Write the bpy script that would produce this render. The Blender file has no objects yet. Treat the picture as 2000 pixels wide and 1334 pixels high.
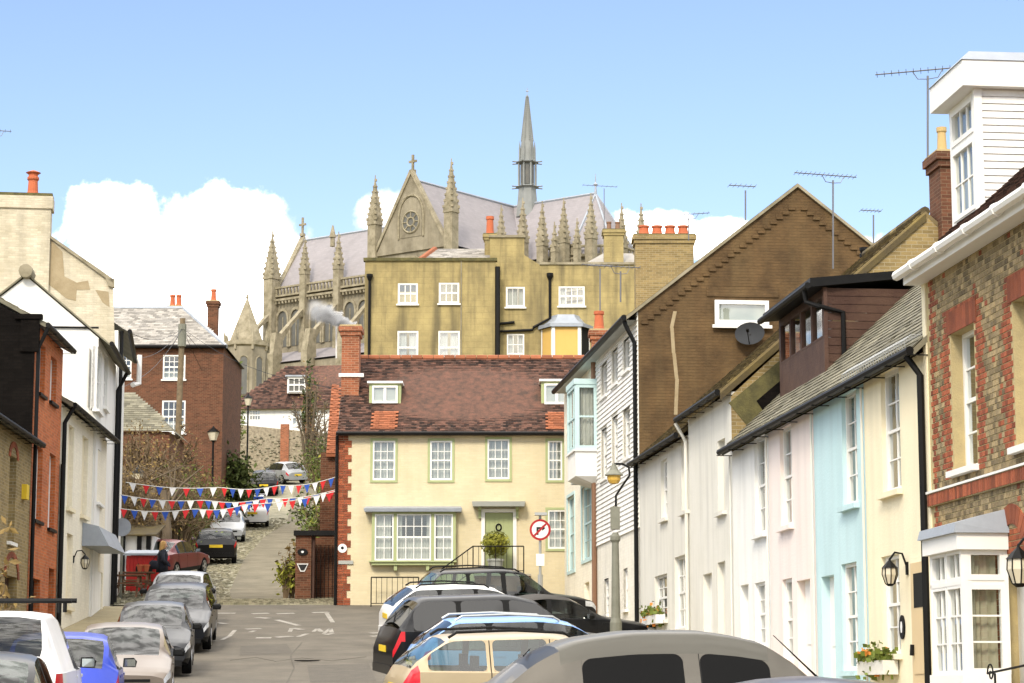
import bpy, math, random
from mathutils import Vector, Matrix
S = bpy.context.scene
COL = S.collection
random.seed(7)
RAD = math.radians
# ------------------------------------------------------------------ camera
FPX = 4500.0; EYE = 1.65; PITCH = math.atan(688/4500)
cd = bpy.data.cameras.new('camera'); cam = bpy.data.objects.new('camera', cd); COL.objects.link(cam)
cd.sensor_width = 36; cd.lens = FPX*36/2000; cd.clip_start = .1; cd.clip_end = 8000
cam.location = (0, 0, EYE); cam.rotation_euler = (math.pi/2+PITCH, 0, 0); S.camera = cam
# ------------------------------------------------------------------ light
SUN_EL, SUN_AZ = 38, 195        # azimuth clockwise from +Y: behind the camera, to the left
w = bpy.data.worlds.new('World'); S.world = w; w.use_nodes = True
wn = w.node_tree; wn.nodes.clear()
def N(nt, t, **k):
    n = nt.nodes.new(t)
    for a, b in k.items(): setattr(n, a, b)
    return n
def build_world():
    nt = wn; L = nt.links.new
    out = N(nt, 'ShaderNodeOutputWorld'); bg = N(nt, 'ShaderNodeBackground'); L(bg.outputs[0], out.inputs[0])
    bg.inputs[1].default_value = .09
    sky = N(nt, 'ShaderNodeTexSky', sky_type='NISHITA', sun_disc=False)
    sky.sun_elevation = RAD(SUN_EL); sky.sun_rotation = RAD(SUN_AZ); sky.air_density = 1.0; sky.dust_density = .3; sky.ozone_density = 2.0
    tc = N(nt, 'ShaderNodeTexCoord'); nrm = N(nt, 'ShaderNodeVectorMath', operation='NORMALIZE'); L(tc.outputs['Generated'], nrm.inputs[0])
    sp = N(nt, 'ShaderNodeSeparateXYZ'); L(nrm.outputs[0], sp.inputs[0])
    at = N(nt, 'ShaderNodeMath', operation='ARCTAN2'); L(sp.outputs[0], at.inputs[0]); L(sp.outputs[1], at.inputs[1])
    # the cloud bank repeats all round the horizon every 36 degrees
    wr = N(nt, 'ShaderNodeMath', operation='WRAP'); L(at.outputs[0], wr.inputs[0]); wr.inputs[1].default_value = RAD(18); wr.inputs[2].default_value = RAD(-18)
    el = N(nt, 'ShaderNodeMath', operation='ARCSINE'); L(sp.outputs[2], el.inputs[0])
    cv = N(nt, 'ShaderNodeCombineXYZ'); L(wr.outputs[0], cv.inputs[0]); L(el.outputs[0], cv.inputs[1])
    blobs = [(205,450,85,85),(300,540,190,120),(400,460,95,85),(480,480,90,85),(520,540,110,100),(90,600,160,120),(400,640,260,110),
             (750,430,58,62),(790,470,80,70),(1240,470,80,60),(1300,450,60,42),(1420,470,90,40),(1560,520,110,60),(1750,560,160,80),(980,620,420,90),(1500,640,420,90),(100,650,300,80),(-250,560,200,110),(2250,560,220,120)]
    prev = None
    for (x, y, rx, ry) in blobs:
        a = (x-1000)/FPX; e = PITCH+(667-y)/FPX
        m = N(nt, 'ShaderNodeVectorMath', operation='MULTIPLY_ADD'); L(cv.outputs[0], m.inputs[0])
        m.inputs[1].default_value = (FPX/rx, FPX/ry, 0); m.inputs[2].default_value = (-a*FPX/rx, -e*FPX/ry, 0)
        ln = N(nt, 'ShaderNodeVectorMath', operation='LENGTH'); L(m.outputs[0], ln.inputs[0])
        if prev is None: prev = ln.outputs['Value']
        else:
            mn = N(nt, 'ShaderNodeMath', operation='SMOOTH_MIN'); L(prev, mn.inputs[0]); L(ln.outputs['Value'], mn.inputs[1]); mn.inputs[2].default_value = .25; prev = mn.outputs[0]
    nz = N(nt, 'ShaderNodeTexNoise'); L(nrm.outputs[0], nz.inputs['Vector']); nz.inputs['Scale'].default_value = 55; nz.inputs['Detail'].default_value = 7; nz.inputs['Roughness'].default_value = .58
    ad = N(nt, 'ShaderNodeMath', operation='MULTIPLY_ADD'); L(nz.outputs['Fac'], ad.inputs[0]); ad.inputs[1].default_value = -1.6; ad.inputs[2].default_value = 1.82
    sb = N(nt, 'ShaderNodeMath', operation='SUBTRACT'); L(ad.outputs[0], sb.inputs[0]); L(prev, sb.inputs[1])
    mr = N(nt, 'ShaderNodeMapRange', interpolation_type='SMOOTHSTEP'); L(sb.outputs[0], mr.inputs[0]); mr.inputs[1].default_value = -.10; mr.inputs[2].default_value = .34
    # broken cloud added over the unseen dome to whiten and fill the soft light
    n3 = N(nt, 'ShaderNodeTexNoise'); L(nrm.outputs[0], n3.inputs['Vector']); n3.inputs['Scale'].default_value = 3.2; n3.inputs['Detail'].default_value = 8; n3.inputs['Roughness'].default_value = .55
    m3 = N(nt, 'ShaderNodeMapRange', interpolation_type='SMOOTHSTEP'); L(n3.outputs['Fac'], m3.inputs[0]); m3.inputs[1].default_value = .36; m3.inputs[2].default_value = .52
    e3 = N(nt, 'ShaderNodeMapRange', interpolation_type='SMOOTHSTEP'); L(el.outputs[0], e3.inputs[0]); e3.inputs[1].default_value = RAD(19); e3.inputs[2].default_value = RAD(32)
    p3 = N(nt, 'ShaderNodeMath', operation='MULTIPLY'); L(m3.outputs[0], p3.inputs[0]); L(e3.outputs[0], p3.inputs[1])
    mm = N(nt, 'ShaderNodeMath', operation='MAXIMUM'); L(mr.outputs[0], mm.inputs[0]); L(p3.outputs[0], mm.inputs[1])
    n2 = N(nt, 'ShaderNodeTexNoise'); L(nrm.outputs[0], n2.inputs['Vector']); n2.inputs['Scale'].default_value = 26; n2.inputs['Detail'].default_value = 4
    cr = N(nt, 'ShaderNodeMapRange'); L(n2.outputs['Fac'], cr.inputs[0]); cr.inputs[1].default_value = .38; cr.inputs[2].default_value = .56; cr.inputs[3].default_value = .36; cr.inputs[4].default_value = 1
    cc = N(nt, 'ShaderNodeMix', data_type='RGBA', blend_type='MULTIPLY'); cc.inputs[0].default_value = 1; cc.inputs[6].default_value = (CLOUD, CLOUD*.965, CLOUD*.92, 1); L(cr.outputs[0], cc.inputs[7])
    tint = N(nt, 'ShaderNodeMix', data_type='RGBA', blend_type='MULTIPLY'); tint.inputs[0].default_value = 1; L(sky.outputs[0], tint.inputs[6]); tint.inputs[7].default_value = (1.05, .975, 1.0, 1)
    mx = N(nt, 'ShaderNodeMix', data_type='RGBA'); L(mm.outputs[0], mx.inputs[0]); L(tint.outputs[2], mx.inputs[6]); L(cc.outputs[2], mx.inputs[7])
    L(mx.outputs[2], bg.inputs[0])
CLOUD = 24.0
build_world()
sd = bpy.data.lights.new('sun', 'SUN'); sun = bpy.data.objects.new('sun', sd); COL.objects.link(sun)
sd.energy = 1.5; sd.angle = RAD(12); sd.color = (1, .90, .74)
a, e = RAD(SUN_AZ), RAD(SUN_EL)
sun.rotation_euler = Vector((-math.sin(a)*math.cos(e), -math.cos(a)*math.cos(e), -math.sin(e))).to_track_quat('-Z', 'Y').to_euler()
S.view_settings.view_transform = 'Standard'; S.view_settings.look = 'None'; S.view_settings.gamma = 1; S.view_settings.use_curve_mapping = False
S.view_settings.exposure = 1.12
# ------------------------------------------------------------------ pixel helpers (a pixel gives a direction only)
CP, SP = math.cos(PITCH), math.sin(PITCH)
def ray(px, py):
    u = (px-1000)/FPX; v = (667-py)/FPX
    return Vector((u, CP-v*SP, SP+v*CP))
def at(px, py, Y):
    d = ray(px, py); t = Y/d.y
    return Vector((d.x*t, Y, EYE+d.z*t))
# ------------------------------------------------------------------ materials
MATS = {}
def mat(name, c, rough=.8, c2=None, scale=2.0, var=.5, bump=0, bscale=30, streak=0, metal=0, spec=.3, rnd=0, brick=None, grime=None, coat=0):
    """c base colour, c2 second colour mixed by noise, rnd per-piece variation, brick=(w,h,mortar colour,strength)"""
    m = bpy.data.materials.new(name); m.use_nodes = True; nt = m.node_tree; L = nt.links.new
    p = nt.nodes['Principled BSDF']; p.inputs['Roughness'].default_value = rough; p.inputs['Metallic'].default_value = metal
    p.inputs['Specular IOR Level'].default_value = spec
    if coat: p.inputs['Coat Weight'].default_value = coat; p.inputs['Coat Roughness'].default_value = .04
    geo = N(nt, 'ShaderNodeNewGeometry'); pos = geo.outputs['Position']
    col = None
    if c2 is None: c2 = tuple(x*.8 for x in c)
    nz = N(nt, 'ShaderNodeTexNoise'); L(pos, nz.inputs['Vector']); nz.inputs['Scale'].default_value = scale; nz.inputs['Detail'].default_value = 6; nz.inputs['Roughness'].default_value = .65
    mr = N(nt, 'ShaderNodeMapRange'); L(nz.outputs['Fac'], mr.inputs[0]); mr.inputs[1].default_value = .36; mr.inputs[2].default_value = .66; mr.inputs[4].default_value = var
    mx = N(nt, 'ShaderNodeMix', data_type='RGBA'); L(mr.outputs[0], mx.inputs[0]); mx.inputs[6].default_value = (*c, 1); mx.inputs[7].default_value = (*c2, 1)
    col = mx.outputs[2]; height = None
    uv = N(nt, 'ShaderNodeUVMap'); uv.uv_map = 'UVMap'
    if brick:
        bw, bh, mc, st = brick[:4]
        bt = N(nt, 'ShaderNodeTexBrick'); L(uv.outputs[0], bt.inputs['Vector']); bt.inputs['Scale'].default_value = 1
        bt.inputs['Brick Width'].default_value = bw; bt.inputs['Row Height'].default_value = bh; bt.inputs['Mortar Size'].default_value = bh*.09; bt.inputs['Mortar Smooth'].default_value = .3
        bt.inputs['Color1'].default_value = (.55, .55, .55, 1); bt.inputs['Color2'].default_value = (1.25, 1.25, 1.25, 1); bt.inputs['Mortar'].default_value = (1, 1, 1, 1); bt.inputs['Bias'].default_value = 0
        ml = N(nt, 'ShaderNodeMix', data_type='RGBA', blend_type='MULTIPLY'); ml.inputs[0].default_value = st; L(col, ml.inputs[6]); L(bt.outputs['Color'], ml.inputs[7])
        m2 = N(nt, 'ShaderNodeMix', data_type='RGBA'); ms = N(nt, 'ShaderNodeMath', operation='MULTIPLY'); L(bt.outputs['Fac'], ms.inputs[0]); ms.inputs[1].default_value = .9 if st > .3 else .25
        L(ms.outputs[0], m2.inputs[0]); L(ml.outputs[2], m2.inputs[6]); m2.inputs[7].default_value = (*mc, 1)
        col = m2.outputs[2]
        inv = N(nt, 'ShaderNodeMath', operation='SUBTRACT'); inv.inputs[0].default_value = 1; L(bt.outputs['Fac'], inv.inputs[1]); height = inv.outputs[0]
    if rnd:
        atn = N(nt, 'ShaderNodeAttribute', attribute_name='rnd'); oi = N(nt, 'ShaderNodeObjectInfo')
        s_ = N(nt, 'ShaderNodeMath', operation='ADD'); L(atn.outputs['Fac'], s_.inputs[0]); L(oi.outputs['Random'], s_.inputs[1])
        fr = N(nt, 'ShaderNodeMath', operation='FRACT'); L(s_.outputs[0], fr.inputs[0])
        r2 = N(nt, 'ShaderNodeMapRange'); L(fr.outputs[0], r2.inputs[0]); r2.inputs[3].default_value = 1-rnd; r2.inputs[4].default_value = 1+rnd*.8
        ml = N(nt, 'ShaderNodeMix', data_type='RGBA', blend_type='MULTIPLY'); ml.inputs[0].default_value = 1; L(col, ml.inputs[6]); L(r2.outputs[0], ml.inputs[7]); col = ml.outputs[2]
    if streak:
        mp = N(nt, 'ShaderNodeMapping'); L(uv.outputs[0], mp.inputs[0]); mp.inputs['Scale'].default_value = (2.2, .22, 1)
        sn = N(nt, 'ShaderNodeTexNoise'); L(mp.outputs[0], sn.inputs['Vector']); sn.inputs['Scale'].default_value = 1; sn.inputs['Detail'].default_value = 6
        sr = N(nt, 'ShaderNodeMapRange'); L(sn.outputs['Fac'], sr.inputs[0]); sr.inputs[1].default_value = .47; sr.inputs[2].default_value = .7; sr.inputs[4].default_value = streak
        ml = N(nt, 'ShaderNodeMix', data_type='RGBA'); L(sr.outputs[0], ml.inputs[0]); L(col, ml.inputs[6]); ml.inputs[7].default_value = (*(grime or tuple(x*.45 for x in c)), 1); col = ml.outputs[2]
    L(col, p.inputs['Base Color'])
    if bump or height is not None:
        bn = N(nt, 'ShaderNodeTexNoise'); L(pos, bn.inputs['Vector']); bn.inputs['Scale'].default_value = bscale; bn.inputs['Detail'].default_value = 4
        h = bn.outputs['Fac']
        if height is not None:
            h2 = N(nt, 'ShaderNodeMath', operation='MULTIPLY_ADD'); L(height, h2.inputs[0]); h2.inputs[1].default_value = .8; L(h, h2.inputs[2]); h = h2.outputs[0]
        b = N(nt, 'ShaderNodeBump'); L(h, b.inputs['Height']); b.inputs['Strength'].default_value = bump or .4; b.inputs['Distance'].default_value = .02
        L(b.outputs[0], p.inputs['Normal'])
    MATS[name] = m
    return m
def glass_mat(name, trans=.75, tint=(.9, .95, .93)):
    m = bpy.data.materials.new(name); m.use_nodes = True; nt = m.node_tree; L = nt.links.new
    nt.nodes.remove(nt.nodes['Principled BSDF']); out = nt.nodes['Material Output']
    tr = N(nt, 'ShaderNodeBsdfTransparent'); tr.inputs[0].default_value = (*tint, 1); gl = N(nt, 'ShaderNodeBsdfGlossy'); gl.inputs['Roughness'].default_value = .02
    fr = N(nt, 'ShaderNodeLayerWeight'); fr.inputs[0].default_value = .5
    pw = N(nt, 'ShaderNodeMath', operation='POWER'); L(fr.outputs['Facing'], pw.inputs[0]); pw.inputs[1].default_value = 4.0
    ad = N(nt, 'ShaderNodeMath', operation='MULTIPLY_ADD', use_clamp=True); L(pw.outputs[0], ad.inputs[0]); ad.inputs[1].default_value = .85; ad.inputs[2].default_value = max(.05, 1-trans)
    mx = N(nt, 'ShaderNodeMixShader'); L(ad.outputs[0], mx.inputs[0]); L(tr.outputs[0], mx.inputs[1]); L(gl.outputs[0], mx.inputs[2]); L(mx.outputs[0], out.inputs[0])
    MATS[name] = m; return m
# ------------------------------------------------------------------ objects
def woff(o):
    v = Vector((0, 0, 0))
    while o: v = v+Vector(o.location); o = o.parent
    return v
def tag(o, label=None, cat=None, group=None, kind=None):
    for k, v in (('label', label), ('category', cat), ('group', group), ('kind', kind)):
        if v: o[k] = v
    return o
def thing(name, label, cat, loc=(0, 0, 0), group=None):
    o = bpy.data.objects.new(name, None); COL.objects.link(o); o.location = loc; o.empty_display_size = .2
    return tag(o, label, cat, group)
class MB:
    def __init__(s): s.v = []; s.f = []; s.r = []; s.cur = 0.0
    def add(s, pts, faces):
        b = len(s.v); s.v.extend([tuple(p) for p in pts])
        for f in faces: s.f.append([b+i for i in f]); s.r.append(s.cur)
        return s
    def poly(s, *pts): return s.add(pts, [list(range(len(pts)))])
    def hexa(s, p):       # 8 points: bottom 4, top 4
        return s.add(p, [(0,3,2,1),(4,5,6,7),(0,1,5,4),(1,2,6,5),(2,3,7,6),(3,0,4,7)])
    def box(s, a, b):
        x0, y0, z0 = a; x1, y1, z1 = b
        return s.hexa([(x0,y0,z0),(x1,y0,z0),(x1,y1,z0),(x0,y1,z0),(x0,y0,z1),(x1,y0,z1),(x1,y1,z1),(x0,y1,z1)])
    def tube(s, pts, r, n=8, cap=True):
        pts = [Vector(p) for p in pts]; rs = r if isinstance(r, (list, tuple)) else [r]*len(pts)
        rings = []; prev = None
        for i, p in enumerate(pts):
            t = (pts[min(i+1, len(pts)-1)]-pts[max(i-1, 0)])
            if t.length < 1e-9: t = Vector((0,0,1))
            t.normalize()
            a = prev-t*prev.dot(t) if prev is not None else (Vector((1,0,0)) if abs(t.x) < .8 else Vector((0,1,0)))
            if prev is None: a = a-t*a.dot(t)
            a.normalize(); prev = a; b = t.cross(a)
            rings.append([p+(a*math.cos(2*math.pi*k/n)+b*math.sin(2*math.pi*k/n))*rs[i] for k in range(n)])
        s.loft(rings, cap); return s
    def loft(s, rings, cap=True):
        n = len(rings[0]); P = [p for r in rings for p in r]; F = []
        for i in range(len(rings)-1):
            for k in range(n): F.append((i*n+k, i*n+(k+1) % n, (i+1)*n+(k+1) % n, (i+1)*n+k))
        if cap: F.append(list(range(n))[::-1]); F.append([(len(rings)-1)*n+k for k in range(n)])
        return s.add(P, F)
    def lathe(s, c, prof, n=12, ang=0):
        c = Vector(c)
        return s.loft([[c+Vector((r*math.cos(ang+2*math.pi*k/n), r*math.sin(ang+2*math.pi*k/n), z)) for k in range(n)] for r, z in prof])
    def prism(s, pts, off):   # polygon extruded by a vector
        n = len(pts); off = Vector(off); P = [Vector(p) for p in pts]+[Vector(p)+off for p in pts]
        return s.add(P, [list(range(n))[::-1], list(range(n, 2*n))]+[(k, (k+1) % n, n+(k+1) % n, n+k) for k in range(n)])
    def mesh(s, name, m, smooth=False):
        me = bpy.data.meshes.new(name); me.from_pydata([tuple(v) for v in s.v], [], s.f); me.materials.append(m if not isinstance(m, str) else MATS[m])
        uv = me.uv_layers.new(name='UVMap'); data = []
        for p in me.polygons:
            n = p.normal
            if abs(n.z) > .999 or n.length < .5: t = Vector((1,0,0)); b = Vector((0,1,0))
            else:
                t = Vector((-n.y, n.x, 0)).normalized(); b = n.cross(t)
                if b.z < 0: b = -b
            for vi in p.vertices:
                q = me.vertices[vi].co; data += [q.dot(t), q.dot(b)]
        uv.data.foreach_set('uv', data)
        if any(s.r):
            at_ = me.attributes.new('rnd', 'FLOAT', 'FACE'); at_.data.foreach_set('value', s.r)
        if smooth: me.polygons.foreach_set('use_smooth', [True]*len(me.polygons))
        return me
    def build(s, name, m, parent=None, smooth=False, label=None, kind=None, local=False):
        o = bpy.data.objects.new(name, s.mesh(name, m, smooth)); COL.objects.link(o)
        if parent:
            o.parent = parent
            if not local: o.location = -woff(parent)
        return tag(o, label, None, None, kind)
def link(name, me, parent, loc):
    o = bpy.data.objects.new(name, me); COL.objects.link(o); o.parent = parent
    o.location = Vector(loc)-(woff(parent) if parent else Vector((0,0,0))); return o
class Fac:
    """vertical plane: u along it, d outwards, z up"""
    def __init__(s, O, U, out):
        s.O = Vector((O[0], O[1], 0)); s.U = Vector((U[0], U[1], 0)).normalized(); n = Vector((-s.U.y, s.U.x, 0))
        s.N = n if n.dot(Vector((out[0], out[1], 0))) > 0 else -n
    def pt(s, u, d, z): return s.O+s.U*u+s.N*d+Vector((0, 0, z))
    def hit(s, px, py, d=0):
        r = ray(px, py); o = s.O+s.N*d; c = Vector((0, 0, EYE)); t = (o-c).dot(s.N)/r.dot(s.N); p = c+r*t
        return (p-o).dot(s.U), p.z
    def u(s, px, py=1000, d=0): return s.hit(px, py, d)[0]
    def z(s, px, py, d=0): return s.hit(px, py, d)[1]
    def rect(s, xl, xr, yt, yb, d=0):
        ym = (yt+yb)/2; xm = (xl+xr)/2; a = s.u(xl, ym, d); b = s.u(xr, ym, d)
        return (min(a, b), max(a, b), s.z(xm, yb, d), s.z(xm, yt, d))
    def box(s, mb, u0, u1, d0, d1, z0, z1):
        return mb.hexa([s.pt(u0,d0,z0), s.pt(u1,d0,z0), s.pt(u1,d1,z0), s.pt(u0,d1,z0), s.pt(u0,d0,z1), s.pt(u1,d0,z1), s.pt(u1,d1,z1), s.pt(u0,d1,z1)])
    def wall(s, mb, u0, u1, z0, z1, holes=(), reveal=.16):
        us = sorted({u0, u1}|{h[i] for h in holes for i in (0, 1) if u0 < h[i] < u1}); zs = sorted({z0, z1}|{h[i] for h in holes for i in (2, 3) if z0 < h[i] < z1})
        for i in range(len(us)-1):
            for j in range(len(zs)-1):
                uc = (us[i]+us[i+1])/2; zc = (zs[j]+zs[j+1])/2
                if any(h[0] < uc < h[1] and h[2] < zc < h[3] for h in holes): continue
                mb.poly(s.pt(us[i],0,zs[j]), s.pt(us[i+1],0,zs[j]), s.pt(us[i+1],0,zs[j+1]), s.pt(us[i],0,zs[j+1]))
        for h in holes:
            a, b, c, e = h[:4]; r = h[4] if len(h) > 4 else reveal
            q = [(a,c),(b,c),(b,e),(a,e)]
            for k in range(4):
                p0, p1 = q[k], q[(k+1) % 4]
                mb.poly(s.pt(p0[0],0,p0[1]), s.pt(p1[0],0,p1[1]), s.pt(p1[0],-r,p1[1]), s.pt(p0[0],-r,p0[1]))
        return mb
def window(F, par, r, cols=2, rows=4, depth=.1, fm='white_paint', fw=.055, bar=.022, sill=None, sillm='white_paint', arch=None, archm=None, curtain=None, meet=True, panes=True, pm='pane_glass', name='window', cm='net_curtain', d0=0.0):
    """a sash window filling the opening r: frame, glazing bars, panes, sill, curtain"""
    u0, u1, z0, z1 = r[:4]; g = d0-depth; mb = MB()
    F.box(mb, u0, u0+fw, g-.04, g+.045, z0, z1); F.box(mb, u1-fw, u1, g-.04, g+.045, z0, z1)
    F.box(mb, u0+fw, u1-fw, g-.04, g+.045, z0, z0+fw*1.2); F.box(mb, u0+fw, u1-fw, g-.04, g+.045, z1-fw, z1)
    a, b, c, e = u0+fw, u1-fw, z0+fw*1.2, z1-fw
    cw = (b-a)/cols; rh = (e-c)/rows
    for i in range(1, cols): F.box(mb, a+cw*i-bar/2, a+cw*i+bar/2, g-.015, g+.02, c, e)
    for j in range(1, rows):
        t = bar*2.2 if (meet and j == rows//2) else bar
        F.box(mb, a, b, g-.017, g+(.03 if t > bar else .018), c+rh*j-t/2, c+rh*j+t/2)
    wo = mb.build(name, fm, par)
    if panes:
        pb = MB(); o = F.pt(0, 0, 0); q = F.U*(cw/2); zz = Vector((0, 0, rh/2))
        pb.poly(-q-zz, q-zz, q+zz, -q+zz); me = pb.mesh('pane', pm)
        for i in range(cols):
            for j in range(rows): link('pane', me, wo, F.pt(a+cw*(i+.5), g, c+rh*(j+.5)))
    if sill:
        sb = MB(); F.box(sb, u0-.07, u1+.07, g, d0+sill, z0-.08, z0-.002); sb.build('sill', sillm, wo)
    if arch:
        ab = MB(); t = arch
        F.box(ab, u0-t, u0, d0-.02, d0+.03, z0-t, z1+t); F.box(ab, u1, u1+t, d0-.02, d0+.03, z0-t, z1+t)
        F.box(ab, u0, u1, d0-.02, d0+.033, z1, z1+t); F.box(ab, u0, u1, d0-.02, d0+.033, z0-t, z0)
        ab.build('architrave', archm, wo)
    if curtain:
        for (fa, fb, ztop, zbot) in curtain:
            cb = MB(); n = max(6, int((fb-fa)*(b-a)/.03)); P = []; 
            for i in range(n+1):
                uu = a+(b-a)*(fa+(fb-fa)*i/n); dd = g-.14+.022*math.sin(i*1.9+random.random())
                P.append((uu, dd))
            for i in range(n):
                cb.poly(F.pt(P[i][0], P[i][1], c+(e-c)*zbot), F.pt(P[i+1][0], P[i+1][1], c+(e-c)*zbot), F.pt(P[i+1][0], P[i+1][1], c+(e-c)*ztop), F.pt(P[i][0], P[i][1], c+(e-c)*ztop))
            cb.build('curtain', cm, wo, smooth=True)
    return wo
def pieces(par, name, m, plist, mk, indiv=300, cam_sort=True):
    """plist of placed pieces (key, matrix); the nearest `indiv` become objects of their own, the rest one mesh"""
    me = {}
    if cam_sort: plist = sorted(plist, key=lambda p: -p[2])
    for key, M_, s in plist[:indiv]:
        if key not in me: me[key] = mk(key).mesh(name, m)
        o = bpy.data.objects.new(name, me[key]); COL.objects.link(o); o.parent = par; M2 = M_.copy(); M2.translation = M_.translation-woff(par); o.matrix_local = M2
    if len(plist) > indiv:
        mb = MB()
        for key, M_, s in plist[indiv:]:
            b = mk(key); mb.cur = random.random(); mb.add([M_ @ Vector(v) for v in b.v], b.f)
        mb.build(name+'_field', m, par, kind='stuff')
def tile_roof(par, A, B, C, D, tw, gauge, m, thick=.018, indiv=300, name='tile', vis=None, sag=0, gap=.006):
    """A eave start, B eave end, C ridge end, D ridge start; overlapping rows of slabs"""
    A, B, C, D = map(Vector, (A, B, C, D)); n = (B-A).cross(D-A).normalized()
    if n.z < 0: n = -n
    up = (D-A); up = (up-(B-A).normalized()*up.dot((B-A).normalized())); sl = up.length; up.normalize(); rows = max(1, int(round(sl/gauge))); g = sl/rows
    ux = (B-A).normalized(); pl = []
    def mk(k):
        b = MB(); h = tw/2-gap/2; t = thick
        b.add([(-h, 0, t*1.6), (h, 0, t*1.6), (h, g*1.25, t*.6), (-h, g*1.25, t*.6), (-h, 0, t*.3), (h, 0, t*.3)], [(0,1,2,3),(4,5,1,0),(0,3,4),(1,5,2)]); return b
    for r in range(rows):
        f = r/rows; P = A.lerp(D, f); Q = B.lerp(C, f); ln = (Q-P).dot(ux); k = 0; off = (r % 2)*tw/2
        cnt = int((ln-off)/tw+.5)
        for k in range(cnt):
            p = P+ux*(off+tw*(k+.5))+n*(random.uniform(0, .006)-sag*math.sin(math.pi*(k+.5)/cnt)*math.sin(math.pi*f))
            M_ = Matrix((( *ux, 0), (*up, 0), (*n, 0), (0,0,0,1))).transposed(); M_ = M_ @ Matrix.Rotation(random.uniform(-.018, .018), 4, 'Z'); M_.translation = p
            q = p-Vector((0,0,EYE)); px = 1000+FPX*q.x/q.y
            s = 1/q.y if -20 < px < 2020 else 0
            if vis: s = s*vis(px)
            pl.append((0, M_, s+random.random()*1e-5))
    pieces(par, name, m, pl, mk, indiv)
def pipe(par, pts, r=.045, m='black_iron', name='downpipe', n=8): return MB().tube(pts, r, n).build(name, m, par, smooth=False)
def gutter(par, p0, p1, r=.06, m='black_iron', name='gutter'): return MB().tube([p0, p1], r, 8).build(name, m, par)
# ------------------------------------------------------------------ terrain height
PROF = [(-80,-1.9),(0,-1.65),(21,-1.15),(33,-.65),(45,.1),(52,.65),(60,1.45),(66,2.05),(72,2.72),(80,3.45),(98,5.6),(115,7.7),(130,9.5),(140,11.4),(150,13.2),(165,15.5),(200,18),(250,26),(275,32),(330,34),(500,34),(3000,28)]
def prof(y):
    for i in range(len(PROF)-1):
        if y <= PROF[i+1][0]:
            (a, b), (c, d) = PROF[i], PROF[i+1]; return EYE+b+(d-b)*max(0, (y-a))/(c-a)
    return EYE+PROF[-1][1]
LANE = [(70,-7.6,2.6),(75,-8.3,2.3),(80,-9.0,2.3),(98,-10.7,2.1),(115,-11.7,2.0),(130,-12.1,1.9),(150,-13.6,1.8),(165,-13.6,1.8)]
def lane(y):
    y = max(70, min(165, y))
    for i in range(len(LANE)-1):
        if y <= LANE[i+1][0]:
            a, b = LANE[i], LANE[i+1]; t = (y-a[0])/(b[0]-a[0]); return a[1]+(b[1]-a[1])*t, a[2]+(b[2]-a[2])*t
def ground(x, y):
    z = prof(y)
    if y > 82:
        c, h = lane(y); f = min(1, (y-82)/10)*max(0, min(1, (185-y)/20)); l = c-h-3.0; r = c+h+1.2
        if x < l: z += f*min(5.0, (l-x)*.75)
        if x > r: z += f*min(2.5, (x-r)*.5)
    return z
# ------------------------------------------------------------------ material library
mat('white_paint', (.8,.79,.75), .5, (.72,.70,.64), var=.4)
mat('white_wall', (.80,.79,.75), .85, (.72,.70,.64), 1.2, .5, .3, 25, streak=.25)
mat('white_brick', (.80,.77,.68), .85, (.70,.66,.55), 1.2, .6, .3, 25, brick=(.225,.075,(.6,.56,.46),.12), streak=.2)
mat('cream_wall', (.80,.72,.52), .85, (.76,.67,.46), 1.2, .5, .25, 25, streak=.22)
mat('cream_brick', (.81,.76,.63), .85, (.74,.68,.53), 1.2, .5, .3, 25, brick=(.225,.075,(.6,.54,.4),.12), streak=.15)
mat('old_cream', (.62,.56,.43), .9, (.42,.36,.24), 1.1, .7, .5, 18, brick=(.225,.075,(.36,.31,.21),.3), streak=.4)
mat('bare_render', (.36,.29,.18), .95, (.27,.21,.12), 3, .8, .5, 25)
mat('yellow_wall', (.62,.545,.37), .85, (.56,.475,.30), 1.5, .6, .3, 22, brick=(.225,.075,(.62,.50,.25),.10), streak=.12)
mat('pink_wall', (.80,.70,.64), .85, (.77,.66,.59), 1.2, .5, .25, 25, streak=.2)
mat('blue_wall', (.50,.67,.69), .85, (.45,.63,.65), 1.2, .5, .25, 25, streak=.2)
mat('grey_wall', (.70,.68,.61), .85, (.62,.60,.52), 1.2, .5, .25, 25, streak=.28)
mat('stucco', (.40,.32,.14), .9, (.20,.16,.075), .8, .8, .4, 14, streak=.85, grime=(.12,.10,.055), brick=(.6,.3,(.26,.2,.09),.05))
mat('brown_render', (.135,.082,.036), .95, (.065,.04,.019), 1.6, .9, 1.0, 9, streak=.15, grime=(.3,.22,.1), brick=(.225,.075,(.11,.075,.04),.12))
mat('red_brick', (.33,.11,.05), .9, (.22,.07,.035), 2, .7, .4, 30, brick=(.225,.075,(.36,.25,.16),.7))
mat('orange_brick', (.50,.14,.04), .9, (.36,.085,.03), 1.5, .7, .4, 30, brick=(.225,.075,(.36,.22,.13),.6))
mat('dark_brick', (.15,.058,.03), .9, (.085,.036,.02), 2, .8, .4, 30, brick=(.225,.075,(.17,.115,.07),.7))
mat('ochre_brick', (.30,.22,.09), .9, (.20,.14,.06), 2, .7, .4, 30, brick=(.225,.075,(.33,.28,.18),.6))
mat('tarred_brick', (.006,.005,.0045), .95, (.014,.011,.009), 2, .5, .5, 30, brick=(.225,.075,(.006,.0055,.005),.5), spec=.06)
mat('stone_cath', (.31,.275,.20), .9, (.13,.112,.075), .35, .8, .4, 4, streak=.35, grime=(.14,.115,.07))
mat('stone_shaft', (.33,.29,.205), .9, (.14,.12,.07), 1.2, .8, .4, 6)
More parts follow.
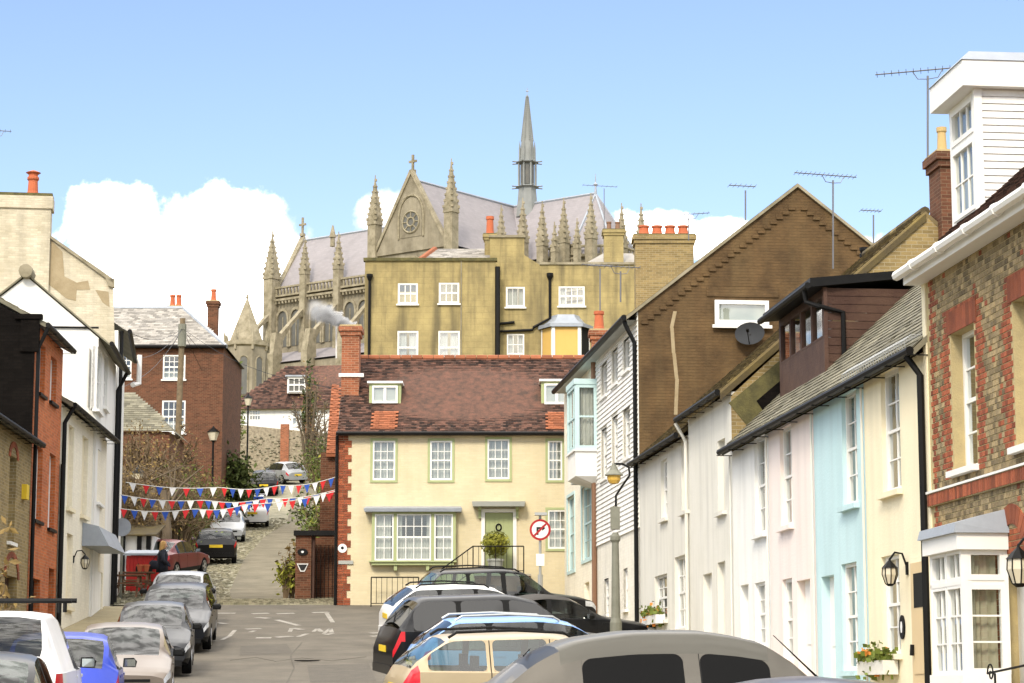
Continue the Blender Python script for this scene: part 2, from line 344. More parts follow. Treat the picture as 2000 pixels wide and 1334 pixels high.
mat('slate_cath', (.27,.25,.255), .7, (.22,.205,.21), .6, .6, .3, 3, brick=(.8,.4,(.2,.18,.2),.15))
mat('lead', (.33,.36,.40), .55, (.24,.26,.29), 2, .6, .2, 10, metal=.2)
mat('fleche_lead', (.24,.25,.24), .6, (.16,.17,.16), .8, .6, .3, 3)
mat('flint', (.36,.31,.22), .9, (.16,.13,.09), 5, .9, 1, 8)
mat('tile_red', (.105,.05,.034), .9, (.038,.026,.02), 4.5, .9, .4, 30, rnd=.8)
mat('tile_clean', (.30,.105,.048), .9, (.20,.07,.035), 3, .6, .3, 30, rnd=.3)
mat('tile_moss', (.11,.085,.05), .95, (.20,.15,.05), 1.6, .8, .5, 25, rnd=.5)
mat('slate_roof', (.19,.175,.125), .8, (.10,.092,.06), 1.2, .7, .3, 25, rnd=.4)
mat('slate_grey', (.32,.30,.27), .8, (.22,.20,.17), 1.2, .7, .3, 25, rnd=.4)
mat('moss', (.13,.115,.045), .95, (.06,.055,.028), 4, .9, .6, 30)
mat('mortar', (.46,.37,.19), .95, (.34,.28,.16), 5, .6, .4, 40)
mat('brick_piece', (.29,.215,.11), .85, (.19,.15,.09), 6, .8, .3, 60, rnd=.55)
mat('brick_red', (.30,.085,.035), .85, (.2,.055,.03), 6, .8, .3, 60, rnd=.4)
mat('green_paint', (.36,.40,.20), .6, (.31,.35,.17))
mat('pale_blue_paint', (.50,.66,.66), .6, (.45,.6,.6))
mat('grey_paint', (.35,.36,.33), .6)
mat('black_iron', (.006,.006,.006), .5, (.012,.011,.010), 5, spec=.14)
mat('grey_iron', (.19,.19,.15), .6, (.12,.12,.09), 5)
mat('brown_pipe', (.22,.12,.07), .6)
mat('brown_wood', (.055,.026,.018), .7, (.10,.055,.035), 3, .7, .4, 30)
mat('bench_wood', (.16,.085,.045), .8, (.09,.05,.03), 4)
mat('pole_wood', (.20,.15,.09), .9, (.10,.075,.045), 5, .8, .5, 30)
mat('oak_door', (.62,.48,.28), .6, (.55,.42,.24))
mat('terracotta', (.48,.13,.055), .8, (.32,.09,.045), 5)
mat('pale_pot', (.5,.36,.16), .8)
mat('asphalt', (.135,.119,.094), .9, (.088,.078,.062), .9, .9, .5, 60)
mat('lane_tarmac', (.19,.165,.115), .95, (.11,.098,.066), .9, .9, .5, 40)
mat('paving', (.34,.29,.18), .9, (.26,.215,.12), 1, .7, .3, 30, brick=(.6,.45,(.2,.17,.1),.2))
mat('kerbstone', (.34,.31,.25), .9)
mat('cobble', (.26,.235,.165), .85, (.13,.125,.075), 2, .8, .4, 30, rnd=.45)
mat('earth', (.15,.125,.055), .95, (.085,.085,.03), .6, .9, .6, 12)
mat('road_paint', (.36,.34,.30), .85, (.17,.155,.13), 5, .95)
mat('net_curtain', (.50,.48,.44), .9, (.36,.35,.32))
mat('beige_curtain', (.45,.40,.30), .9, (.36,.32,.23))
mat('blind', (.62,.40,.12), .8, (.56,.36,.10))
mat('red_paint', (.42,.018,.014), .5, (.33,.012,.01))
mat('flag_red', (.60,.025,.03), .7); mat('flag_white', (.8,.8,.8), .7); mat('flag_blue', (.03,.09,.42), .7)
mat('rope', (.7,.7,.66), .8)
mat('plate_yellow', (.75,.52,.03), .5); mat('plate_white', (.8,.8,.76), .5)
mat('sign_red', (.40,.015,.02), .5); mat('sign_white', (.8,.8,.78), .5); mat('sign_black', (.012,.012,.012), .5)
mat('galv', (.42,.43,.42), .45, (.34,.35,.34), metal=.5)
mat('aerial_metal', (.16,.16,.17), .5, metal=.4)
mat('dish_grey', (.035,.037,.04), .7, spec=.15)
mat('twig', (.15,.105,.06), .95, (.10,.07,.04)); mat('bark', (.13,.10,.065), .95, (.08,.06,.04), 4)
mat('dry_leaf', (.24,.165,.055), .9, (.15,.10,.04), 2, .8, rnd=.4)
mat('leaf_green', (.065,.085,.018), .7, (.035,.05,.012), 2, .8, rnd=.5)
mat('leaf_yellow', (.26,.25,.03), .7, (.13,.15,.02), 2, .8, rnd=.4)
mat('leaf_fresh', (.13,.16,.025), .7, (.07,.10,.018), 3, .8, rnd=.4)
mat('flower', (.6,.25,.03), .7, (.5,.05,.04), 8)
mat('dark_void', (.008,.008,.007), .9)
mat('lamp_amber', (.6,.38,.08), .15, (.5,.3,.06)); mat('lamp_glass', (.62,.56,.42), .12, (.5,.45,.34))
glass_mat('pane_glass', .86); glass_mat('lantern_glass', .8)
# ------------------------------------------------------------------ ground
def sheet(name, xs, ys, fz, m, kind='structure'):
    mb = MB(); nx = len(xs); mb.add([(x, y, fz(x, y)) for y in ys for x in xs], [(j*nx+i, j*nx+i+1, (j+1)*nx+i+1, (j+1)*nx+i) for j in range(len(ys)-1) for i in range(nx-1)])
    return mb.build(name, m, None, smooth=True, kind=kind)
ys = [-300,-80,-40,-20]+list(range(-10, 170, 2))+list(range(170, 350, 10))+[400, 500, 700, 1000, 1600, 3000]
xs = [-2500,-900,-400,-200,-120,-80]+[x for x in range(-60, 41, 2)]+[60,100,200,400,900,2500]
sheet('ground', xs, ys, lambda x, y: ground(x, y)-.08, 'earth')
def strip(name, y0, y1, fl, fr, dz, m, step=1.0, n=6):
    mb = MB(); cnt = int(round((y1-y0)/step))+1; P = []
    for j in range(cnt):
        y = y0+(y1-y0)*j/(cnt-1); a, b = fl(y), fr(y)
        for i in range(n+1):
            x = a+(b-a)*i/n; P.append((x, y, prof(y)+dz))
    mb.add(P, [(j*(n+1)+i, j*(n+1)+i+1, (j+1)*(n+1)+i+1, (j+1)*(n+1)+i) for j in range(cnt-1) for i in range(n)])
    return mb.build(name, m, None, smooth=True, kind='structure')
RX = lambda y: 8.95-.1044*y          # right-hand house line
def LX(y): return -9.28-.042*y if y < 66 else (-11.98-.084*(y-66) if y < 72.4 else -12.52-.1356*(y-72.4))
strip('road', -40, 72, lambda y: LX(y)+1.6, lambda y: RX(y)-2.0 if y < 69 else RX(y)+2, 0, 'asphalt')
def kerbed(name, y0, y1, fl, fr, side):
    o = strip(name, y0, y1, fl, fr, .12, 'paving', n=2)
    mb = MB(); y = y0; e = fr if side > 0 else fl
    while y < y1-.01:
        y2 = min(y+.9, y1); a, b = e(y), e(y2); w_ = .13*side
        mb.cur = random.random()
        mb.hexa([(a,y+.005,prof(y)-.1),(a+w_,y+.005,prof(y)-.1),(b+w_,y2-.005,prof(y2)-.1),(b,y2-.005,prof(y2)-.1),(a,y+.005,prof(y)+.125),(a+w_,y+.005,prof(y)+.125),(b+w_,y2-.005,prof(y2)+.125),(b,y2-.005,prof(y2)+.125)]); y = y2
    mb.build('kerb', 'kerbstone', o, kind='stuff')
kerbed('pavement_right', -40, 71.6, lambda y: RX(y)-1.85, lambda y: RX(y)+.1, -1)
kerbed('pavement_left', -40, 70, lambda y: LX(y)-.1, lambda y: LX(y)+1.45, 1)
strip('lane_cobble_bed', 72, 165, lambda y: lane(y)[0]-lane(y)[1]-3.4-(4 if y < 86 else 0), lambda y: lane(y)[0]+lane(y)[1]+1.3, .004, 'cobble')
strip('lane', 73.5, 165, lambda y: lane(y)[0]-lane(y)[1]*.42+.2, lambda y: lane(y)[0]+lane(y)[1]*.62, .03, 'lane_tarmac')
# cobbles beside the lane, uncountable: one mesh
mb = MB()
for i in range(11000):
    y = 72.3+(random.random()**1.4)*60; c, h = lane(y); l0 = c-h-3.2-(3.5 if y < 84 else 0); r0 = c+h+1.2
    if y > 73.6:
        l1, r1 = c-h*.42+.2, c+h*.62
        x = random.uniform(l0, l1) if random.random() < (l1-l0)/((l1-l0)+(r0-r1)) else random.uniform(r1, r0)
    else: x = random.uniform(l0, r0)
    s = random.uniform(.05, .10); t = random.uniform(.03, .07); z = prof(y); a = random.uniform(-.4, .4); mb.cur = random.random()
    dx, dy = Vector((math.cos(a)*s, math.sin(a)*s, 0)), Vector((-math.sin(a)*s*.7, math.cos(a)*s*.7, 0)); p = Vector((x, y, z-.02)); k = Vector((0, 0, t))
    mb.add([p-dx-dy, p+dx-dy, p+dx+dy, p-dx+dy, p-dx*.7-dy*.7+k, p+dx*.7-dy*.7+k, p+dx*.7+dy*.7+k, p-dx*.7+dy*.7+k], [(4,5,6,7),(0,1,5,4),(1,2,6,5),(2,3,7,6),(3,0,4,7)])
tag(mb.build('cobbles', 'cobble', None, kind='stuff'), 'worn stone cobbles edging the steep lane', 'cobbles')
# drainage setts laid in curved rows at the foot of the lane
mb = MB()
for r in range(7):
    for k in range(44):
        t = k/43; x = -10.6+4.9*t; y = 72.2+r*.42+.9*max(0, (t-.55))*2; z = prof(y)
        mb.cur = random.random(); mb.box((x, y, z-.03), (x+.095, y+.2, z+.06+random.uniform(0, .015)))
tag(mb.build('drainage_setts', 'cobble', None, kind='stuff'), 'rows of stone setts across the foot of the cobbled lane', 'setts')
# faded paint on the junction: give-way dashes, an arrow and worn letters
paint = MB()
def gp(px, py):
    r = ray(px, py); lo, hi = 30., 71.9
    for _ in range(40):
        m_ = (lo+hi)/2; p = r*(m_/r.y)
        if EYE+p.z > prof(m_): lo = m_
        else: hi = m_
    return Vector((r.x*lo/r.y, lo, prof(lo)+.006))
def stroke(pts, wpx=5):
    for (a, b) in zip(pts, pts[1:]):
        A, B = gp(*a), gp(*b); d = (B-A); d.z = 0
        if d.length < .01: continue
        nrm = Vector((-d.y, d.x, 0)).normalized(); h = .05+.11*abs(nrm.y)
        q = [A-nrm*h, B-nrm*h, B+nrm*h, A+nrm*h]; paint.poly(*[Vector((v.x, v.y, prof(v.y)+.006)) for v in q])
for s_ in ([(420,1198),(460,1198)],[(492,1199),(525,1198)],[(540,1199),(575,1198)],[(610,1197),(642,1196)],[(502,1206),(525,1208)],[(540,1211),(560,1216),(584,1222)],[(638,1198),(650,1216)],[(425,1216),(441,1219)],[(433,1250),(448,1243),(459,1231)],
           [(480,1229),(510,1228)],[(488,1235),(498,1232)],[(500,1246),(530,1246)],[(566,1234),(570,1227),(590,1230)],[(540,1245),(570,1243)],[(582,1244),(600,1238)],[(612,1234),(620,1228),(628,1234)],[(632,1238),(645,1228),(648,1236)],[(636,1240),(650,1237)],[(724,1237),(745,1236)],[(724,1243),(745,1242)]): stroke(s_)
paint.build('road_marking', 'road_paint', bpy.data.objects['road'])
# tarmac repairs, cracks and an iron cover
mat('patch_tar', (.105,.093,.075), .9, (.075,.067,.055), 3, .8, .5, 60)
for q in (((470,1262),(560,1258),(572,1276),(468,1281)), ((600,1300),(720,1296),(735,1330),(606,1333))):
    mb = MB(); mb.poly(*[Vector((v.x, v.y, prof(v.y)+.004)) for v in (gp(*k) for k in q)]); mb.build('tarmac_patch', 'patch_tar', bpy.data.objects['road'])
for q in ([(450,1290),(500,1284),(540,1292),(590,1285),(650,1291),(715,1283)], [(560,1334),(575,1305),(568,1280),(590,1255)]):
    mb = MB(); v = [gp(*k) for k in q]
    for (a, b) in zip(v, v[1:]): mb.hexa([Vector((a.x-.012,a.y-.02,prof(a.y)-.01)), Vector((b.x-.012,b.y-.02,prof(b.y)-.01)), Vector((b.x+.012,b.y+.02,prof(b.y)-.01)), Vector((a.x+.012,a.y+.02,prof(a.y)-.01)), Vector((a.x-.012,a.y-.02,prof(a.y)+.005)), Vector((b.x-.012,b.y-.02,prof(b.y)+.005)), Vector((b.x+.012,b.y+.02,prof(b.y)+.005)), Vector((a.x+.012,a.y+.02,prof(a.y)+.005))])
    mb.build('tar_seam', 'patch_tar', bpy.data.objects['road'])
mb = MB(); p = gp(600, 1290); mb.lathe((p.x, p.y, prof(p.y)-.01), [(.0001,.016),(.3,.016),(.3,0)], 16); mb.build('drain_cover', 'black_iron', bpy.data.objects['road'])
# ------------------------------------------------------------------ right-hand row: one straight line of fronts
R = Fac((8.95, 0), (-.1044, 1), (-1, 0))
def side(u, out): return Fac(R.pt(u, 0, 0)[:2], -R.N[:2] if False else (-R.N.x, -R.N.y), out)   # cross wall, u runs back from the street
def house_shell(par, u0, u1, z0, z1, holes, m, D=7, reveal=.16, F=R, near=True, sm=None):
    mb = MB(); F.wall(mb, u0, u1, z0, z1, holes, reveal)
    mb.build('wall', m, par)
    mb = MB()
    for u in (u0+.003, u1-.003): mb.poly(F.pt(u,-.004,z0), F.pt(u,-D,z0), F.pt(u,-D,z1), F.pt(u,-.004,z1))
    mb.poly(F.pt(u0,-D,z0), F.pt(u1,-D,z0), F.pt(u1,-D,z1), F.pt(u0,-D,z1)); mb.build('side_wall', sm or m, par)
def gable_roof(par, F, u0, u1, ze, slope, D, m, tw=.25, gauge=.2, over=.22, indiv=0, name='slate', thick=.018, gut=True, base='dark_void', ridge=True, gm='black_iron', vis=None, sag=0):
    """front slope with tiles, plain back slope, gutter"""
    zr = ze+slope*(D/2+over); a = F.pt(u0, over, ze); b = F.pt(u1, over, ze); c = F.pt(u1, -D/2, zr); d = F.pt(u0, -D/2, zr); e = F.pt(u1, -D-over, ze); f = F.pt(u0, -D-over, ze)
    dn = Vector((0, 0, -.1)); mb = MB(); mb.hexa([a+dn, b+dn, c+dn, d+dn, a, b, c, d]); mb.hexa([d+dn, c+dn, e+dn, f+dn, d, c, e, f]); ro = mb.build('roof', m, par)
    tile_roof(ro if False else par, a, b, c, d, tw, gauge, m, thick, indiv, name, vis, sag)
    if ridge:
        mb = MB(); n = int((u1-u0)/.45)
        for k in range(n):
            uu = u0+(u1-u0)*k/n; mb.cur = random.random(); mb.tube([F.pt(uu+.01, -D/2, zr), F.pt(uu+(u1-u0)/n-.01, -D/2, zr)], .1, 8)
        mb.build('ridge_tiles', m, ro)
    if gut:
        gutter(par, F.pt(u0, over+.05, ze-.03), F.pt(u1, over+.05, ze-.03), .06, gm)
        mb = MB(); n = int((u1-u0)/.9)
        for k in range(n+1):
            uu = u0+(u1-u0)*k/max(1, n); mb = MB(); F.box(mb, uu-.012, uu+.012, -.02, over+.1, ze-.1, ze-.085); mb.build('gutter_bracket', gm, par)
    return zr
def door(F, par, r, m='white_paint', depth=.14, panels=True, name='door'):
    u0, u1, z0, z1 = r[:4]; mb = MB(); F.box(mb, u0, u1, -depth-.05, -depth, z0, z1); o = mb.build(name, m, par)
    if panels:
        mb = MB(); w_ = u1-u0; h = z1-z0
        for (a, b, c, d) in ((.14,.45,.08,.40),(.55,.86,.08,.40),(.14,.45,.48,.9),(.55,.86,.48,.9)):
            F.box(mb, u0+w_*a, u0+w_*b, -depth, -depth+.012, z0+h*c, z0+h*d)
        mb.build('door_panel', m, o)
    mb = MB(); mb.lathe(F.pt(u0+.08, -depth+.03, z0+1.0), [(.001,-.03),(.03,-.02),(.035,0),(.03,.02),(.001,.03)], 8); mb.build('door_knob', 'black_iron', o)
    return o
def zb(u): return prof(R.pt(u, 0, 0).y)-.3     # wall foot, below the pavement
# ---- the four painted cottages of the terrace
UB = R.u(1815, 800); U4 = R.u(1692, 1000); U3 = R.u(1592, 1000); U2 = R.u(1503, 1000); U1 = R.u(1431, 1000); UG1 = R.u(1346, 1000); UCL = R.u(1249.5, 1000); UBH = R.u(1166, 1000); UEND = R.u(1105, 1000)
ZE = R.z(1806, 668, .2)
def cottage(name, label, u0, u1, m, wins, drs, blind=(), curtain=True):
    t = thing(name, label, 'house', R.pt((u0+u1)/2, 0, zb(u0)), 'row of painted cottages')
    holes = [R.rect(*w_) for w_ in wins]; dr = []
    for d_ in drs:
        r = list(R.rect(*d_)); r[2] = prof(R.pt(r[0], 0, 0).y)+.14; r[3] = max(r[3], r[2]+1.9); dr.append(tuple(r))
    house_shell(t, u0, u1, zb(u0), ZE-.02, holes+dr, m)
    for k, h in enumerate(holes):
        window(R, t, h, 2, 4, .11, sill=.09, sillm=m, curtain=[(0,.3,1,0),(.75,1,1,0)] if curtain else None, bar=.02)
    for r in dr: door(R, t, r)
    return t
tw_ = cottage('cottage', 'bright white cottage at the far end of the painted terrace', U2, U1, 'white_wall', [(1474,1495,852,1043),(1475,1495,1137,1262)], [(1447,1463,1160,1270)])
tp_ = cottage('cottage', 'pale pink cottage between the white and the blue cottages', U3, U2, 'pink_wall', [(1524,1547,832,1028),(1529,1548,1130,1290)], [(1558,1584,1132,1330)])
tb_ = cottage('cottage', 'light blue cottage between the pink and the cream cottages', U4, U3, 'blue_wall', [(1645,1674,764,987),(1645,1675,1099,1310)], [(1606,1631,1124,1340)])
tc_ = cottage('cottage', 'cream cottage with a wall lantern and oak door next to the brick house', UB, U4, 'cream_wall', [(1722,1758,720,961),(1723,1758,1084,1278)], [])
r = list(R.rect(1784,1811,1098,1340)); r[0] = UB+.12; r[2] = prof(R.pt(r[0],0,0).y)+.14
MB_ = MB(); R.box(MB_, r[0], r[1], 0.002, .03, r[2], r[3]+.08); MB_.build('door_frame', 'cream_wall', tc_)
mb = MB(); R.box(mb, r[0]+.07, r[1]-.07, .03, .045, r[2], r[3]); dd = mb.build('door', 'oak_door', tc_)
mb = MB(); R.box(mb, r[0]+.22, r[1]-.22, .045, .05, r[3]-.62, r[3]-.15); mb.build('door_pane', 'dark_void', dd)
mb = MB(); R.box(mb, r[0]+.2, r[1]-.2, .045, .058, r[2]+.2, r[2]+.7); R.box(mb, r[0]+.2, r[1]-.2, .045, .058, r[2]+.85, r[3]-.75); mb.build('door_panel', 'oak_door', dd)
mb = MB(); mb.tube([R.pt(r[1]-.2,.08,r[2]+1.25), R.pt(r[1]-.2,.09,r[2]+1.1)], .03, 8); mb.build('door_knocker', 'black_iron', dd)
# terrace roof, shared by the four cottages: each cottage carries its own length
SLT = .95
for t, (a, b) in ((tc_, (UB, U4)), (tb_, (U4, U3)), (tp_, (U3, U2)), (tw_, (U2, U1))):
    gable_roof(t, R, a, b, ZE, SLT, 7, 'slate_roof', .25, .17, .2, 300 if t in (tc_, tb_) else 200, 'slate')
    pipe(t, [R.pt(b-.02, .05, ZE-.1), R.pt(b-.02, .05, prof(R.pt(b,0,0).y))], .018, 'grey_wall', 'cable')
pipe(tc_, [R.pt(UB+.22,.24,ZE-.08), R.pt(UB+.16,.07,ZE-.35), R.pt(UB+.16,.07,prof(30)+.1)], .05)
# wire leaf guard along the near gutter
mb = MB()
for k in range(26):
    uu = UB+.1+k*.14; pts = [R.pt(uu, .28, ZE), R.pt(uu, .3, ZE+.12), R.pt(uu, .2, ZE+.2), R.pt(uu, .06, ZE+.2)]; mb.tube(pts, .006, 4)
for q in ((.3,.12),(.2,.2),(.08,.2)): mb.tube([R.pt(UB+.1, q[0], ZE+q[1]), R.pt(UB+3.6, q[0], ZE+q[1])], .006, 4)
mb.build('leaf_guard', 'galv', tc_)
# brown timber dormer on the terrace roof
DD = -.75
ua = R.u(1611, 660, DD); ub = R.u(1522, 680, DD); zt = R.z(1600, 568, DD); zb_ = ZE+SLT*(.95)-.1
dt = thing('timber_dormer', 'dark brown timber-clad dormer with a strip of windows on the slate roof', 'dormer', R.pt((ua+ub)/2, DD, zb_))
zw0, zw1 = zb_+.75, zt-.12
holes = [(ua+.1+k*(ub-ua-.2)/4+.03, ua+.1+(k+1)*(ub-ua-.2)/4-.03, zw0, zw1) for k in range(4)]
FD = Fac(R.pt(0, DD, 0)[:2], R.U[:2], (-1, 0)); mb = MB(); FD.wall(mb, ua, ub, zb_, zt, holes, .06); mb.build('front', 'brown_wood', dt)
for h in holes: window(FD, dt, h, 1, 1, .04, fm='brown_wood', fw=.03, curtain=[(0,1,.9,0)], meet=False)
Lc = 2.75; dz = .32
n = 11
for k in range(n):      # cheek boards facing the camera, each its own board
    z0 = zb_+k*(zt-zb_)/n; z1 = zb_+(k+1)*(zt-zb_)/n; d1 = min(Lc, max(.1, (z1-ZE)/SLT-.95+.1)+1.3); mb = MB()
    mb.hexa([FD.pt(ua-.012,0,z0), FD.pt(ua,0,z0), FD.pt(ua,-Lc,z0), FD.pt(ua-.012,-Lc,z0), FD.pt(ua-.03,0,z1-.012), FD.pt(ua,0,z1-.012), FD.pt(ua,-Lc,z1-.012), FD.pt(ua-.03,-Lc,z1-.012)]); mb.build('board', 'brown_wood', dt)
mb = MB(); FD.box(mb, ub-.02, ub, -Lc, 0, zb_, zt); FD.box(mb, ua-.05, ua+.05, -.05, .02, zb_, zt); mb.build('corner_post', 'brown_wood', dt)
mb = MB(); P = lambda u, d, z: FD.pt(u, d, z)
mb.hexa([P(ua-.15,.28,zt-.02), P(ub+.15,.28,zt-.02), P(ub+.15,-Lc-.1,zt+dz), P(ua-.15,-Lc-.1,zt+dz), P(ua-.15,.28,zt+.14), P(ub+.15,.28,zt+.14), P(ub+.15,-Lc-.1,zt+dz+.14), P(ua-.15,-Lc-.1,zt+dz+.14)]); mb.build('roof', 'black_iron', dt)
gutter(dt, FD.pt(ua-.18,.33,zt+.0), FD.pt(ub+.18,.33,zt+.0), .06)
pipe(dt, [FD.pt(ua+.1,.33,zt-.05), FD.pt(ua+.1,.3,zt-.25), FD.pt(ua-.07,.1,zt-.35), FD.pt(ua-.07,-.32,zt-.45), FD.pt(ua-.07,-.32,zb_+.35)], .045)
# ---- brick house at the right edge: every brick a piece
bt = thing('brick_house', 'patterned brown and red brick house with white bay window at the right edge', 'house', R.pt(UB-3, 0, zb(28)))
ZB1 = R.z(1800, 530, .28); u_n = UB-7.5
w1 = R.rect(1860,1906,640,915); w1 = (w1[0], w1[1], w1[2], w1[3])
w2 = R.rect(1981,2030,575,868); dA = list(R.rect(1957,2010,1085,1334)); dA[2] = .2
dA = tuple(dA)
holes = [w1, w2, dA]
mb = MB(); R.wall(mb, u_n, UB, zb(24), ZB1, holes, .22); mb.build('mortar_wall', 'mortar', bt)
mb = MB(); mb.poly(R.pt(UB,0.0,zb(24)), R.pt(UB,-8,zb(24)), R.pt(UB,-8,ZB1), R.pt(UB,0,ZB1)); mb.poly(R.pt(u_n,0,zb(24)), R.pt(u_n,-8,zb(24)), R.pt(u_n,-8,ZB1), R.pt(u_n,0,ZB1)); mb.build('side_wall', 'ochre_brick', bt)
zs0 = R.z(1832, 988); zs1 = R.z(1832, 962)
pl = []; plr = []
def bmat(u, z): M_ = Matrix(((*R.U, 0), (*R.N, 0), (0,0,1,0), (0,0,0,1))).transposed(); M_.translation = R.pt(u, 0, z); return M_
def mk(k):
    b = MB(); w_ = {0:.105, 1:.215, 2:.105}[k]/2; h = .0325; p = .009
    b.add([(-w_,0,-h),(w_,0,-h),(w_,0,h),(-w_,0,h),(-w_+.003,p,-h+.003),(w_-.003,p,-h+.003),(w_-.003,p,h-.003),(-w_+.003,p,h-.003)], [(4,5,6,7),(0,1,5,4),(1,2,6,5),(2,3,7,6),(3,0,4,7)]); return b
nr = 0; z = zb(24)+.04
while z < ZB1-.05:
    u = UB-.06-(nr % 2)*.057; z += .075; nr += 1
    if zs0-.02 < z < zs1+.02: continue
    while u > u_n+.1:
        u -= .115
        if any(h[0]-.06 < u < h[1]+.06 and h[2]-.04 < z < h[3]+.04 for h in holes): continue
        near_edge = any((h[0]-.36-.11*(nr//3 % 2) < u < h[1]+.36+.11*(nr//3 % 2)) and h[2]-.05 < z < h[3]+.05 for h in holes) or u > UB-.3-.11*(nr//3 % 2)
        lint = any((h[0]-.3 < u < h[1]+.3) and h[3] <= z < h[3]+.34 for h in holes)
        red = near_edge or lint or random.random() < .05
        q = R.pt(u, 0, z)-Vector((0,0,EYE)); px = 1000+FPX*q.x/q.y
        (plr if red else pl).append((0, bmat(u, z), (1/q.y if px < 2000 and z > 1.5 else 0)+random.random()*1e-4))
pieces(bt, 'brick', 'brick_piece', pl, mk, 300); pieces(bt, 'red_brick', 'brick_red', plr, mk, 300)
mb = MB(); R.box(mb, u_n, UB+.02, 0, .05, zs0, zs1); sc = mb.build('string_course', 'mortar', bt)
for k in range(int((UB-u_n)/.085)):
    uu = UB-.03-k*.085; mb = MB(); R.box(mb, uu-.035, uu+.035, .05, .062, zs0+.01, zs1-.012); mb.build('soldier_brick', 'brick_red', sc)
mb = MB(); R.box(mb, u_n, UB+.03, 0, .075, zs1, zs1+.03); mb.build('drip_ledge', 'white_paint', bt)
for h in (w1, w2):
    window(R, bt, h, 2, 4, .2, sill=.1, bar=.025, curtain=[(0,.35,1,0)])
    for k in range(9):   # gauged lintel bricks
        a = h[0]-.14+(h[1]-h[0]+.28)*k/9; b = h[0]-.14+(h[1]-h[0]+.28)*(k+1)/9-.006; mb = MB(); R.box(mb, a, b, 0, .016, h[3]+.003, h[3]+.30); mb.build('lintel_brick', 'brick_red', bt)
# arched doorway and red rubbed arch
door(R, bt, dA, depth=.2)
cu = (dA[0]+dA[1])/2; rw = (dA[1]-dA[0])/2
for k in range(15):
    a0, a1 = math.pi*k/15+.01, math.pi*(k+1)/15-.01; mb = MB()
    q = [(cu+math.cos(a)*rr, dA[3]-.12+math.sin(a)*rr) for a, rr in ((a0, rw), (a1, rw), (a1, rw+.24), (a0, rw+.24))]
    mb.prism([R.pt(x, .002, y) for x, y in q], R.N*.02); mb.build('arch_brick', 'brick_red', bt)
# eaves, white gutter, roof
mb = MB(); R.box(mb, u_n, UB+.2, -.05, .26, ZB1-.02, ZB1+.06); R.box(mb, u_n, UB+.2, .2, .26, ZB1+.06, ZB1+.14); mb.build('eaves_board', 'white_paint', bt)
mb = MB(); R.box(mb, UB+.003, UB+.16, -.3, .02, zb(30), ZB1-.02); mb.build('corner_strip', 'cream_wall', bt)
gutter(bt, R.pt(u_n,.34,ZB1+.12), R.pt(UB+.25,.34,ZB1+.12), .07, 'white_paint')
for k in range(6):
    mb = MB(); uu = UB-.6-k*1.2; mb.tube([R.pt(uu-.05,.34,ZB1+.12), R.pt(uu+.05,.34,ZB1+.12)], .085, 8); mb.build('gutter_joint', 'white_paint', bt)
gable_roof(bt, R, u_n, UB+.1, ZB1+.16, .9, 8, 'tile_red', .17, .11, .24, 120, 'tile', gut=False)
# white dormer
DW = -.55; FW = Fac(R.pt(0, DW, 0)[:2], R.U[:2], (-1, 0))
a = R.u(1908, 300, DW); b = R.u(1856, 300, DW); z1 = R.z(1885, 190, DW); z0 = ZB1+.55
wd = thing('white_dormer', 'tall white dormer with boarded cheek and lead flat roof on the brick house', 'dormer', FW.pt((a+b)/2, 0, z0))
h = (a+.1, b-.1, R.z(1880, 425, DW), R.z(1880, 205, DW)); hm = h[2]+(h[3]-h[2])*.66
h1, h2 = (h[0], h[1], h[2], hm-.04), (h[0], h[1], hm+.04, h[3])
mb = MB(); FW.wall(mb, a, b, z0-.2, z1, [h1, h2], .05); mb.build('front', 'white_paint', wd)
window(FW, wd, h1, 3, 2, .03, meet=False, curtain=[(0,1,1,0)]); window(FW, wd, h2, 3, 1, .03, meet=False, curtain=[(0,1,1,0)])
for k in range(22):
    q0 = z0-.2+k*(z1-z0+.2)/22; q1 = z0-.2+(k+1)*(z1-z0+.2)/22; mb = MB()
    mb.hexa([FW.pt(a-.03,-.08,q0), FW.pt(a,-.08,q0), FW.pt(a,-4,q0), FW.pt(a-.03,-4,q0), FW.pt(a-.012,-.08,q1-.004), FW.pt(a,-.08,q1-.004), FW.pt(a,-4,q1-.004), FW.pt(a-.012,-4,q1-.004)]); mb.build('board', 'white_wall', wd)
mb = MB(); FW.box(mb, a-.04, a+.04, -.08, .03, z0-.2, z1); FW.box(mb, b-.02, b, -4, -.01, z0-.2, z1); mb.build('corner_post', 'white_paint', wd)
mb = MB(); FW.box(mb, a-.18, b+.18, -4, .22, z1, z1+.36); mb.build('fascia', 'white_paint', wd)
mb = MB(); mb.hexa([FW.pt(a-.2,.24,z1+.36), FW.pt(b+.2,.24,z1+.36), FW.pt(b+.2,-4,z1+.36), FW.pt(a-.2,-4,z1+.36), FW.pt(a-.1,.1,z1+.5), FW.pt(b+.1,.1,z1+.5), FW.pt(b+.1,-4,z1+.52), FW.pt(a-.1,-4,z1+.52)]); mb.build('lead_roof', 'lead', wd)
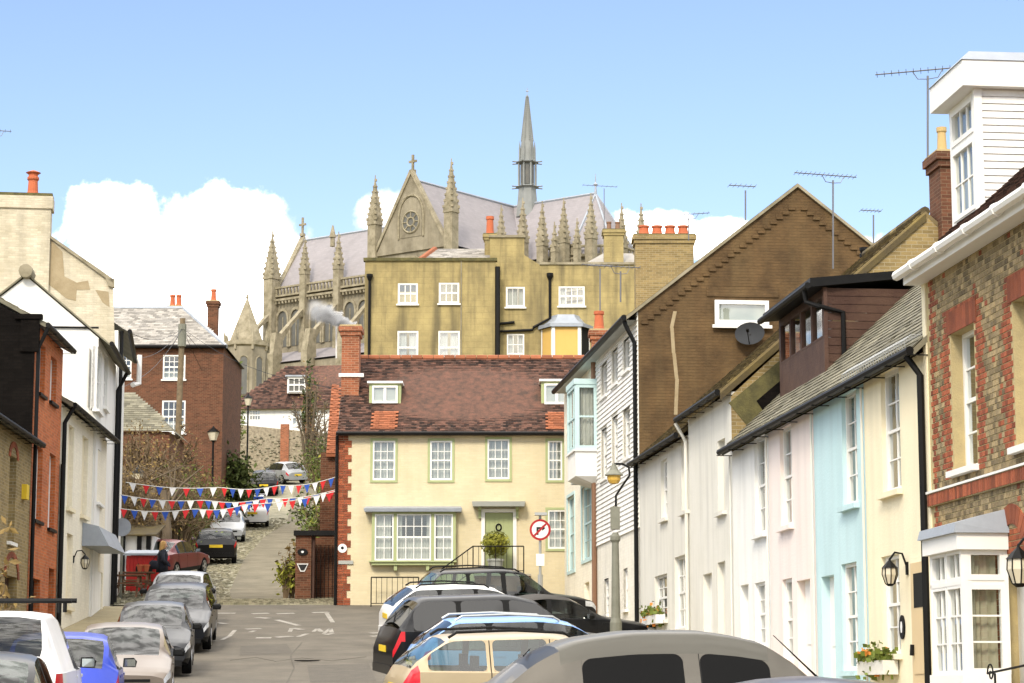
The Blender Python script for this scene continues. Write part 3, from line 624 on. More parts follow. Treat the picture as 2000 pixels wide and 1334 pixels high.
# bay window of the brick house
BD = .55; FB = Fac(R.pt(0, BD, 0)[:2], R.U[:2], (-1, 0))
a = R.u(1884, 1200, BD); b = R.u(1824, 1200, BD); z1 = R.z(1850, 1080, BD); z0 = R.z(1850, 1318, BD)
bw = MB(); FB.box(bw, a-.05, b+.05, -BD+.01, .06, z0-.12, z0); by = bw.build('bay_window', 'white_paint', bt)
zt_ = z0+(z1-z0)*.72
for rr, c_, r_ in (((a+.03, (a+b)/2-.01, z0, zt_), 2, 3), (((a+b)/2+.01, b-.03, z0, zt_), 2, 3), ((a+.03, (a+b)/2-.01, zt_+.05, z1), 2, 1), (((a+b)/2+.01, b-.03, zt_+.05, z1), 2, 1)):
    window(FB, bt, rr, c_, r_, .02, meet=False, fw=.04, cm='beige_curtain', curtain=[(0,.4,1,0)])
SB = Fac(R.pt(a, 0, 0)[:2], R.N[:2], (-R.U.x, -R.U.y)); 
for rr, r_ in (((.04, BD-.03, z0, zt_), 3), ((.04, BD-.03, zt_+.05, z1), 1)): window(SB, bt, rr, 1, r_, .02, meet=False, fw=.06, cm='beige_curtain', curtain=[(0,.8,1,0)])
mb = MB(); FB.box(mb, a-.02, b+.02, -.1, .03, zt_, zt_+.05); FB.box(mb, a-.03, a+.03, -.05, .035, z0, z1); FB.box(mb, b-.03, b+.03, -BD, .03, z0, z1); FB.box(mb, a-.03, a+.03, -BD, -BD+.05, z0, z1); FB.box(mb, a-.012, a+.02, -BD, 0, zt_, zt_+.05); mb.build('mullion', 'white_paint', by)
mb = MB(); FB.box(mb, a-.1, b+.1, -BD+.01, .1, z1, z1+.2); mb.build('fascia', 'white_paint', by)
mb = MB(); mb.hexa([FB.pt(a-.15,.15,z1+.2), FB.pt(b+.15,.15,z1+.2), FB.pt(b+.15,-BD,z1+.2), FB.pt(a-.15,-BD,z1+.2), FB.pt(a-.13,.12,z1+.32), FB.pt(b+.13,.12,z1+.32), FB.pt(b+.02,-BD,z1+.5), FB.pt(a-.02,-BD,z1+.5)]); mb.build('lead_roof', 'lead', by)
mb = MB(); FB.box(mb, a, b, -BD+.01, 0, zb(28), z0-.12); mb.build('bay_base', 'ochre_brick', by)
# ---- grey cottages
ZG = R.z(1242, 900, .2); ZG2 = R.z(1352, 800, .2)
g1 = thing('cottage', 'grey cottage with a window box beside the white boarded house', 'house', R.pt((UG1+UCL)/2, 0, zb(UG1)), 'row of painted cottages')
wins = [(1291,1303,897,1013)]; lows = [(1279,1303,1123,1212),(1318,1343,1085,1228)]
hs = [R.rect(*w_) for w_ in wins+lows]; bl = R.rect(1331,1345,863,999)
house_shell(g1, UG1, UCL, zb(UG1), ZG-.02, hs+[bl], 'grey_wall')
for k, h in enumerate(hs): window(R, g1, h, 2 if k == 0 else 3, 4, .12, sill=.08, sillm='grey_wall', curtain=[(0,1,.5,0)])
mb = MB(); R.box(mb, bl[0], bl[1], -.17, -.12, bl[2], bl[3]); R.box(mb, bl[0]-.07, bl[1]+.07, -.1, .09, bl[2]-.08, bl[2]); mb.build('blind_window', 'grey_wall', g1)
gable_roof(g1, R, UG1, UCL-.02, ZG, .87, 8, 'tile_moss', .17, .11, .22, 150, 'tile')
g2 = thing('cottage', 'pale grey cottage with a plain rendered gable above the white cottage', 'house', R.pt((U1+UG1)/2, 0, zb(U1)), 'row of painted cottages')
bl = [R.rect(1402,1417,858,1000), R.rect(1402,1417,1097,1240)]; dr = list(R.rect(1374,1391,1120,1237)); dr[2] = prof(R.pt(dr[0],0,0).y)+.13
house_shell(g2, U1, UG1, zb(U1), ZG2-.02, bl+[tuple(dr)], 'grey_wall')
for h in bl:
    mb = MB(); R.box(mb, h[0], h[1], -.17, -.12, h[2], h[3]); R.box(mb, h[0]-.07, h[1]+.07, -.1, .09, h[2]-.08, h[2]); mb.build('blind_window', 'grey_wall', g2)
door(R, g2, dr)
zr = gable_roof(g2, R, U1, UG1, ZG2, .87, 8, 'tile_moss', .17, .11, .22, 150, 'tile')
mb = MB(); mb.poly(R.pt(U1-.004,0,ZG2-.1), R.pt(U1-.004,-8,ZG2-.1), R.pt(U1-.004,-4,zr-.1)); mb.poly(R.pt(U1-.004,-.0,ZG2-2), R.pt(U1-.004,-8,ZG2-2), R.pt(U1-.004,-8,ZG2-.1), R.pt(U1-.004,0,ZG2-.1)); gb = mb.build('gable', 'ochre_brick', g2)
mb = MB(); mb.prism([R.pt(U1-.02,.05,ZG2-.25), R.pt(U1-.02,-2.2,ZG2+1.62), R.pt(U1-.02,-2.4,ZG2-.3), R.pt(U1-.02,-.4,ZG2-.8)], R.U*.02); mb.build('render_patch', 'moss', gb)
mb = MB(); mb.prism([R.pt(U1-.03,-.5,ZG2-.2), R.pt(U1-.03,-2.1,ZG2+1.15), R.pt(U1-.03,-2.3,ZG2+.7), R.pt(U1-.03,-1.2,ZG2-.2), R.pt(U1-.03,-.7,ZG2-.5)], R.U*.01); mb.build('tar_stain', 'tarred_brick', gb)
mb = MB(); mb.prism([R.pt(U1-.05,.22,ZG2-.06), R.pt(U1-.05,-4,zr-.06), R.pt(U1-.05,-4,zr-.2), R.pt(U1-.05,.22,ZG2-.2)], R.U*.05); mb.build('verge', 'tile_moss', g2)
pipe(g2, [R.pt(UG1,.28,ZG2-.1), R.pt(UG1,.06,ZG2-.5), R.pt(UG1,.06,zb(UG1)+.4)], .04, 'grey_wall')
def chimney(par, c, w_, d_, z0, z1, m, pots=1, pm='terracotta', ang=0, cap=True, ph=.6, pr=.13, capm=None):
    c = Vector(c); ux = Vector((math.cos(ang), math.sin(ang), 0)); uy = Vector((-ux.y, ux.x, 0))
    def bx(mb, e, a, b):
        X, Y = ux*(w_/2+e), uy*(d_/2+e); q = [c-X-Y, c+X-Y, c+X+Y, c-X+Y]
        return mb.hexa([Vector((p.x,p.y,a)) for p in q]+[Vector((p.x,p.y,b)) for p in q])
    mb = MB(); bx(mb, 0, z0, z1-.3); bx(mb, .05, z1-.3, z1-.16); bx(mb, .1, z1-.16, z1); o = mb.build('chimney', m, par)
    mb = MB(); bx(mb, .07, z1, z1+.05); mb.build('cap', capm or 'mortar', o)
    for k in range(pots):
        t = (k+.5)/pots-.5; p = c+ux*(w_*t*.9); mb = MB()
        mb.lathe((p.x, p.y, z1+.05), [(pr*1.15,0),(pr*1.1,.08),(pr,.1),(pr*.85,ph*.8),(pr*1.05,ph*.84),(pr*1.05,ph),(pr*.75,ph),(pr*.7,ph-.1)], 12); mb.build('chimney_pot', pm, o, smooth=False)
    return o
cp = at(1843, 400, R.pt(U1+.6,0,0).y); chimney(g2, cp, .34, .8, ZG2+2, at(1843, 306, cp.y).z, 'dark_brick', 1, 'pale_pot', math.atan2(R.N.y, R.N.x), ph=.55, pr=.1)
# ---- tall boarded house with the brown gable
ZC = R.z(1240, 592, .25)
cl = thing('boarded_house', 'tall white boarded house with a rough brown gable wall facing the street', 'house', R.pt((UCL+UBH)/2, 0, zb(UCL)))
hs = [R.rect(*q) for q in ((1175,1187,708,774),(1196,1208,681,750),(1218,1231,660,724),(1175,1187,836,935),(1196,1208,812,920),(1218,1232,795,894),(1180,1189,1130,1200),(1218,1226,1110,1190))]
zbd = R.z(1205, 1050)
mb = MB(); R.wall(mb, UCL, UBH, zb(UCL), zbd, hs, .14); R.wall(mb, UCL, UBH, zbd, ZC, hs, .14); mb.build('wall', 'white_brick', cl)
nb = 44
for k in range(nb):      # every weatherboard a piece, split round the windows
    z0 = zbd+(ZC-zbd)*k/nb; z1 = zbd+(ZC-zbd)*(k+1)/nb; zc = (z0+z1)/2; cuts = sorted([(h[0]-.05, h[1]+.05) for h in hs if h[2]-.03 < zc < h[3]+.03]); u = UCL+.02; segs = []
    for c_ in cuts: segs.append((u, c_[0])); u = c_[1]
    segs.append((u, UBH-.05))
    for (p_, q_) in segs:
        if q_-p_ > .03: mb = MB(); mb.hexa([R.pt(p_,.001,z0), R.pt(q_,.001,z0), R.pt(q_,.04,z0), R.pt(p_,.04,z0), R.pt(p_,.001,z1), R.pt(q_,.001,z1), R.pt(q_,.014,z1), R.pt(p_,.014,z1)]); mb.build('weatherboard', 'white_wall', cl)
for k, h in enumerate(hs): window(R, cl, h, 2, 2 if k < 3 else 4, .1, sill=.08, meet=k > 2)
GS = Fac(R.pt(UCL-.01, 0, 0)[:2], (-R.N.x, -R.N.y), (-R.U.x, -R.U.y))
apx, apz = GS.hit(1557, 366); DG = apx*2; zE = ZC
wr_ = GS.rect(1395,1500,588,636); sl = (apz-zE)/apx
mb = MB(); mb.poly(GS.pt(0,0,zb(UCL)), GS.pt(DG,0,zb(UCL)), GS.pt(DG,0,zE), GS.pt(apx,0,apz), GS.pt(0,0,zE))
gw = mb.build('gable_wall', 'brown_render', cl)
mb = MB(); mb.poly(R.pt(UCL,-DG,zb(UCL)), R.pt(UBH,-DG,zb(UCL)), R.pt(UBH,-DG,zE), R.pt(UCL,-DG,zE)); mb.build('back_wall', 'brown_render', cl)
mb = MB(); GS.box(mb, wr_[0]+.02, wr_[1]-.02, .004, .02, wr_[2]+.02, wr_[3]-.02); bk = mb.build('window_backing', 'grey_paint', cl)
window(GS, cl, wr_, 1, 1, 0, fw=.1, meet=False, sill=.07, d0=.075)
hl = GS.rect(1380,1520,560,580); mb = MB(); GS.box(mb, hl[0], hl[1], 0, .03, hl[2], hl[3]); mb.build('lintel', 'brown_render', gw)
n = 26
for sgn in (1, -1):
    for k in range(1, n):     # stepped dentil bricks under the verge
        uu = k*apx/n; u_ = uu if sgn > 0 else DG-uu; zz = zE+sl*uu-.42; mb = MB(); GS.box(mb, u_-.085, u_+.085, 0, .045, zz-.04, zz+.04); mb.build('dentil_brick', 'brown_render', gw)
for sgn in (1, -1):
    mb = MB(); q = [(-.3, zE-.3*sl), (apx, apz), (apx, apz+.09), (-.3, zE-.3*sl+.09)]; mb.prism([GS.pt(u_ if sgn > 0 else DG-u_, .08, z_) for u_, z_ in q], -GS.N*.2); mb.build('verge', 'stone_shaft', cl)
mb = MB()
for (f0, f1) in ((0, 1), (2, 1)):
    e0 = R.pt(UCL-.02, .3, zE-.3*sl+.1) if f0 == 0 else R.pt(UCL-.02, -DG-.3, zE-.3*sl+.1); e1 = e0+R.U*(UEND-UCL+.05); r0 = R.pt(UCL-.02, -apx, apz+.1); r1 = r0+R.U*(UEND-UCL+.05); mb.poly(e0, e1, r1, r0)
ro = mb.build('roof', 'tile_moss', cl)
mb = MB(); e0 = R.pt(UCL, .3, zE-.3*sl); e1 = R.pt(UEND, .3, zE-.3*sl); mb.poly(e0, e1, R.pt(UEND,0,zE-.3*sl), R.pt(UCL,0,zE-.3*sl)); mb.build('soffit', 'grey_paint', cl)
gutter(cl, R.pt(UCL-.05,.36,zE-.3*sl+.05), R.pt(UEND,.36,zE-.3*sl+.05), .075)
pipe(cl, [R.pt(UCL+.1,.34,zE-.2), R.pt(UCL+.1,.3,zE-.35), R.pt(UCL+.08,.08,zE-.8), R.pt(UCL+.08,.08,zb(UCL)+.4)], .055)
# pale repair streak down the gable
mb = MB(); pts = [(1318,608),(1312,640),(1316,690),(1322,740),(1320,810)]
for (a, b) in zip(pts, pts[1:]):
    p0, p1 = GS.hit(*a), GS.hit(*b); mb.poly(GS.pt(p0[0]-.04,.006,p0[1]), GS.pt(p0[0]+.05,.006,p0[1]), GS.pt(p1[0]+.04,.006,p1[1]), GS.pt(p1[0]-.05,.006,p1[1]))
mb.build('repair_streak', 'bare_render', gw)
# satellite dish
c0 = GS.pt(*((lambda h: (h[0], .32, h[1]))(GS.hit(1459, 655)))); ds = thing('satellite_dish', 'dark grey satellite dish on the brown gable wall', 'dish', c0)
mb = MB(); nd = Vector((-.25, -.95, .25)).normalized(); xa = nd.cross(Vector((0,0,1))).normalized(); ya = xa.cross(nd)
mb.loft([[c0+(xa*math.cos(t)*.37+ya*math.sin(t)*.30)*q-nd*(.09*(1-q*q)) for t in [2*math.pi*k/20 for k in range(20)]] for q in (.02, .4, .75, 1)], False); mb.build('reflector', 'dish_grey', ds, smooth=True)
mb = MB(); mb.tube([c0-ya*.28, c0+nd*.36-ya*.08], .012, 6); mb.tube([c0+nd*.3-ya*.08, c0+nd*.4-ya*.04], .035, 8); mb.tube([c0-nd*.08, c0-nd*.34], .025, 6); mb.build('feed_arm', 'black_iron', ds)
# ---- cream house with the blue oriel, far end
bh = thing('oriel_house', 'cream house with a pale blue oriel window next to the boarded house', 'house', R.pt((UBH+UEND)/2, 0, zb(UBH)))
hs = [R.rect(*q) for q in ((1109,1123,969,1115),(1137,1157,948,1092))]; bl = R.rect(1143,1151,750,862); dr = list(R.rect(1142,1151,1137,1228)); dr[2] = prof(66)+.1
house_shell(bh, UBH, UEND+.3, zb(UBH), ZC, hs+[bl, tuple(dr)], 'cream_brick', D=8)
for h in hs: window(R, bh, h, 2, 4, .1, fm='pale_blue_paint', arch=.09, archm='pale_blue_paint', curtain=[(0,1,.5,0)])
mb = MB(); R.box(mb, bl[0], bl[1], -.17, -.1, bl[2], bl[3]); mb.build('blind_window', 'cream_wall', bh); door(R, bh, dr, 'cream_wall')
mb = MB(); h = hs[1]; R.box(mb, h[0]-.15, h[1]+.15, 0, .3, h[3]+.12, h[3]+.2); mb.build('window_hood', 'grey_paint', bh)
pipe(bh, [R.pt(UBH,.08,ZC-.15), R.pt(UBH,.08,zb(UBH)+.3)], .07, 'brown_pipe')
od = .62; FO = Fac(R.pt(0, od, 0)[:2], R.U[:2], (-1, 0)); a = R.u(1123, 830, od)-.1; b = a+1.7; z1 = R.z(1110, 764, od); zm = R.z(1110, 892, od); z0 = R.z(1110, 948, od)
mb = MB(); FO.box(mb, a, b, -od+.005, 0, z0+.12, zm); FO.box(mb, a-.06, b+.06, -od+.005, .05, zm, zm+.05); oo = mb.build('oriel_base', 'white_wall', bh)
mb = MB(); mb.hexa([FO.pt(a+.25,-od+.005,z0-.1), FO.pt(b-.25,-od+.005,z0-.1), FO.pt(b-.25,-od+.02,z0-.1), FO.pt(a+.25,-od+.02,z0-.1), FO.pt(a,-od+.005,z0+.12), FO.pt(b,-od+.005,z0+.12), FO.pt(b,0,z0+.12), FO.pt(a,0,z0+.12)]); mb.build('corbel', 'white_wall', oo)
mb = MB(); FO.box(mb, a-.05, b+.05, -od+.005, .04, z1, z1+.15); mb.build('cornice', 'pale_blue_paint', oo)
window(FO, bh, (a, b, zm+.05, z1), 3, 2, .03, fm='pale_blue_paint', fw=.09, curtain=[(0,1,1,0)])
SO = Fac(R.pt(a, 0, 0)[:2], R.N[:2], (-R.U.x, -R.U.y)); window(SO, bh, (.02, od-.02, zm+.05, z1), 1, 2, .02, fm='pale_blue_paint', fw=.09, curtain=[(0,1,1,0)])
chimney(bh, at(1170, 650, 74), .5, .6, 9+EYE, at(1170, 648, 74).z, 'red_brick', 1, ph=.62, pr=.16)
# ------------------------------------------------------------------ yellow house closing the street
YH = 72.0; Y = Fac((0, YH), (1, 0), (0, -1))
yh = thing('yellow_house', 'yellow painted house with green windows and a mossy red tiled roof', 'house', Y.pt(-2, 0, prof(YH)))
ZY0 = prof(YH)-.3; uL = Y.u(659); uQ = Y.u(681); uR = 2.4; ZYE = Y.z(870, 848)
up = [Y.rect(*q) for q in ((728,772,861,938),(840,883,861,938),(952,995,858,936),(1070,1098,861,938))]
dr = Y.rect(947,1002,1001,1123); lw = Y.rect(1070,1108,996,1072); bay = Y.rect(727,885,1000,1097)
mb = MB(); Y.wall(mb, uL, uR, ZY0, ZYE, up+[dr, lw, bay], .14); mb.build('wall', 'yellow_wall', yh)
DY = 6.8
mb = MB(); mb.poly(Y.pt(uL,0,ZY0), Y.pt(uL,-DY,ZY0), Y.pt(uL,-DY,ZYE), Y.pt(uL,-DY/2,ZYE+2.9), Y.pt(uL,0,ZYE)); mb.poly(Y.pt(uR,0,ZY0), Y.pt(uR,-DY,ZY0), Y.pt(uR,-DY,ZYE), Y.pt(uR,-DY/2,ZYE+2.9), Y.pt(uR,0,ZYE)); mb.poly(Y.pt(uL,-DY,ZY0), Y.pt(uR,-DY,ZY0), Y.pt(uR,-DY,ZYE), Y.pt(uL,-DY,ZYE)); mb.build('side_wall', 'dark_brick', yh)
for h in up[:4]+[lw]: window(Y, yh, h, 3, 4, .03, arch=.075, archm='green_paint', curtain=[(0,.5,1,0),(.5,1,1,0)], bar=.02, fw=.05)
# toothed quoin of single bricks down the left corner
z = ZY0+.3; k = 0
while z < ZYE-.05:
    long_ = (k//3) % 2 == 0; n = 2
    for j in range(n):
        a = uL+.004+j*.215 if long_ else uL+.004+j*.16; b = a+(.207 if long_ else .152)
        mb = MB(); Y.box(mb, a, b, 0, .022+random.random()*.008, z+.005, z+.068); mb.build('quoin_brick', 'brick_red', yh)
    z += .0745; k += 1
pipe(yh, [Y.pt(uL-.02,.16,ZYE-.05), Y.pt(uL-.03,.07,ZYE-.35), Y.pt(uL-.03,.07,prof(YH))], .05)
# roof with hundreds of plain tiles
zr = at(900, 699, YH+DY/2).z; A = Y.pt(uL-.02,.22,ZYE+.03); B = Y.pt(uR,.22,ZYE+.03); C = Y.pt(uR,-DY/2,zr); D = Y.pt(uL-.02,-DY/2,zr)
mb = MB(); dn = Vector((0,0,-.1)); mb.hexa([A+dn,B+dn,C+dn,D+dn,A,B,C,D]); E_ = Y.pt(uR,-DY-.2,ZYE); G_ = Y.pt(uL-.02,-DY-.2,ZYE); mb.hexa([D+dn,C+dn,E_+dn,G_+dn,D,C,E_,G_]); rf = mb.build('roof', 'tile_red', yh)
tile_roof(yh, A, B, C, D, .165, .1, 'tile_red', .02, 300, 'tile', sag=.06)
for k in range(22):
    uu = uL+(uR-uL)*k/22; mb = MB(); mb.tube([Y.pt(uu+.01,-DY/2,zr-.02), Y.pt(uu+(uR-uL)/22-.01,-DY/2,zr-.02)], .12, 8); mb.build('ridge_tile', 'tile_clean', yh)
gutter(yh, Y.pt(uL-.05,.28,ZYE+.0), Y.pt(uR,.28,ZYE+.0), .06)
sl = (zr-ZYE)/(DY/2+.22)
def roofd(z): return .22-(z-ZYE)/sl
def dormer(xl, xr, yt, yb):
    dY = YH-.0; d = -1.15
    F2 = Fac((0, YH-d), (1, 0), (0, -1)); r = F2.rect(xl, xr, yt, yb); z0 = ZYE+sl*(-d+.22)
    mb = MB(); F2.box(mb, r[0], r[1], -1.5, 0, r[2]-.02, r[3]); o = mb.build('dormer', 'green_paint', yh)
    mb = MB(); F2.box(mb, r[0]+.12, r[1]-.12, .003, .02, r[2]+.1, r[3]-.1); mb.build('backing', 'net_curtain', o)
    w_ = window(F2, yh, (r[0]+.1, r[1]-.1, r[2]+.08, r[3]-.08), 2, 1, 0, fw=.06, bar=.09, meet=False, d0=.05, name='dormer_window')
    mb = MB(); F2.box(mb, r[0]-.06, r[1]+.06, -1.9, .1, r[3], r[3]+.07); mb.build('dormer_roof', 'white_paint', o)
    mb = MB(); mb.hexa([F2.pt(r[0]-.12,.32,r[2]-.22), F2.pt(r[1]+.12,.32,r[2]-.22), F2.pt(r[1]+.12,-.02,r[2]-.02), F2.pt(r[0]-.12,-.02,r[2]-.02), F2.pt(r[0]-.12,.32,r[2]-.18), F2.pt(r[1]+.12,.32,r[2]-.18), F2.pt(r[1]+.12,-.02,r[2]+.03), F2.pt(r[0]-.12,-.02,r[2]+.03)]); mb.build('lead_apron', 'white_paint', o)
    # clean tiles below the lead
    n = Vector((0, -sl, 1)).normalized() if False else None
    for cx in (r[0]+.12, r[1]-.62):
        z1 = r[2]-.28; q = [Y.pt(cx, roofd(ZYE+.1), ZYE+.1), Y.pt(cx+.5, roofd(ZYE+.1), ZYE+.1), Y.pt(cx+.5, roofd(z1), z1), Y.pt(cx, roofd(z1), z1)]
        lift = Vector((0, -.03, .035)); tile_roof(o, *[p+lift for p in q], .165, .1, 'tile_clean', .02, 60, 'clean_tile')
dormer(721, 783, 749, 793); dormer(1057, 1118, 745, 795)
ch = chimney(yh, at(686, 690, YH+1.9), .56, .8, ZYE+.6, at(686, 641, YH+1.9).z, 'red_brick', 0)
mb = MB(); c = at(686, 733, YH+1.5); mb.box((c.x-.4, c.y-.05, c.z-.05), (c.x+.4, c.y+.1, c.z+.06)); mb.build('lead_flashing', 'white_paint', ch)
# shop-like box bay
bd = .28; F3 = Fac((0, YH-bd), (1, 0), (0, -1)); r = F3.rect(726, 887, 1000, 1096, 0)
mb = MB(); F3.box(mb, r[0], r[1], -bd+.01, 0, r[2]-.12, r[2]); F3.box(mb, r[0]-.08, r[1]+.08, -bd+.01, .06, r[2]-.03, r[2]+.01)
for f in (0, .268, .722, .985):
    uu = r[0]+(r[1]-r[0])*f; F3.box(mb, uu, uu+.09, -bd+.01, .01, r[2]+.01, r[3])
F3.box(mb, r[0], r[1]+.05, -bd+.01, .012, r[3]-.06, r[3]); bw = mb.build('bay_frame', 'green_paint', yh)
ww = r[1]-r[0]; zz0, zz1 = r[2]+.02, r[3]-.06
for (a, b, c_, cu) in ((.036,.265,2,[(0,.9,1,0)]), (.30,.72,4,[(0,1,.52,0),(0,.12,1,.5),(.9,1,1,.5)]), (.758,.985,2,[(.1,1,1,0)])):
    window(F3, yh, (r[0]+ww*a, r[0]+ww*b, zz0, zz1), c_, 4, .05, fw=.045, curtain=cu, name='bay_sash')
mb = MB(); mb.hexa([F3.pt(r[0]-.22,.2,r[3]), F3.pt(r[1]+.22,.2,r[3]), F3.pt(r[1]+.22,-bd,r[3]), F3.pt(r[0]-.22,-bd,r[3]), F3.pt(r[0]-.25,.22,r[3]+.1), F3.pt(r[1]+.25,.22,r[3]+.1), F3.pt(r[1]+.2,-bd,r[3]+.2), F3.pt(r[0]-.2,-bd,r[3]+.2)]); mb.build('lead_hood', 'lead', bw)
for f in (.27, .66):
    mb = MB(); uu = r[0]+ww*f; F3.box(mb, uu, uu+.1, -bd+.005, -.05, r[2]-.28, r[2]-.12); mb.build('bracket', 'green_paint', bw)
# door with canopy
fr = MB(); t = .11
Y.box(fr, dr[0]-t, dr[0], -.02, .05, dr[2], dr[3]+t); Y.box(fr, dr[1], dr[1]+t, -.02, .05, dr[2], dr[3]+t); Y.box(fr, dr[0], dr[1], -.02, .052, dr[3], dr[3]+t); fo = fr.build('door_frame', 'white_paint', yh)
mb = MB(); Y.box(mb, dr[0], dr[1], -.1, -.05, dr[2], dr[3]); do = mb.build('door', 'green_paint', yh)
for k in range(6):
    a = dr[0]+(dr[1]-dr[0])*k/6; mb = MB(); Y.box(mb, a+.008, a+(dr[1]-dr[0])/6-.008, -.05, -.035, dr[2]+.01, dr[3]-.01); mb.build('door_plank', 'green_paint', do)
kc = Y.hit(974, 1030); mb = MB(); mb.tube([Y.pt(kc[0]+.08*math.cos(t_), -.02, kc[1]+.1*math.sin(t_)) for t_ in [k*math.pi/6 for k in range(13)]], .025, 6); mb.build('door_knocker', 'black_iron', do)
r2 = Y.rect(924, 1024, 982, 991); mb = MB(); mb.hexa([Y.pt(r2[0],.5,r2[2]), Y.pt(r2[1],.5,r2[2]), Y.pt(r2[1],.005,r2[2]), Y.pt(r2[0],.005,r2[2]), Y.pt(r2[0]-.03,.53,r2[3]), Y.pt(r2[1]+.03,.53,r2[3]), Y.pt(r2[1]+.03,.005,r2[3]+.05), Y.pt(r2[0]-.03,.005,r2[3]+.05)]); cn = mb.build('door_canopy', 'grey_paint', yh)
for uu in (r2[0]+.16, r2[1]-.27):
    mb = MB(); Y.box(mb, uu, uu+.1, .004, .3, r2[2]-.1, r2[2]); Y.box(mb, uu+.01, uu+.09, .004, .1, r2[2]-.35, r2[2]-.1); mb.build('canopy_bracket', 'green_paint', cn)
# raised brick landing and iron railings
lb = Y.rect(928, 1035, 1128, 1190); zl = ZLAND = dr[2]-.03
st = thing('door_steps', 'brick landing with stone steps in front of the green door', 'steps', Y.pt(lb[0], .6, prof(YH)))
mb = MB(); Y.box(mb, lb[0], lb[1], .004, 1.2, ZY0, zl-.06); mb.build('landing', 'dark_brick', st); mb = MB(); Y.box(mb, lb[0]-.03, lb[1]+.03, .006, 1.24, zl-.06, zl); mb.build('landing_slab', 'kerbstone', st)
for k in range(5):
    mb = MB(); Y.box(mb, lb[0]-.3*(k+1), lb[0]-.3*k-.002, .006, 1.1, ZY0, zl-.2*(k+1)); mb.build('step', 'kerbstone', st)
def rail(label, pts, h, d, n, posts=True, loc=None):
    t = thing('iron_railing', label, 'railing', Y.pt(pts[0][0], d, pts[0][1]), 'iron railings of the yellow house')
    mb = MB(); mb.tube([Y.pt(u, d, z+h) for u, z in pts], .022, 6); mb.build('handrail', 'black_iron', t)
    mb = MB(); mb.tube([Y.pt(u, d, z+.1) for u, z in pts], .014, 6); mb.build('bottom_rail', 'black_iron', t)
    for (p, q) in zip(pts, pts[1:]):
        m_ = max(1, int(abs(q[0]-p[0])/.16))
        for k in range(m_):
            f = k/m_; u = p[0]+(q[0]-p[0])*f; z = p[1]+(q[1]-p[1])*f; mb = MB(); mb.tube([Y.pt(u, d, z+(.0 if k == 0 else .1)), Y.pt(u, d, z+h)], .02 if k == 0 else .009, 5); mb.build('baluster', 'black_iron', t)
    u, z = pts[-1]; mb = MB(); mb.tube([Y.pt(u, d, z), Y.pt(u, d, z+h)], .02, 5); mb.build('post', 'black_iron', t)
rail('black iron railing sloping up beside the green door', [(lb[0]-1.35, zl-.95), (lb[0]-.05, zl), (lb[1]-.2, zl)], .85, 1.15, 8)
q = Y.rect(727, 800, 1133, 1190); rail('low black iron railing on the road under the box window', [(q[0], prof(YH-.6)), (q[1]+.3, prof(YH-.6))], .9, .6, 6)
# small round plaque and street plate on the quoin
pc = Y.hit(669, 1071); pq = thing('round_plaque', 'small round white plaque on the red brick corner', 'plaque', Y.pt(pc[0], .04, pc[1]))
mb = MB(); mb.tube([Y.pt(pc[0],.02,pc[1]), Y.pt(pc[0],.06,pc[1])], .14, 18); mb.build('disc', 'sign_white', pq); mb = MB(); mb.tube([Y.pt(pc[0],.06,pc[1]+.01), Y.pt(pc[0],.066,pc[1]+.01)], .05, 8); mb.build('emblem', 'black_iron', pq)
pr_ = Y.rect(661, 690, 1095, 1102); sp_ = thing('street_plate', 'narrow grey street name plate on the yellow house corner', 'sign', Y.pt(pr_[0], .04, pr_[2])); mb = MB(); Y.box(mb, pr_[0], pr_[1], .035, .055, pr_[2], pr_[3]); mb.build('plate', 'grey_paint', sp_)
# side building with red roof behind the left corner
sb = thing('side_building', 'brick outbuilding with a red tiled roof behind the yellow house corner', 'building', (-6.2, 77, prof(77)))
mb = MB(); mb.box((-6.35, 76.2, prof(76)-.5), (uL-.02, 81, at(645, 884, 76.2).z)); mb.build('wall', 'dark_brick', sb)
a = at(637, 886, 76.0); b = at(662, 886, 76.0); c = at(662, 752, 79.5); d = at(648, 752, 79.5); tile_roof(sb, a, b, c, d, .17, .12, 'tile_clean', .02, 150, 'tile'); mb = MB(); mb.hexa([a+dn,b+dn,c+dn,d+dn,a,b,c,d]); mb.build('roof', 'tile_clean', sb)
# gateway in the garden wall
gt = thing('brick_gateway', 'brick gate pier with a timber lintel and dark gate left of the yellow house', 'gateway', at(600, 1160, 75))
p0 = at(576, 1160, 75); p1 = at(607, 1160, 75); z0 = prof(75)-.3; z1 = at(590, 1046, 75).z
mb = MB(); mb.box((p0.x, 75, z0), (p1.x, 75.45, z1)); mb.build('pier', 'dark_brick', gt)
mb = MB(); mb.box((p0.x-.06, 74.9, z1), (uL+.1, 75.55, z1+.16)); mb.build('lintel', 'black_iron', gt)
mb = MB(); mb.box((p1.x, 75.1, z0), (p1.x+.1, 75.35, z1)); mb.build('post', 'brown_wood', gt)
for k in range(7):
    x = p1.x+.16+k*.13; mb = MB(); mb.tube([(x, 75.2, z0+.3), (x, 75.2, z1-.3)], .012, 5); mb.build('gate_bar', 'black_iron', gt)
mb = MB(); mb.box((p1.x, 76.1, z0), (uL-.05, 76.18, z1)); mb.build('shade_wall', 'dark_brick', gt)
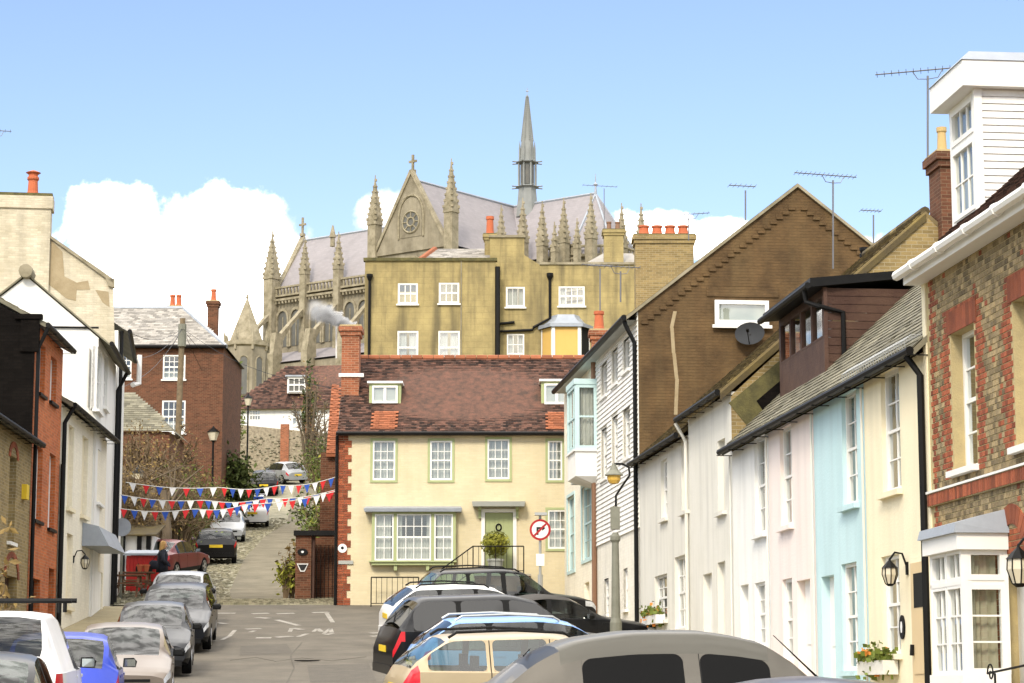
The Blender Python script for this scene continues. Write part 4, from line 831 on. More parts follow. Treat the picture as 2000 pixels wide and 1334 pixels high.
for (yy, sh) in ((1078, 'oval'), (1108, 'tri')):
    c = at(591, yy, 74.98); mb = MB()
    if sh == 'oval': mb.prism([(c.x+.17*math.cos(t_), 74.99, c.z+.11*math.sin(t_)) for t_ in [k*math.pi/8 for k in range(16)]], (0,-.03,0)); o_ = mb.build('name_plaque', 'black_iron', gt); mb = MB(); mb.prism([(c.x+.05*math.cos(t_), 74.955, c.z+.04*math.sin(t_)) for t_ in [k*math.pi/3 for k in range(6)]], (0,-.006,0)); mb.build('plaque_emblem', 'sign_white', o_)
    else:
        mb.prism([(c.x-.19, 74.99, c.z+.12), (c.x+.19, 74.99, c.z+.12), (c.x+.07, 74.99, c.z-.14), (c.x-.07, 74.99, c.z-.14)], (0,-.02,0)); o_ = mb.build('shield_plaque', 'sign_white', gt); mb = MB(); mb.prism([(c.x-.15, 74.965, c.z+.09), (c.x+.15, 74.965, c.z+.09), (c.x+.05, 74.965, c.z-.1), (c.x-.05, 74.965, c.z-.1)], (0,-.008,0)); mb.build('shield_face', 'sign_black', o_)
# ------------------------------------------------------------------ stucco house up the hill
SY = 115.0; SF = Fac((0, SY), (1, 0), (0, -1)); sh = thing('stucco_house', 'large ochre stucco house with stained walls behind the red tiled roof', 'house', (0, SY, prof(SY)+2))
SF2 = Fac((0, SY+.7), (1, 0), (0, -1))
z0 = prof(SY)+2; a = SF.u(713, 520); b = SF.u(968, 520); zp = SF.z(840, 510)
wl = [SF.rect(*q) for q in ((777,816,553,594),(857,897,552,593),(776,817,646,712),(856,898,646,712))]
mb = MB(); SF.wall(mb, a, b, z0, zp, wl, .15); mb.poly(SF.pt(a,0,z0), SF.pt(a,-9,z0), SF.pt(a,-9,zp), SF.pt(a,0,zp)); mb.poly(SF.pt(b,0,z0), SF.pt(b,-9,z0), SF.pt(b,-9,zp), SF.pt(b,0,zp)); mb.poly(SF.pt(a,-9,z0), SF.pt(b,-9,z0), SF.pt(b,-9,zp), SF.pt(a,-9,zp)); mb.build('wall', 'stucco', sh)
mb = MB(); SF.box(mb, a-.08, b+.08, -.3, .1, zp, zp+.16); mb.build('coping', 'moss', sh)
for k, h in enumerate(wl): window(SF, sh, h, 3 if k < 2 else 1, 2, .06, sill=.12, curtain=None if k < 2 else [(0,.42,1,0),(.58,1,1,0)], fw=.09, bar=.04)
a2 = b; b2 = SF2.u(1262, 520); zq = SF2.z(1140, 517); zt_ = SF2.z(990, 464); e1 = SF2.u(1024, 500); e2 = SF2.u(1054, 515); e0 = SF2.u(957, 480)
wl = [SF2.rect(*q) for q in ((988,1025,560,600),(1091,1142,559,598),(990,1024,652,712))]
mb = MB(); SF2.wall(mb, a2, b2, z0, zq, wl, .12); mb.poly(SF2.pt(e0,0,zq), SF2.pt(e2,0,zq), SF2.pt(e1,0,SF2.z(1024,498)), SF2.pt(e1,0,zt_), SF2.pt(e0,0,zt_)); mb.poly(SF2.pt(b2,0,z0), SF2.pt(b2,-9,z0), SF2.pt(b2,-9,zq), SF2.pt(b2,0,zq)); mb.poly(SF2.pt(e0,0,zq), SF2.pt(e0,-2,zq), SF2.pt(e0,-2,zt_), SF2.pt(e0,0,zt_)); mb.build('wing_wall', 'stucco', sh)
mb = MB(); SF2.box(mb, e2, b2, -.3, .08, zq, zq+.12); SF2.box(mb, e0-.06, e1+.06, -.4, .08, zt_, zt_+.12); mb.build('wing_coping', 'stone_shaft', sh)
window(SF2, sh, wl[0], 3, 1, .06, sill=.12, fw=.09, curtain=[(0,.6,1,0),(.75,1,1,0)]); window(SF2, sh, wl[1], 4, 2, .06, sill=.12, fw=.09, bar=.04, curtain=[(0,.25,1,0)]); window(SF2, sh, wl[2], 3, 3, .06, fw=.07, bar=.035, curtain=[(0,.3,1,0),(.7,1,1,0)])
mb = MB(); c = SF.pt(b+.12, .05, z0); mb.tube([SF.pt(b+.1,.05,z0), SF.pt(b+.1,.05,zp-.3)], .13, 6); mb.build('downpipe', 'black_iron', sh)
pipe(sh, [SF.pt(a+.25,.1,z0), SF.pt(a+.25,.1,SF.z(724,545))], .07); mb = MB(); c = SF.pt(a+.25,.12,SF.z(724,541)); mb.lathe(c, [(.08,-.2),(.16,0),(.16,.12)], 8); mb.build('hopper', 'black_iron', sh)
q = lambda x, y: SF2.pt(SF2.u(x, y), .1, SF2.z(x, y)); pipe(sh, [q(1074,540), q(1074,622), q(1042,640), q(1040,645), q(975,648), q(973,700)], .07); pipe(sh, [q(974,633), q(1005,630)], .07); mb = MB(); mb.lathe(q(1074,540), [(.08,-.2),(.17,0),(.17,.15)], 8); mb.build('hopper', 'black_iron', sh)
pipe(sh, [SF.pt(SF.u(901,520),.05,zp), SF.pt(SF.u(901,600),.05,z0)], .03, 'stone_shaft', 'cable')
A = SF.pt(SF.u(811,508),-.6,zp); B = SF.pt(SF.u(962,508),-.6,zp); C = SF.pt(SF.u(962,508),-3.4,at(900,487,SY+3.4).z); D = SF.pt(SF.u(845,508),-3.4,at(900,487,SY+3.4).z)
mb = MB(); mb.poly(A, B, C, D); mb.build('roof', 'slate_grey', sh); tile_roof(sh, A, B, C, D, .35, .22, 'slate_grey', .02, 150, 'slate')
mb = MB(); mb.tube([A, D], .16, 6); mb.build('hip_tile', 'tile_clean', sh)
chimney(sh, at(957, 470, SY+2.5), .55, .7, zp-1, at(957, 460, SY+2.5).z, 'stucco', 1, ph=.95, pr=.2, capm='moss')
chimney(sh, at(1198, 480, SY+3), 1.0, .9, zq-1, at(1198, 452, SY+3).z, 'stucco', 2, 'brown_pipe', ph=.45, pr=.13, capm='moss')
A = at(1140,516,SY+2.2); B = at(1255,516,SY+2.2); C = at(1235,495,SY+5); D = at(1178,495,SY+5); mb = MB(); mb.poly(A,B,C,D); mb.build('wing_roof', 'slate_grey', sh)
# canted bay with curved lead roof
r = SF2.rect(1057,1152,644,712); w_ = r[1]-r[0]; dd = .95
P = [(r[0],0),(r[0]+w_*.22,dd),(r[0]+w_*.80,dd),(r[1],0)]
mb = MB()
for (p, q_) in zip(P, P[1:]):
    for f0, f1 in ((0,.1),(.9,1)):
        g = lambda f: (p[0]+(q_[0]-p[0])*f, p[1]+(q_[1]-p[1])*f); A, B = g(f0), g(f1); n_ = Vector((q_[1]-p[1], 0, 0)); mb.hexa([SF2.pt(A[0],A[1]-.08,r[2]), SF2.pt(B[0],B[1]-.08,r[2]), SF2.pt(B[0],B[1]+.03,r[2]), SF2.pt(A[0],A[1]+.03,r[2]), SF2.pt(A[0],A[1]-.08,r[3]), SF2.pt(B[0],B[1]-.08,r[3]), SF2.pt(B[0],B[1]+.03,r[3]), SF2.pt(A[0],A[1]+.03,r[3])])
bo = mb.build('bay_frame', 'white_paint', sh)
for k, (p, q_) in enumerate(zip(P, P[1:])):
    mb = MB(); mb.poly(SF2.pt(p[0],p[1]-.04,r[2]), SF2.pt(q_[0],q_[1]-.04,r[2]), SF2.pt(q_[0],q_[1]-.04,r[3]), SF2.pt(p[0],p[1]-.04,r[3])); mb.build('blind' if k < 2 else 'pane', 'blind' if k < 2 else 'dark_void', bo)
rg = []
for f, z_ in ((1.14,0),(1.14,.18),(1.0,.2),(.78,.36),(.62,.58),(.58,.7)):
    cu = (r[0]+r[1])/2; rg.append([SF2.pt(cu+(p[0]-cu)*f, max(.0, p[1]*f), r[3]+z_) for p in P])
mb = MB()
for i in range(len(rg)-1):
    for k in range(3): mb.poly(rg[i][k], rg[i][k+1], rg[i+1][k+1], rg[i+1][k])
mb.poly(*rg[-1]); mb.build('bay_roof', 'lead', bo)
# brick chimney stack to the right, rising behind the brown gable
bc = thing('brick_stack', 'broad mossy yellow brick chimney stack behind the brown gable', 'chimney', at(1297, 570, 82))
c = at(1297, 560, 82); o = chimney(bc, c, 2.1, .9, c.z-2.5, at(1297, 464, 82).z, 'ochre_brick', 4, ph=.38, pr=.19, capm='moss')
mb = MB(); mb.box((c.x-1.1, 81.5, c.z-8), (c.x+4, 84, c.z-2.5)); mb.build('stack_base', 'ochre_brick', bc)
# ------------------------------------------------------------------ cathedral on the hill
ca = thing('cathedral', 'huge gothic stone cathedral with pinnacles and a slender spire on the hill', 'cathedral', (0, 300, EYE+34))
ax = Vector((39.3, -30.4, 0)).normalized(); tx = Vector((-ax.y, ax.x, 0)); tx = tx if tx.y < 0 else -tx     # ax: along the nave to the east end, tx: towards the camera
X0 = Vector((2.0, 295.5, 0)); RZ = at(1033, 400, 295.5).z; WZ = RZ-9.0; HW = 5.6; GZ = EYE+32
sW = -40.0; sE = 11.0; sT = 20.5
def cpt(s, t, z): p = X0+ax*s+tx*t; return Vector((p.x, p.y, z))
def cbox(mb, s0, s1, t0, t1, z0, z1): return mb.hexa([cpt(s0,t0,z0), cpt(s1,t0,z0), cpt(s1,t1,z0), cpt(s0,t1,z0), cpt(s0,t0,z1), cpt(s1,t0,z1), cpt(s1,t1,z1), cpt(s0,t1,z1)])
def pinnacle(s, t, z0, zs, zt, w_=.75):
    """square shaft with gablets and a crocketed spirelet"""
    mb = MB(); h = w_; cbox(mb, s-h, s+h, t-h, t+h, z0, zs); b = [cpt(s-h*1.15,t-h*1.15,zs), cpt(s+h*1.15,t-h*1.15,zs), cpt(s+h*1.15,t+h*1.15,zs), cpt(s-h*1.15,t+h*1.15,zs)]
    tp = [cpt(s+a*.07, t+c*.07, zt-.5) for a, c in ((-1,-1),(1,-1),(1,1),(-1,1))]; mb.loft([b, tp])
    for k in range(4):    # gablets
        p, q = b[k], b[(k+1) % 4]; m_ = (p+q)/2; mb.poly(p, q, m_+Vector((0,0,1.3)))
    o = mb.build('pinnacle', 'stone_shaft', ca); mb = MB()
    n = max(4, int((zt-zs)/.75))
    for i in range(1, n):
        f = i/n
        for k in range(4):
            p = b[k].lerp(tp[k], f); s_ = .17*(1-f*.5); mb.box((p.x-s_,p.y-s_,p.z-s_), (p.x+s_,p.y+s_,p.z+s_))
    mb.box((tp[0].x-.1, tp[0].y-.15, zt-.5), (tp[0].x+.25, tp[0].y+.2, zt-.2)); c = cpt(s, t, 0); mb.box((c.x-.06,c.y-.06,zt-.6), (c.x+.06,c.y+.06,zt+.25))
    mb.build('crocket', 'stone_shaft', o, kind='stuff')
def arch_pts(s, z0, z1, w_, n=7):
    """pointed arch outline in the s,z plane"""
    zsp = z1-w_*1.35; P = [(s-w_, z0), (s+w_, z0)]
    for k in range(n+1): f = k/n; P.append((s+w_*(1-f**1.8), zsp+(z1-zsp)*math.sin(f*math.pi/2)))
    for k in range(n-1, -1, -1): f = k/n; P.append((s-w_*(1-f**1.8), zsp+(z1-zsp)*math.sin(f*math.pi/2)))
    return P
def lancet(s, t, z0, z1, w_, par=None, frame=True):
    mb = MB(); P = arch_pts(s, z0, z1, w_)
    mb.prism([cpt(a, t+.02, b) for a, b in P], tx*.05); g = mb.build('window', 'lead_glass', ca)
    mb = MB(); P2 = arch_pts(s, z0-.1, z1+.35, w_+.3); n = len(P)
    for k in range(1, n): mb.hexa([cpt(P[k][0],t,P[k][1]), cpt(P[(k+1)%n][0],t,P[(k+1)%n][1]), cpt(P2[(k+1)%n][0],t,P2[(k+1)%n][1]), cpt(P2[k][0],t,P2[k][1]), cpt(P[k][0],t+.3,P[k][1]), cpt(P[(k+1)%n][0],t+.3,P[(k+1)%n][1]), cpt(P2[(k+1)%n][0],t+.3,P2[(k+1)%n][1]), cpt(P2[k][0],t+.3,P2[k][1])])
    cbox(mb, s-.06, s+.06, t+.02, t+.14, z0, z1-w_*.9); mb.build('tracery', 'stone_shaft', g)
mat('lead_glass', (.10,.10,.09), .3, (.16,.15,.12), 1.5)
# nave
mb = MB(); cbox(mb, sW, sE, -HW, HW, GZ, WZ); mb.build('nave_wall', 'stone_cath', ca)
mb = MB()
for t in (HW+.25, -HW-.25): mb.poly(cpt(sW+.3,t,WZ+.2), cpt(sE,t,WZ+.2), cpt(sE,0,RZ), cpt(sW+.3,0,RZ))
apx_ = []
for k in range(4):
    a = -math.pi/2+math.pi*k/3; apx_.append((sE+math.cos(a)*HW*1.02, math.sin(a)*HW*1.02))
for (p, q) in zip(apx_, apx_[1:]): mb.poly(cpt(p[0],p[1],WZ+.2), cpt(q[0],q[1],WZ+.2), cpt(sE,0,RZ))
mb.build('nave_roof', 'slate_cath', ca)
mb = MB(); P = [cpt(p[0], p[1], GZ) for p in apx_]+[cpt(p[0], p[1], WZ) for p in apx_]
for k in range(3): mb.poly(P[k], P[k+1], P[k+5], P[k+4])
mb.build('apse_wall', 'stone_cath', ca)
mb = MB(); mb.tube([cpt(sW,0,RZ+.05), cpt(sE,0,RZ+.05)], .18, 6); mb.tube([cpt(-2.3,0,RZ+.05), cpt(-2.3,sT,RZ+.05)], .18, 6)
for p in apx_[1:]: mb.tube([cpt(sE,0,RZ), cpt(p[0],p[1],WZ+.3)], .16, 5)
mb.build('ridge', 'lead', ca)
mb = MB(); c = cpt(sE,0,RZ); mb.lathe(c, [(.2,0),(.12,1),(.3,1.2),(.08,1.5),(.04,2.6)], 8); mb.build('finial', 'lead', ca)
XC = X0; X0 = X0+ax*-2.3
# transept towards the camera with its gable
mb = MB(); cbox(mb, -HW, HW, HW, sT, GZ, WZ); mb.poly(cpt(-HW,sT,WZ), cpt(HW,sT,WZ), cpt(0,sT,RZ+.6)); mb.prism([cpt(-HW-.2,sT-.5,WZ-.1), cpt(HW+.2,sT-.5,WZ-.1), cpt(0,sT-.5,RZ+.9)], tx*.75); mb.build('transept_wall', 'stone_cath', ca)
mb = MB()
for s in (HW+.25, -HW-.25): mb.poly(cpt(s,0,WZ+.2), cpt(s,sT-.5,WZ+.2), cpt(0,sT-.5,RZ), cpt(0,0,RZ))
mb.build('transept_roof', 'slate_cath', ca)
mb = MB()
for s in (-1, 1): mb.hexa([cpt(s*(HW+.3),sT-.1,WZ-.1), cpt(s*(HW+.7),sT-.1,WZ-.1), cpt(s*(HW+.7),sT+.45,WZ-.1), cpt(s*(HW+.3),sT+.45,WZ-.1), cpt(0,sT-.1,RZ+.7), cpt(s*.2,sT-.1,RZ+1.2), cpt(s*.2,sT+.45,RZ+1.2), cpt(0,sT+.45,RZ+.7)])
mb.build('gable_coping', 'stone_shaft', ca)
def cross(s, t, z, h=2.2):
    mb = MB(); cbox(mb, s-.13, s+.13, t-.13, t+.13, z, z+h); cbox(mb, s-.6, s+.6, t-.12, t+.12, z+h*.55, z+h*.55+.28); cbox(mb, s-.3, s+.3, t-.3, t+.3, z-.1, z+.3); mb.build('cross', 'stone_shaft', ca)
cross(0, sT, RZ+1.0)
# rose in a pointed frame
zc = RZ-5.4; mb = MB(); P = arch_pts(0, zc-1.9, zc+3.1, 1.75); mb.prism([cpt(a, sT+.26, b) for a, b in P], tx*.05); g = mb.build('rose_window', 'stone_cath', ca)
mb = MB()
for rr in (1.35, .55): mb.tube([cpt(rr*math.cos(k*math.pi/12), sT+.36, zc+rr*math.sin(k*math.pi/12)) for k in range(25)], .13, 5)
for k in range(8): a = k*math.pi/4; mb.tube([cpt(.5*math.cos(a), sT+.36, zc+.5*math.sin(a)), cpt(1.35*math.cos(a), sT+.36, zc+1.35*math.sin(a))], .08, 4)
P2 = arch_pts(0, zc-2, zc+3.4, 2.0)
for k in range(1, len(P2)): mb.tube([cpt(P2[k][0], sT+.3, P2[k][1]), cpt(P2[(k+1) % len(P2)][0], sT+.3, P2[(k+1) % len(P2)][1])], .16, 5)
mb.build('tracery', 'stone_shaft', g); mb = MB(); mb.tube([cpt(0,sT+.3,zc), cpt(0,sT+.33,zc)], 1.3, 20); mb.build('rose_glass', 'lead_glass', g)
lancet(0, sT+.26, WZ-11, WZ-1.0, 3.2)
for s in (-HW-.6, HW+.6): pinnacle(s, sT, GZ, RZ-5.0, RZ+1.2 if s < 0 else RZ+1.6, .64)
X0 = XC
# parapets: balusters between rails
def parapet(s0, s1, t, z, ends=False):
    mb = MB(); cbox(mb, s0, s1, t-.15, t+.2, z, z+.25); cbox(mb, s0, s1, t-.15, t+.25, z+1.15, z+1.4); cbox(mb, s0, s1, t-.02, t+.3, z-.6, z-.3)
    o = mb.build('parapet', 'stone_shaft', ca); mb = MB(); n = int((s1-s0)/.62)
    for k in range(n): s = s0+(s1-s0)*(k+.5)/n; cbox(mb, s-.14, s+.14, t-.08, t+.12, z+.25, z+1.15); cbox(mb, s-.12, s+.12, t, t+.22, z-1.0, z-.6)
    mb.build('parapet_balusters', 'stone_shaft', o, kind='stuff')
parapet(sW, -HW-3.3, HW+.4, WZ); parapet(HW+1, sE+1, HW+.4, WZ)
mb = MB()
for (p, q) in zip(apx_, apx_[1:]):
    a, b = cpt(p[0]*1.0, p[1]*1.07, WZ), cpt(q[0], q[1]*1.07, WZ); mb.tube([a+Vector((0,0,1.2)), b+Vector((0,0,1.2))], .2, 5); mb.tube([a, b], .25, 5)
    for k in range(9): c = a.lerp(b, (k+.5)/9); mb.box((c.x-.12,c.y-.12,c.z), (c.x+.12,c.y+.12,c.z+1.2))
mb.build('apse_parapet', 'stone_shaft', ca, kind='stuff')
# west gable
mb = MB(); mb.prism([cpt(sW-.4,-HW-.4,WZ), cpt(sW-.4,HW+.4,WZ), cpt(sW-.4,0,RZ+.7)], ax*.8); mb.build('west_gable', 'stone_shaft', ca); cross(sW, 0, RZ+.8, 2.6)
# bays: clerestory windows, buttresses with flyers and pinnacles, aisle
nb = 5; AZ = WZ-8.2; AT = HW+5.5
mb = MB(); cbox(mb, sW, -HW, HW, AT, GZ, AZ-2.2); mb.build('aisle_wall', 'stone_cath', ca)
mb = MB(); mb.poly(cpt(sW,AT+.3,AZ-2.0), cpt(-HW,AT+.3,AZ-2.0), cpt(-HW,HW,AZ+.4), cpt(sW,HW,AZ+.4)); mb.build('aisle_roof', 'slate_cath', ca)
for k in range(nb+1):
    s = sW+(-HW-3.4-sW)*k/nb
    pinnacle(s, HW+.5, AZ-1, WZ+2.6, WZ+7.6 if 0 < k else WZ+9.2, .5 if k else .8)
    mb = MB(); cbox(mb, s-.55, s+.55, AT-.2, AT+1.6, GZ, AZ-1.0); mb.hexa([cpt(s-.55,AT-.2,AZ-1), cpt(s+.55,AT-.2,AZ-1), cpt(s+.55,AT+1.6,AZ-1), cpt(s-.55,AT+1.6,AZ-1), cpt(s-.45,AT,AZ+2), cpt(s+.45,AT,AZ+2), cpt(s+.45,AT+.9,AZ+2), cpt(s-.45,AT+.9,AZ+2)]); mb.build('buttress', 'stone_shaft', ca)
    mb = MB(); pts = []
    for j in range(9):
        f = j/8; t = AT+.4-(AT-HW)*f; z = AZ+1.4+(WZ-1.6-AZ-1.4)*f; zl = AZ-.4+(WZ-3.2-AZ+.4)*math.sin(f*math.pi/2); pts.append((t, z, zl))
    for (p, q) in zip(pts, pts[1:]): mb.hexa([cpt(s-.35,p[0],p[2]), cpt(s+.35,p[0],p[2]), cpt(s+.35,q[0],q[2]), cpt(s-.35,q[0],q[2]), cpt(s-.35,p[0],p[1]), cpt(s+.35,p[0],p[1]), cpt(s+.35,q[0],q[1]), cpt(s-.35,q[0],q[1])])
    mb.build('flying_buttress', 'stone_shaft', ca)
    if k < nb:
        L_ = (-HW-3.4-sW)/nb
        for j in (-1, 1): lancet(s+L_/2+j*1.25, HW, WZ-7.0, WZ-2.0, .9)
        lancet(s+L_/2, AT, GZ+1.5, AZ-3.4, 1.1)
# chancel and apse pinnacles at the places the sky shows them
for (px, py, Yd, w_) in ((979,404,287,.51),(1021,390,286,.52),(1059,396,284,.52),(1101,390,283,.52),(1154,381,281.5,.55),(1214,400,284,.52),(1252,401,287,.55),(1083,437,281,.34),(1127,430,280,.34)):
    p = at(px, py, Yd); v = Vector((p.x, p.y, 0))-X0; big = w_ > .5; pinnacle(v.dot(ax), v.dot(tx), GZ, p.z-(5.6 if big else 3.6), p.z, w_)
for s in (8.3, 10.8): lancet(s, HW, WZ-7.0, WZ-2.0, .9)
mb = MB(); cbox(mb, HW, sE+7, HW, HW+5.0, GZ, AZ+1.5); mb.build('chapel_wall', 'stone_cath', ca)
parapet(HW+1.5, sE+7, HW+5.1, AZ+1.4)
# slender lead spire over the crossing
def ngon(c, r, z, n=8, k_=1.0): return [Vector((c.x+r*math.cos(math.pi/8+2*math.pi*k/n), c.y+r*math.sin(math.pi/8+2*math.pi*k/n), z)) for k in range(n)]
fc = X0; zt = at(1035, 186, 295.5).z; zz = lambda py: at(1035, py, 295.5).z
fs = MB(); fs.loft([ngon(fc, 1.08*1.45, zz(425)), ngon(fc, 1.08*1.15, zz(372)), ngon(fc, 1.08*1.15, zz(366))]); fo = fs.build('spire_base', 'fleche_lead', ca)
mb = MB()
for k in range(8):
    a = math.pi/8+2*math.pi*k/8; mb.tube([Vector((fc.x+1.2*math.cos(a), fc.y+1.2*math.sin(a), zz(366))), Vector((fc.x+1.2*math.cos(a), fc.y+1.2*math.sin(a), zz(318)))], .14, 5)
mb.loft([ngon(fc, 1.08*.8, zz(366)), ngon(fc, 1.08*.8, zz(318))]); mb.build('spire_lantern', 'fleche_lead', ca)
mb = MB()
for k in range(8): a = 2*math.pi*k/8; mb.hexa([Vector((fc.x+(1.0+d)*math.cos(a)-w*math.sin(a), fc.y+(1.0+d)*math.sin(a)+w*math.cos(a), z)) for z in (zz(362), zz(324)) for d, w in ((-.05,-.24),(-.05,.24),(.02,.24),(.02,-.24))])
mb.build('lantern_opening', 'lead_glass', fo)
for z_, r_ in ((366,1.5),(318,1.45)):
    mb = MB(); mb.loft([ngon(fc, 1.08*r_*.8, zz(z_)-.12), ngon(fc, 1.08*r_, zz(z_)), ngon(fc, 1.08*r_*.8, zz(z_)+.15)])
    for k in range(8): a = math.pi/8+2*math.pi*k/8; mb.tube([Vector((fc.x+r_*.9*math.cos(a), fc.y+r_*.9*math.sin(a), zz(z_))), Vector((fc.x+(r_*1.2+.35)*math.cos(a), fc.y+(r_*1.2+.35)*math.sin(a), zz(z_)))], .09, 4)
    mb.build('gargoyle_ring', 'fleche_lead', fo)
mb = MB(); b0, b1 = ngon(fc, 1.08*.98, zz(315)), ngon(fc, 1.08*.1, zt); mb.loft([b0, ngon(fc, 1.08*.78, zz(278)), b1]); so = mb.build('spire', 'fleche_lead', ca)
mb = MB()
for k in range(8):
    for i in range(1, 22):
        f = i/22; p = ngon(fc, 1.08*.78, zz(278))[k].lerp(b1[k], f); mb.box((p.x-.09,p.y-.09,p.z-.1), (p.x+.09,p.y+.09,p.z+.1))
    p = b0[k]; mb.tube([p, p+Vector((0,0,1.6)), p+Vector((0,0,2.6))], [.16,.13,.02], 4)
mb.build('crocket', 'fleche_lead', so, kind='stuff')
mb = MB(); mb.tube([(fc.x,fc.y,zt-.2),(fc.x,fc.y,zt+1.0)], .04, 5); mb.box((fc.x-.18,fc.y-.1,zt+.5), (fc.x+.18,fc.y+.1,zt+.62)); mb.build('spire_cross', 'lead', so)
mb = MB(); p = at(650, 440, 312); mb.lathe((p.x,p.y,p.z-3), [(.35,0),(.3,1.2),(.5,1.3),(.1,3)], 6); mb.build('stair_finial', 'stone_shaft', ca)
# baptistery turret with stone cone
bc_ = at(481, 700, 268); bt_ = thing('stone_turret', 'octagonal stone turret with a conical roof beside the cathedral', 'turret', (bc_.x, bc_.y, EYE+33))
zz2 = lambda py: at(481, py, 268).z; mb = MB(); r0 = 2.55; mb.loft([ngon(bc_, r0, zz2(800)), ngon(bc_, r0, zz2(676))]); mb.build('wall', 'stone_cath', bt_)
mb = MB(); mb.loft([ngon(bc_, r0, zz2(681)), ngon(bc_, r0+.3, zz2(678)), ngon(bc_, r0+.3, zz2(670)), ngon(bc_, r0, zz2(670))]); mb.build('parapet', 'stone_shaft', bt_)
mb = MB(); mb.loft([ngon(bc_, 2.15, zz2(671)), ngon(bc_, .06, zz2(582))]); co = mb.build('cone_roof', 'stone_shaft', bt_); mb = MB(); mb.lathe((bc_.x,bc_.y,zz2(584)), [(.1,0),(.2,.2),(.05,.6)], 6); mb.build('finial', 'stone_shaft', co)
for k in range(8):
    a = 2*math.pi*k/8; c = Vector((bc_.x+(r0-.16)*math.cos(a), bc_.y+(r0-.16)*math.sin(a), 0)); t_ = Vector((-math.sin(a), math.cos(a), 0)); mb = MB()
    P = arch_pts(0, zz2(775), zz2(702), .42); mb.prism([c+t_*x+Vector((0,0,z)) for x, z in P], Vector((math.cos(a), math.sin(a), 0))*.05); w_ = mb.build('window', 'lead_glass', bt_)
    mb = MB()
    for j in range(1, len(P)): mb.tube([c+t_*(P[j][0]*1.2)+Vector((.05*math.cos(a),.05*math.sin(a),P[j][1]+.1)), c+t_*(P[(j+1) % len(P)][0]*1.2)+Vector((.05*math.cos(a),.05*math.sin(a),P[(j+1) % len(P)][1]+.1))], .1, 4)
    mb.build('tracery', 'stone_shaft', w_)
    p = Vector((bc_.x+(r0+.1)*math.cos(a+.39), bc_.y+(r0+.1)*math.sin(a+.39), zz2(671))); mb = MB(); mb.tube([p-Vector((0,0,1)), p, p+Vector((0,0,.5)), p+Vector((0,0,1.5))], [.16,.2,.2,.02], 5); mb.build('pinnacle', 'stone_shaft', bt_)
# ------------------------------------------------------------------ left-hand row
L1 = Fac((-9.28, 0), (-.042, 1), (1, 0)); L2 = Fac((-11.98, 66), (-.084, 1), (1, 0)); L3 = Fac((-12.52, 72.4), (-.1356, 1), (1, 0))
ur0 = L1.u(61, 900); ur1 = L1.u(114, 1000); uc1 = L1.u(184, 1050)
def base(F, u): return prof(F.pt(u, 0, 0).y)-.3
# red brick house with the tarred side wall
zE = L1.z(66, 612, .2)
rh = thing('brick_house', 'narrow red brick house with a black tarred side wall at the left', 'house', L1.pt((ur0+ur1)/2, 0, base(L1, ur0)))
hs = [L1.rect(*q) for q in ((76,88,672,772),(98,110,698,788),(67,82,872,1018),(95,107,886,1034))]; dr = list(L1.rect(60,78,1130,1190)); dr[2] = prof(56)+.1; ar = list(L1.rect(94,105,1110,1225)); ar[2] = prof(59)+.1
house_shell(rh, ur0, ur1, base(L1, ur0), zE, hs+[tuple(dr), tuple(ar)], 'orange_brick', D=7, F=L1, reveal=.2, sm='tarred_brick')
for h in hs: window(L1, rh, h, 2, 4, .17, sill=.08, sillm='black_iron')
mb = MB(); L1.box(mb, dr[0], dr[1], -.2, -.15, dr[2], dr[3]); mb.build('door', 'black_iron', rh); mb = MB(); L1.box(mb, ar[0], ar[1], -.2, -.15, ar[2], ar[3]); mb.build('passage_door', 'brown_wood', rh)
zr_ = gable_roof(rh, L1, ur0, ur1, zE, .55, 7, 'slate_roof', .25, .2, .25, 0, 'slate', indiv_dummy if False else .018) if False else gable_roof(rh, L1, ur0, ur1, zE, .55, 7, 'slate_roof', .25, .2, .25, 60, 'slate')
mb = MB(); mb.poly(L1.pt(ur0-.005,0,zE-.05), L1.pt(ur0-.005,-7,zE-.05), L1.pt(ur0-.005,-3.5,zr_-.1)); mb.build('gable', 'tarred_brick', rh)
mb = MB(); L1.box(mb, ur0-.06, ur0+.1, -.35, .1, zE-.7, zE+.1); L1.box(mb, ur0-.1, ur0+.12, -.5, .16, zE+.1, zE+.22); mb.build('kneeler', 'tarred_brick', rh)
pipe(rh, [L1.pt(ur0+.05,.3,zE-.1), L1.pt(ur0+.05,.08,zE-.6), L1.pt(ur0+.05,.08,prof(56))], .05); pipe(rh, [L1.pt(ur1,.08,zE-3), L1.pt(ur1,.08,prof(60))], .055)
# low ochre building in front of it
oh = thing('low_brick_building', 'low ochre brick building with arched openings at the left edge', 'house', L1.pt(ur0-4, 0, base(L1, ur0-4)))
zO = L1.z(40, 842, .2); hs = [L1.rect(17,30,890,1060), L1.rect(8,32,1125,1230)]
house_shell(oh, ur0-9, ur0-.02, base(L1, ur0-8), zO, hs, 'ochre_brick', D=6, F=L1, reveal=.25); window(L1, oh, hs[0], 2, 4, .2, sill=.08); mb = MB(); L1.box(mb, hs[1][0], hs[1][1], -.25, -.2, hs[1][2], hs[1][3]); mb.build('arched_door', 'brown_wood', oh)
for h in hs:
    for k in range(9):
        a0, a1 = math.pi*k/9+.02, math.pi*(k+1)/9-.02; rw = (h[1]-h[0])/2; cu = (h[0]+h[1])/2; mb = MB(); mb.prism([L1.pt(cu+math.cos(a)*rr, .003, h[3]-.05+math.sin(a)*rr*.6) for a, rr in ((a0,rw),(a1,rw),(a1,rw+.22),(a0,rw+.22))], L1.N*.02); mb.build('arch_brick', 'brick_red', oh)
gable_roof(oh, L1, ur0-9, ur0-.05, zO, .5, 6, 'slate_roof', .25, .2, .25, 0, 'slate')
